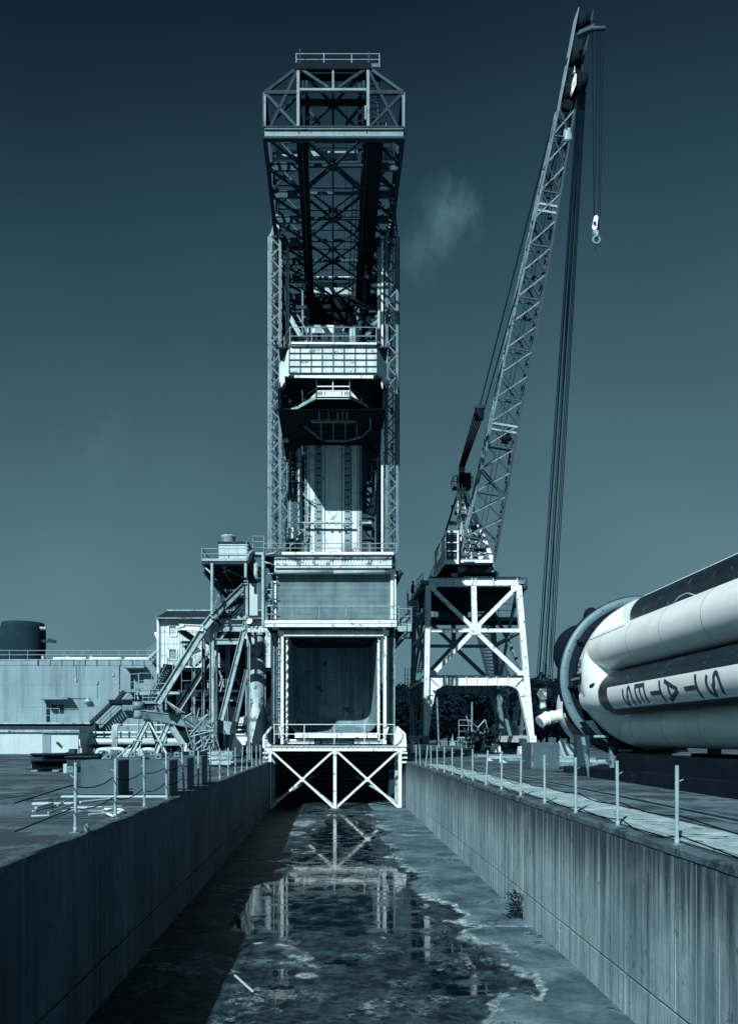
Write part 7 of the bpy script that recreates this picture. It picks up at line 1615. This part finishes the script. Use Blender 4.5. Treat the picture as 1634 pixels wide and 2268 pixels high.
def letter(ch, yc, hgt=.86, wid=.72):
    # u: across the letter (around the tank, downwards), v: up the letter (along the tank, towards the near end)
    w2 = .14
    S_ = {'T': [[(-.5, 1-.075), (.5, 1-.075)], [(0, 0), (0, 1-.15)]],
          'E': [[(-.5+.07, 0), (-.5+.07, 1)], [(-.36, 1-.075), (.45, 1-.075)], [(-.36, .5), (.32, .5)], [(-.36, .075), (.45, .075)]],
          'A': [[(-.5+.05, 0), (-.03, 1)], [(.5-.05, 0), (.03, 1)], [(-.28, .3), (.28, .3)]],
          'I': [[(0, 0), (0, 1)]], 'D': [[(-.43, 0), (-.43, 1)], [(-.36, .93), (0, .93), (.3, .8), (.43, .5), (.3, .2), (0, .07), (-.36, .07)]],
          'U': [[(-.43, 1), (-.43, .35), (-.3, .12), (0, .06), (.3, .12), (.43, .35), (.43, 1)]], 'N': [[(-.43, 0), (-.43, 1)], [(-.43, 1), (.43, 0)], [(.43, 0), (.43, 1)]],
          'S': [[(.43*math.sin(R(a)), .745+.18*math.cos(R(a))) for a in range(70, -181, -12)]+[(.43*math.sin(R(a)), .25+.18*math.cos(R(a))) for a in range(5, 256, 12)]]}[ch]
    bm = bmesh.new()
    for st_ in S_:
        pts = []
        for p, q_ in zip(st_, st_[1:]):
            n = max(1, int(math.hypot(q_[0]-p[0], q_[1]-p[1])/.09))
            pts += [(p[0]+(q_[0]-p[0])*i/n, p[1]+(q_[1]-p[1])*i/n) for i in range(n)]
        pts.append(st_[-1]); prev = None
        for i, (u, v) in enumerate(pts):
            a, b = pts[max(i-1, 0)], pts[min(i+1, len(pts)-1)]; du, dv = (b[0]-a[0])*wid, (b[1]-a[1])*hgt; l = math.hypot(du, dv) or 1
            nu, nv_ = -dv/l*w2/2, du/l*w2/2
            c = []
            for s in (1, -1):
                uu, vv_ = u*wid+nu*s, (v-.5)*hgt+nv_*s
                c.append(bm.verts.new(surf(yc-vv_, 200+math.degrees(uu/TR), TR+.009)))
            if prev: bm.faces.new((prev[0], prev[1], c[1], c[0])).smooth = True
            prev = c
    bmesh.ops.recalc_face_normals(bm, faces=bm.faces)
    for f in bm.faces:
        if f.normal.dot(f.calc_center_median()-V((pcx, f.calc_center_median().y, pcz))) < 0: f.normal_flip()
    return mk('letter', bm, LETTER, rk)
for ch, px in zip('SETATS', (1387, 1416, 1450, 1484, 1527, 1577)):
    letter(ch, (pcx-TR*.98)*F/(px-HX))
for i, ch in enumerate('DETINU'): letter(ch, 18.2-i*1.22)
for k in range(4): tube('panel_stud', surf(28-k*.75, 222, TR), surf(28-k*.75, 222, TR+.03), .03, WHITE2, rk)
# white upper face of the topmost black tank
tx, tz = RX+TC*math.cos(R(112.5)), RZ+TC*math.sin(R(112.5))
patch('white_panel', RYF-3.6, 10.5, 127, 60, TR+.004, RWHITE, 16, 10, rk, tx, tz)
# fittings on the big white tank
wx_, wz_ = RX+TC*math.cos(R(157.5)), RZ+TC*math.sin(R(157.5))
def ws(y, th, r=TR): return V((wx_+r*math.cos(R(th)), y, wz_+r*math.sin(R(th))))
def shs(y, th, r=2.93): return V((RX+r*math.cos(R(th)), y, RZ+r*math.sin(R(th))))
pipe('vent_loop', [ws(24.6, 118, TR), ws(24.3, 116, TR+.12), ws(23.6, 116, TR+.15), ws(23.2, 118, TR)], .04, GALV, rk, 6, .2)
pipe('cable', [shs(32.3, 152), ws(31.4, 145, TR+.01), ws(29.5, 142, TR+.01), ws(28.2, 138, TR+.01)], .02, STEEL, rk, 5)
pt = part('connector_panel', rk); c = shs(32.2, 171.5)
bvbox('panel_box', c-V((.05, .22, .17)), c+V((.03, .1, .17)), GALV, pt, .02, 1)
for i in range(2):
    for j in range(3): tube('socket', c+V((-.055, -.14+.15*i, -.1+.1*j)), c+V((-.075, -.14+.15*i, -.1+.1*j)), .055, DARKST, pt)
for k in range(2): c2 = shs(32.45, 174+k*2.2); tube('port_ring', c2, c2+V((-.04, 0, 0)), .1, DARKST, rk)
for k in range(5): c2 = shs(32.7, 165+k*1.4); tube('vent_hole', c2, c2+V((-.03, 0, 0)), .05, BLACK, rk)
c = shs(32.6, 183, 2.9); bvbox('open_hatch', c-V((.12, .55, .2)), c+V((.1, .35, .2)), BLACK, rk, .02, 1); bvbox('hatch_slide', c+V((-.16, -.6, -.05)), c+V((-.1, .4, .05)), STEEL, rk, .01, 1); c = shs(31.95, 181); bvbox('hatch_slot', c-V((.05, .04, .2)), c+V((.02, .04, .16)), BLACK, rk, .01, 1)
patch('hatch_slot', 31.72, 31.6, 176.5, 181.5, 2.94, BLACK, 1, 5, rk, RX, RZ)
c = surf(31.5, 155, TR*.9); bvbox('fairing_cap', c-V((.12, .5, .1)), c+V((.16, .3, .12)), BLACK, rk, .08, 2)
for a in (90, 110, 135): c = shs(33.3, a, 2.8); bvbox('rim_bracket', c-V((.15, .1, .05)), c+V((.15, .1, .05)), BLACK, rk, .02, 1)
# beyond the ring: dark spheres, white engine bell housing, elbow pipe
lathe('dark_sphere', [(1.2*(1-math.cos(R(a))), 1.25*math.sin(R(a))) for a in range(0, 181, 12)], (RX-1.95, RYF+2.6, RZ+1.15), (0, -1, 0), BLACK, rk, 32)
o = lathe('black_lump', [(.32*(1-math.cos(R(a))), .36*math.sin(R(a))) for a in range(0, 181, 20)], (RX-2.0, RYF+1.2, RZ+2.75), (1, -.2, -.1), BLACK, rk, 16); lathe('black_lump', [(.42*(1-math.cos(R(a))), .42*math.sin(R(a))) for a in range(0, 181, 20)], (RX-1.95, RYF+1.5, RZ+2.55), (1, -.3, -.1), BLACK, rk, 16)
lathe('engine_housing', [(0, 1.8), (.8, 1.72), (1.5, 1.45), (1.9, 1.0), (2.1, .4), (2.15, .02)], (RX-1.45, RYF+.2, RZ-1.2), (-.12, 1, 0), RWHITE, rk, 40)
eb = [R4(300, 1392, 34.3), R4(250, 1395, 34.2), R4(190, 1405, 34.0), R4(140, 1415, 33.9), R4(80, 1450, 33.8)]
pipe('elbow_pipe', eb, .5, RWHITE, rk, 20)
for t_, d in ((.0, .56), (.5, .56), (1.0, .58)):
    a, b = eb[1].lerp(eb[3], t_), eb[1].lerp(eb[3], t_+.04); tube('pipe_collar', a, b, d, RWHITE, rk)
tube('pipe_mouth', eb[-1], eb[-1]+(eb[-1]-eb[-2]).normalized()*.012, .44, GALV, rk)
for x in (175, 230): mem('elbow_strut', R4(x, 1395, 34.4), R4(x+60, 1355, 34.6), .08, .08, STEEL, rk)
# cradles
cd = thing('transport_cradle', 'dark steel cradle with legs and ring rollers under the ringed end of the rocket', 'cradle', (RX, RYF-1, 0))
def leg(x0_, y0_, x1_, y1_, Y, w_, m): p = R4(x0_, y0_, Y); s = R4(x1_, y1_, Y); mem('cradle_leg', (s.x, s.y, 0 if y1_ > 1780 else s.z), p, w_, w_, m, cd)
mem('cradle_leg', (R4(438, 0, 32.9).x, 32.9, 0), R4(438, 1565, 32.9), .5, .45, DARKST, cd); leg(445, 1580, 505, 1840, 32.2, .13, STEEL)
for x in (13.2, 15.6): mem('cradle_leg', (x, 33.2, 0), (x, 33.2, 1.2), .4, .4, DARKST, cd)
box('cradle_beam', (RX-2.9, 32.6, .02), (RX+3.0, 33.1, .4), BLACK, cd); box('cradle_beam', (RX-2.6, 27.5, .02), (RX-2.2, 33, .35), BLACK, cd); box('cradle_beam', (RX+2.2, 27.5, .02), (RX+2.6, 33, .35), BLACK, cd)
bm = bmesh.new(); v0 = []
ring_o = [V((RX+3.25*math.cos(R(a)), RYF-.35, RZ+3.25*math.sin(R(a)))) for a in range(215, 326, 6)]; ring_i = [V((RX+3.0*math.cos(R(a)), RYF-.35, RZ+3.0*math.sin(R(a)))) for a in range(325, 214, -6)]
bm.free(); prism('saddle_ring', ring_o+ring_i[::-1][::-1], (0, -.9, 0), DARKST, cd)
for a in (230, 250, 262, 278, 290, 310):
    c = V((RX+3.2*math.cos(R(a)), RYF-1.28, RZ+3.2*math.sin(R(a)))); bvbox('saddle_pad', c-V((.3, .04, .05)), c+V((.3, .02, .05)), GALV, cd, .02, 1)
for k in range(44):
    a = R(100+k*4.2); c = V((RX+2.985*math.cos(a), RYF-1.72, RZ+2.985*math.sin(a))); tube('shroud_rivet', c, c+V((.008*math.cos(a), 0, .008*math.sin(a))), .03, STEEL, rk)
lathe('shroud_seam', [(0, 2.972), (.015, 2.978), (.03, 2.972)], (RX, RYF-1.62, RZ), (0, -1, 0), STEEL, rk, 64)
for dx in (-.35, .2): mem('saddle_post', (RX+dx-1.2, RYF-1.0, .35), (RX+dx-1.2, RYF-1.0, 1.2), .16, .2, STEEL, cd)
cd2 = thing('near_cradle', 'dark low cradle frame with shade-filling skids under the near end of the rocket tanks', 'cradle', (RX, 19, 0))
box('shade_fill_beam', (11.0, 15, .02), (11.6, 31.5, .95), BLACK, cd2); box('shade_fill_beam', (13.9, 15, .02), (14.5, 31.5, .95), BLACK, cd2); box('skid_deck', (11.61, 15.2, .6), (13.89, 31.3, .7), BLACK, cd2)  # black skids added to darken the lit ground below the tanks
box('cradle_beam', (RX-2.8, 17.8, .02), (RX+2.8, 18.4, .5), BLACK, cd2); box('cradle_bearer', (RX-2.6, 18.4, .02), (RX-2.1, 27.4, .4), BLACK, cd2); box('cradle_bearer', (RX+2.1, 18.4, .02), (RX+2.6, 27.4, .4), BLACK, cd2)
for x in (-1.9, 1.9): mem('cradle_leg', (RX+x, 18.1, .5), (RX+x*.8, 18.1, 1.6), .4, .4, BLACK, cd2)
# ballast box, gussets, clutter in the yard
o = thing('ballast_box', 'large dark rough-faced box with a pale edge strip standing between crane leg and rocket', 'ballast', (10.4, 40.5, 0))
a, b = R4(4, 1850, 40), R4(248, 1625, 40)
bvbox('box_body', (a.x, 40, 0), (b.x, 42.0, b.z), BLOCK, o, .03, 2); box('edge_strip', (a.x+.02, 39.96, .1), (a.x+.1, 40, b.z-.1), STEEL, o)
o = bvbox('timber_sill', tuple(R4(310, 1890, 33)*1), tuple(R4(520, 1835, 33)+V((0, .5, 0))), BLACK, None, .03, 1); tag(o, 'dark timber sill under the foot of the ringed rocket cradle', 'timber')
for i, (x0_, x1_, yt, yb, Y, m_, lab) in enumerate(((585, 648, 692, 752, 58, STEEL, 'grey triangular fin plate standing on the apron, darkest of three'), (722, 790, 698, 772, 54, WHITE2, 'white triangular fin plate between the other two'), (858, 945, 690, 788, 50, WHITE2, 'white triangular fin plate nearest the dark ballast box'))):
    a = G2(x0_, yb, Y); pts = [V((a.x, Y, 0.02)), V((G2(x1_, 0, Y).x, Y, .02))]; zt_ = (yb-yt)/3.1423/1.5667/F*Y
    for k in range(1, 6): t_ = k/6; pts.append(V((G2(x1_, 0, Y).x+(a.x-G2(x1_, 0, Y).x)*(1-(1-t_)**1.5), Y, .02+zt_*t_**1.5)))
    pts += [V((a.x+.12, Y, zt_)), V((a.x, Y, zt_))]
    o = prism('fin_plate', pts, (0, .12, 0), m_, None); tag(o, lab, 'plate')
# distant yard
wc = thing('far_crane', 'far crawler crane with a slim dark lattice boom seen through the gantry legs', 'crane', P(1130, 1655, 112))
def far(x, y, Y=112): return G5(x, y, Y)
b0_, b1_ = far(1205, 1690), far(893, 480); fax = (b1_-b0_).normalized(); fl = (b1_-b0_).length; fu = V((fax.z, 0, -fax.x))
for i in (-1, 1):
    for j in (-1, 1): mem('boom_chord', b0_+fu*.2*i, b0_+fax*4+fu*1.05*i+YA*.6*j, .18, .18, DARKST, wc); mem('boom_chord', b0_+fax*4+fu*1.05*i+YA*.6*j, b1_+fu*.9*i+YA*.5*j, .18, .18, DARKST, wc)
n = 26
for k in range(n):
    for j in (-1, 1):
        for s in (-1, 1): mem('boom_lacing', b0_+fax*(4+(fl-4)*k/n)+fu*s+YA*.6*j, b0_+fax*(4+(fl-4)*(k+1)/n)-fu*s+YA*.6*j, .1, .1, DARKST, wc)
for k in range(4): tube('boom_rope', far(1330+k*10, 1500), far(900+k*8, 500), .07, WIRE, wc)
for x in (1200, 1215, 1235): tube('boom_rope', far(x+80, 1460), far(x-180, 830), .07, WIRE, wc)
bvbox('crane_body', far(1190, 1850)+V((0, 0, 0)), far(1420, 1755)+V((0, 3, 0)), GALV, wc, .2, 1); box('carriage_beam', far(1085, 1868), far(1225, 1848)+V((0, .6, 0)), WHITE, wc); box('carriage_beam', far(1195, 1900), far(1420, 1872)+V((0, .8, 0)), WHITE, wc)
mem('mast_leg', far(1092, 1365, 100), far(1240, 1860, 100), .9, .8, GALV, wc); mem('mast_leg', far(1250, 1860, 100), far(1330, 1480, 100), .6, .5, STEEL, wc); mem('mast_leg', far(1090, 1790, 104), far(1140, 1610, 104), .18, .2, STEEL, wc); box('mast_cap', far(1085, 1640, 104), far(1150, 1605, 104)+V((0, .5, 0)), GALV, wc)
for x in (1112, 1150): lathe('rope_drum', [(0, .1), (0, .95), (.4, .95), (.4, .1)], far(x, 1790, 104), (.5, 1, 0), GALV, wc, 16)
box('crawler_track', V((far(1080, 0).x, 112, .05)), V((far(1430, 0).x, 113.5, 1.3)), BLACK, wc); box('counterweight', far(1345, 1835), far(1420, 1790)+V((0, 2, 0)), WHITE, wc)
for x, y0_, y1_, lab in ((470, 1455, 1950, 'slender leaning pole before the dark trees, nearest the crane leg'), (838, 1500, 1760, 'slender upright pole before the dark trees beyond the wreckage')):
    a = far(x, y0_, 125); o = tube('light_pole', V((far(x+(22 if x < 500 else 0), 0, 125).x, 125, 0)), a, .28, STEEL, None); tag(o, lab, 'pole')
wr = thing('wrecked_frames', 'jumble of bent dark frames and A shaped tubes on the far apron', 'scrap frames', P(1120, 1650, 118))
r2 = random.Random(11)
for x0_, y0_, x1_, y1_ in ((780, 1650, 810, 1760), (780, 1680, 900, 1770), (900, 1770, 975, 1685), (975, 1685, 1000, 1780), (905, 1780, 860, 1900), (905, 1790, 960, 1900), (800, 1760, 790, 1880), (755, 1770, 770, 1850), (840, 1790, 900, 1840), (830, 1900, 900, 1790), (880, 1790, 960, 1840), (700, 1960, 760, 1880), (820, 1960, 870, 1850)):
    tube('bent_tube', far(x0_, y0_, 118), far(x1_, y1_, 118), .2, STEEL if r2.random() < .6 else GALV, wr)
for k in range(46):
    x, y = r2.uniform(760, 1040), r2.uniform(1820, 1960); mem('scrap_bar', far(x, y, 116+r2.uniform(-3, 3)), far(x+r2.uniform(-50, 50), y+r2.uniform(-60, 30), 116+r2.uniform(-3, 3)), r2.uniform(.12, .35), .2, (DARKST, STEEL, GALV, BLACK)[k % 4], wr)
pf = thing('raised_platform', 'small railed steel platform on posts before the far trees', 'platform', P(1095, 1655, 122))
box('platform_floor', far(700, 1880, 122), far(830, 1868, 122)+V((0, 2, 0)), GALV, pf); box('platform_tank', far(705, 1925, 122.5), far(800, 1885, 122.5)+V((0, 1.5, 0)), STEEL, pf)
for x in (703, 728, 780, 828): tube('platform_leg', V((far(x, 0, 122).x, 122, 0)), far(x, 1870, 122), .18, STEEL, pf)
railing(pf, [far(700, 1868, 122), far(830, 1868, 122)], 2.6, 1.6, RAILG, .1, 2)
fe = thing('far_fence', 'low white post-and-rail fence before the dark trees', 'fence', P(1005, 1655, 130))
for y in (1912, 1935, 1952): tube('fence_rail', far(520, y, 130), far(690, y, 130), .09, RAILG, fe)
for k in range(7): tube('fence_post', far(520+k*28, 1958, 130), far(520+k*28, 1908, 130), .1, RAILG, fe)
o = prism('fin_plate', [far(605, 1955, 128), far(668, 1955, 128), far(650, 1925, 128), far(640, 1880, 128), far(636, 1835, 128), far(628, 1880, 128), far(620, 1930, 128)], (0, .3, 0), GALV, None); tag(o, 'tall pale spire-shaped fin standing by the far white fence', 'fin')
r3 = random.Random(5)
for k in range(16):
    x = r3.uniform(1440, 1500) if k < 5 else r3.uniform(880, 1080); y = r3.uniform(1915, 1980); p = far(x, y, 100 if k < 5 else 96); s = (.8, .35, .6, .5)[k//4]*r3.uniform(.85, 1.15)
    o = bvbox('scrap_part', (p.x-s/2, p.y, 0), (p.x+s/2, p.y+s, s*(.35, 1.0, .9, 2.2)[k//4]), (DARKST, STEEL, GALV, BLACK)[k % 4], None, .05, 1, .05); tag(o, '%s %s piece of scrap machinery on the far apron before the trees' % (('low', 'small', 'squat', 'tall')[k//4], ('dark', 'grey', 'pale', 'black')[k % 4]), 'scrap', 'scrap machinery on the far apron')
for k in range(7):
    p = R4(230+k*26, 1690-(k % 3)*8, 60+k); o = prism('leaning_sheet', [V((p.x, p.y, 0)), V((p.x+.5, p.y, 0)), V((p.x+.2-.15*k, p.y+.3, 1.1+.25*(k % 3))), V((p.x-.25, p.y+.3, 1.0))], (0, .05, 0), (STEEL, GALV, DARKST)[k % 3], None); tag(o, 'scrap steel sheet leaning beyond the rocket ring, %s from the ballast box' % ordinal(k+1), 'sheet', 'scrap sheets beyond the rocket')
for k in range(5):
    Y = 44+k*5; o = bvbox('long_timber', (11.4, Y, 0), (15.5+k, Y+.3, .22), (STEEL, GALV)[k % 2], None, .02, 1); tag(o, ('pale','grey','pale weathered','grey split','pale distant')[k]+' long timber lying beyond the ballast box', 'timber')
bpy.context.view_layer.update()
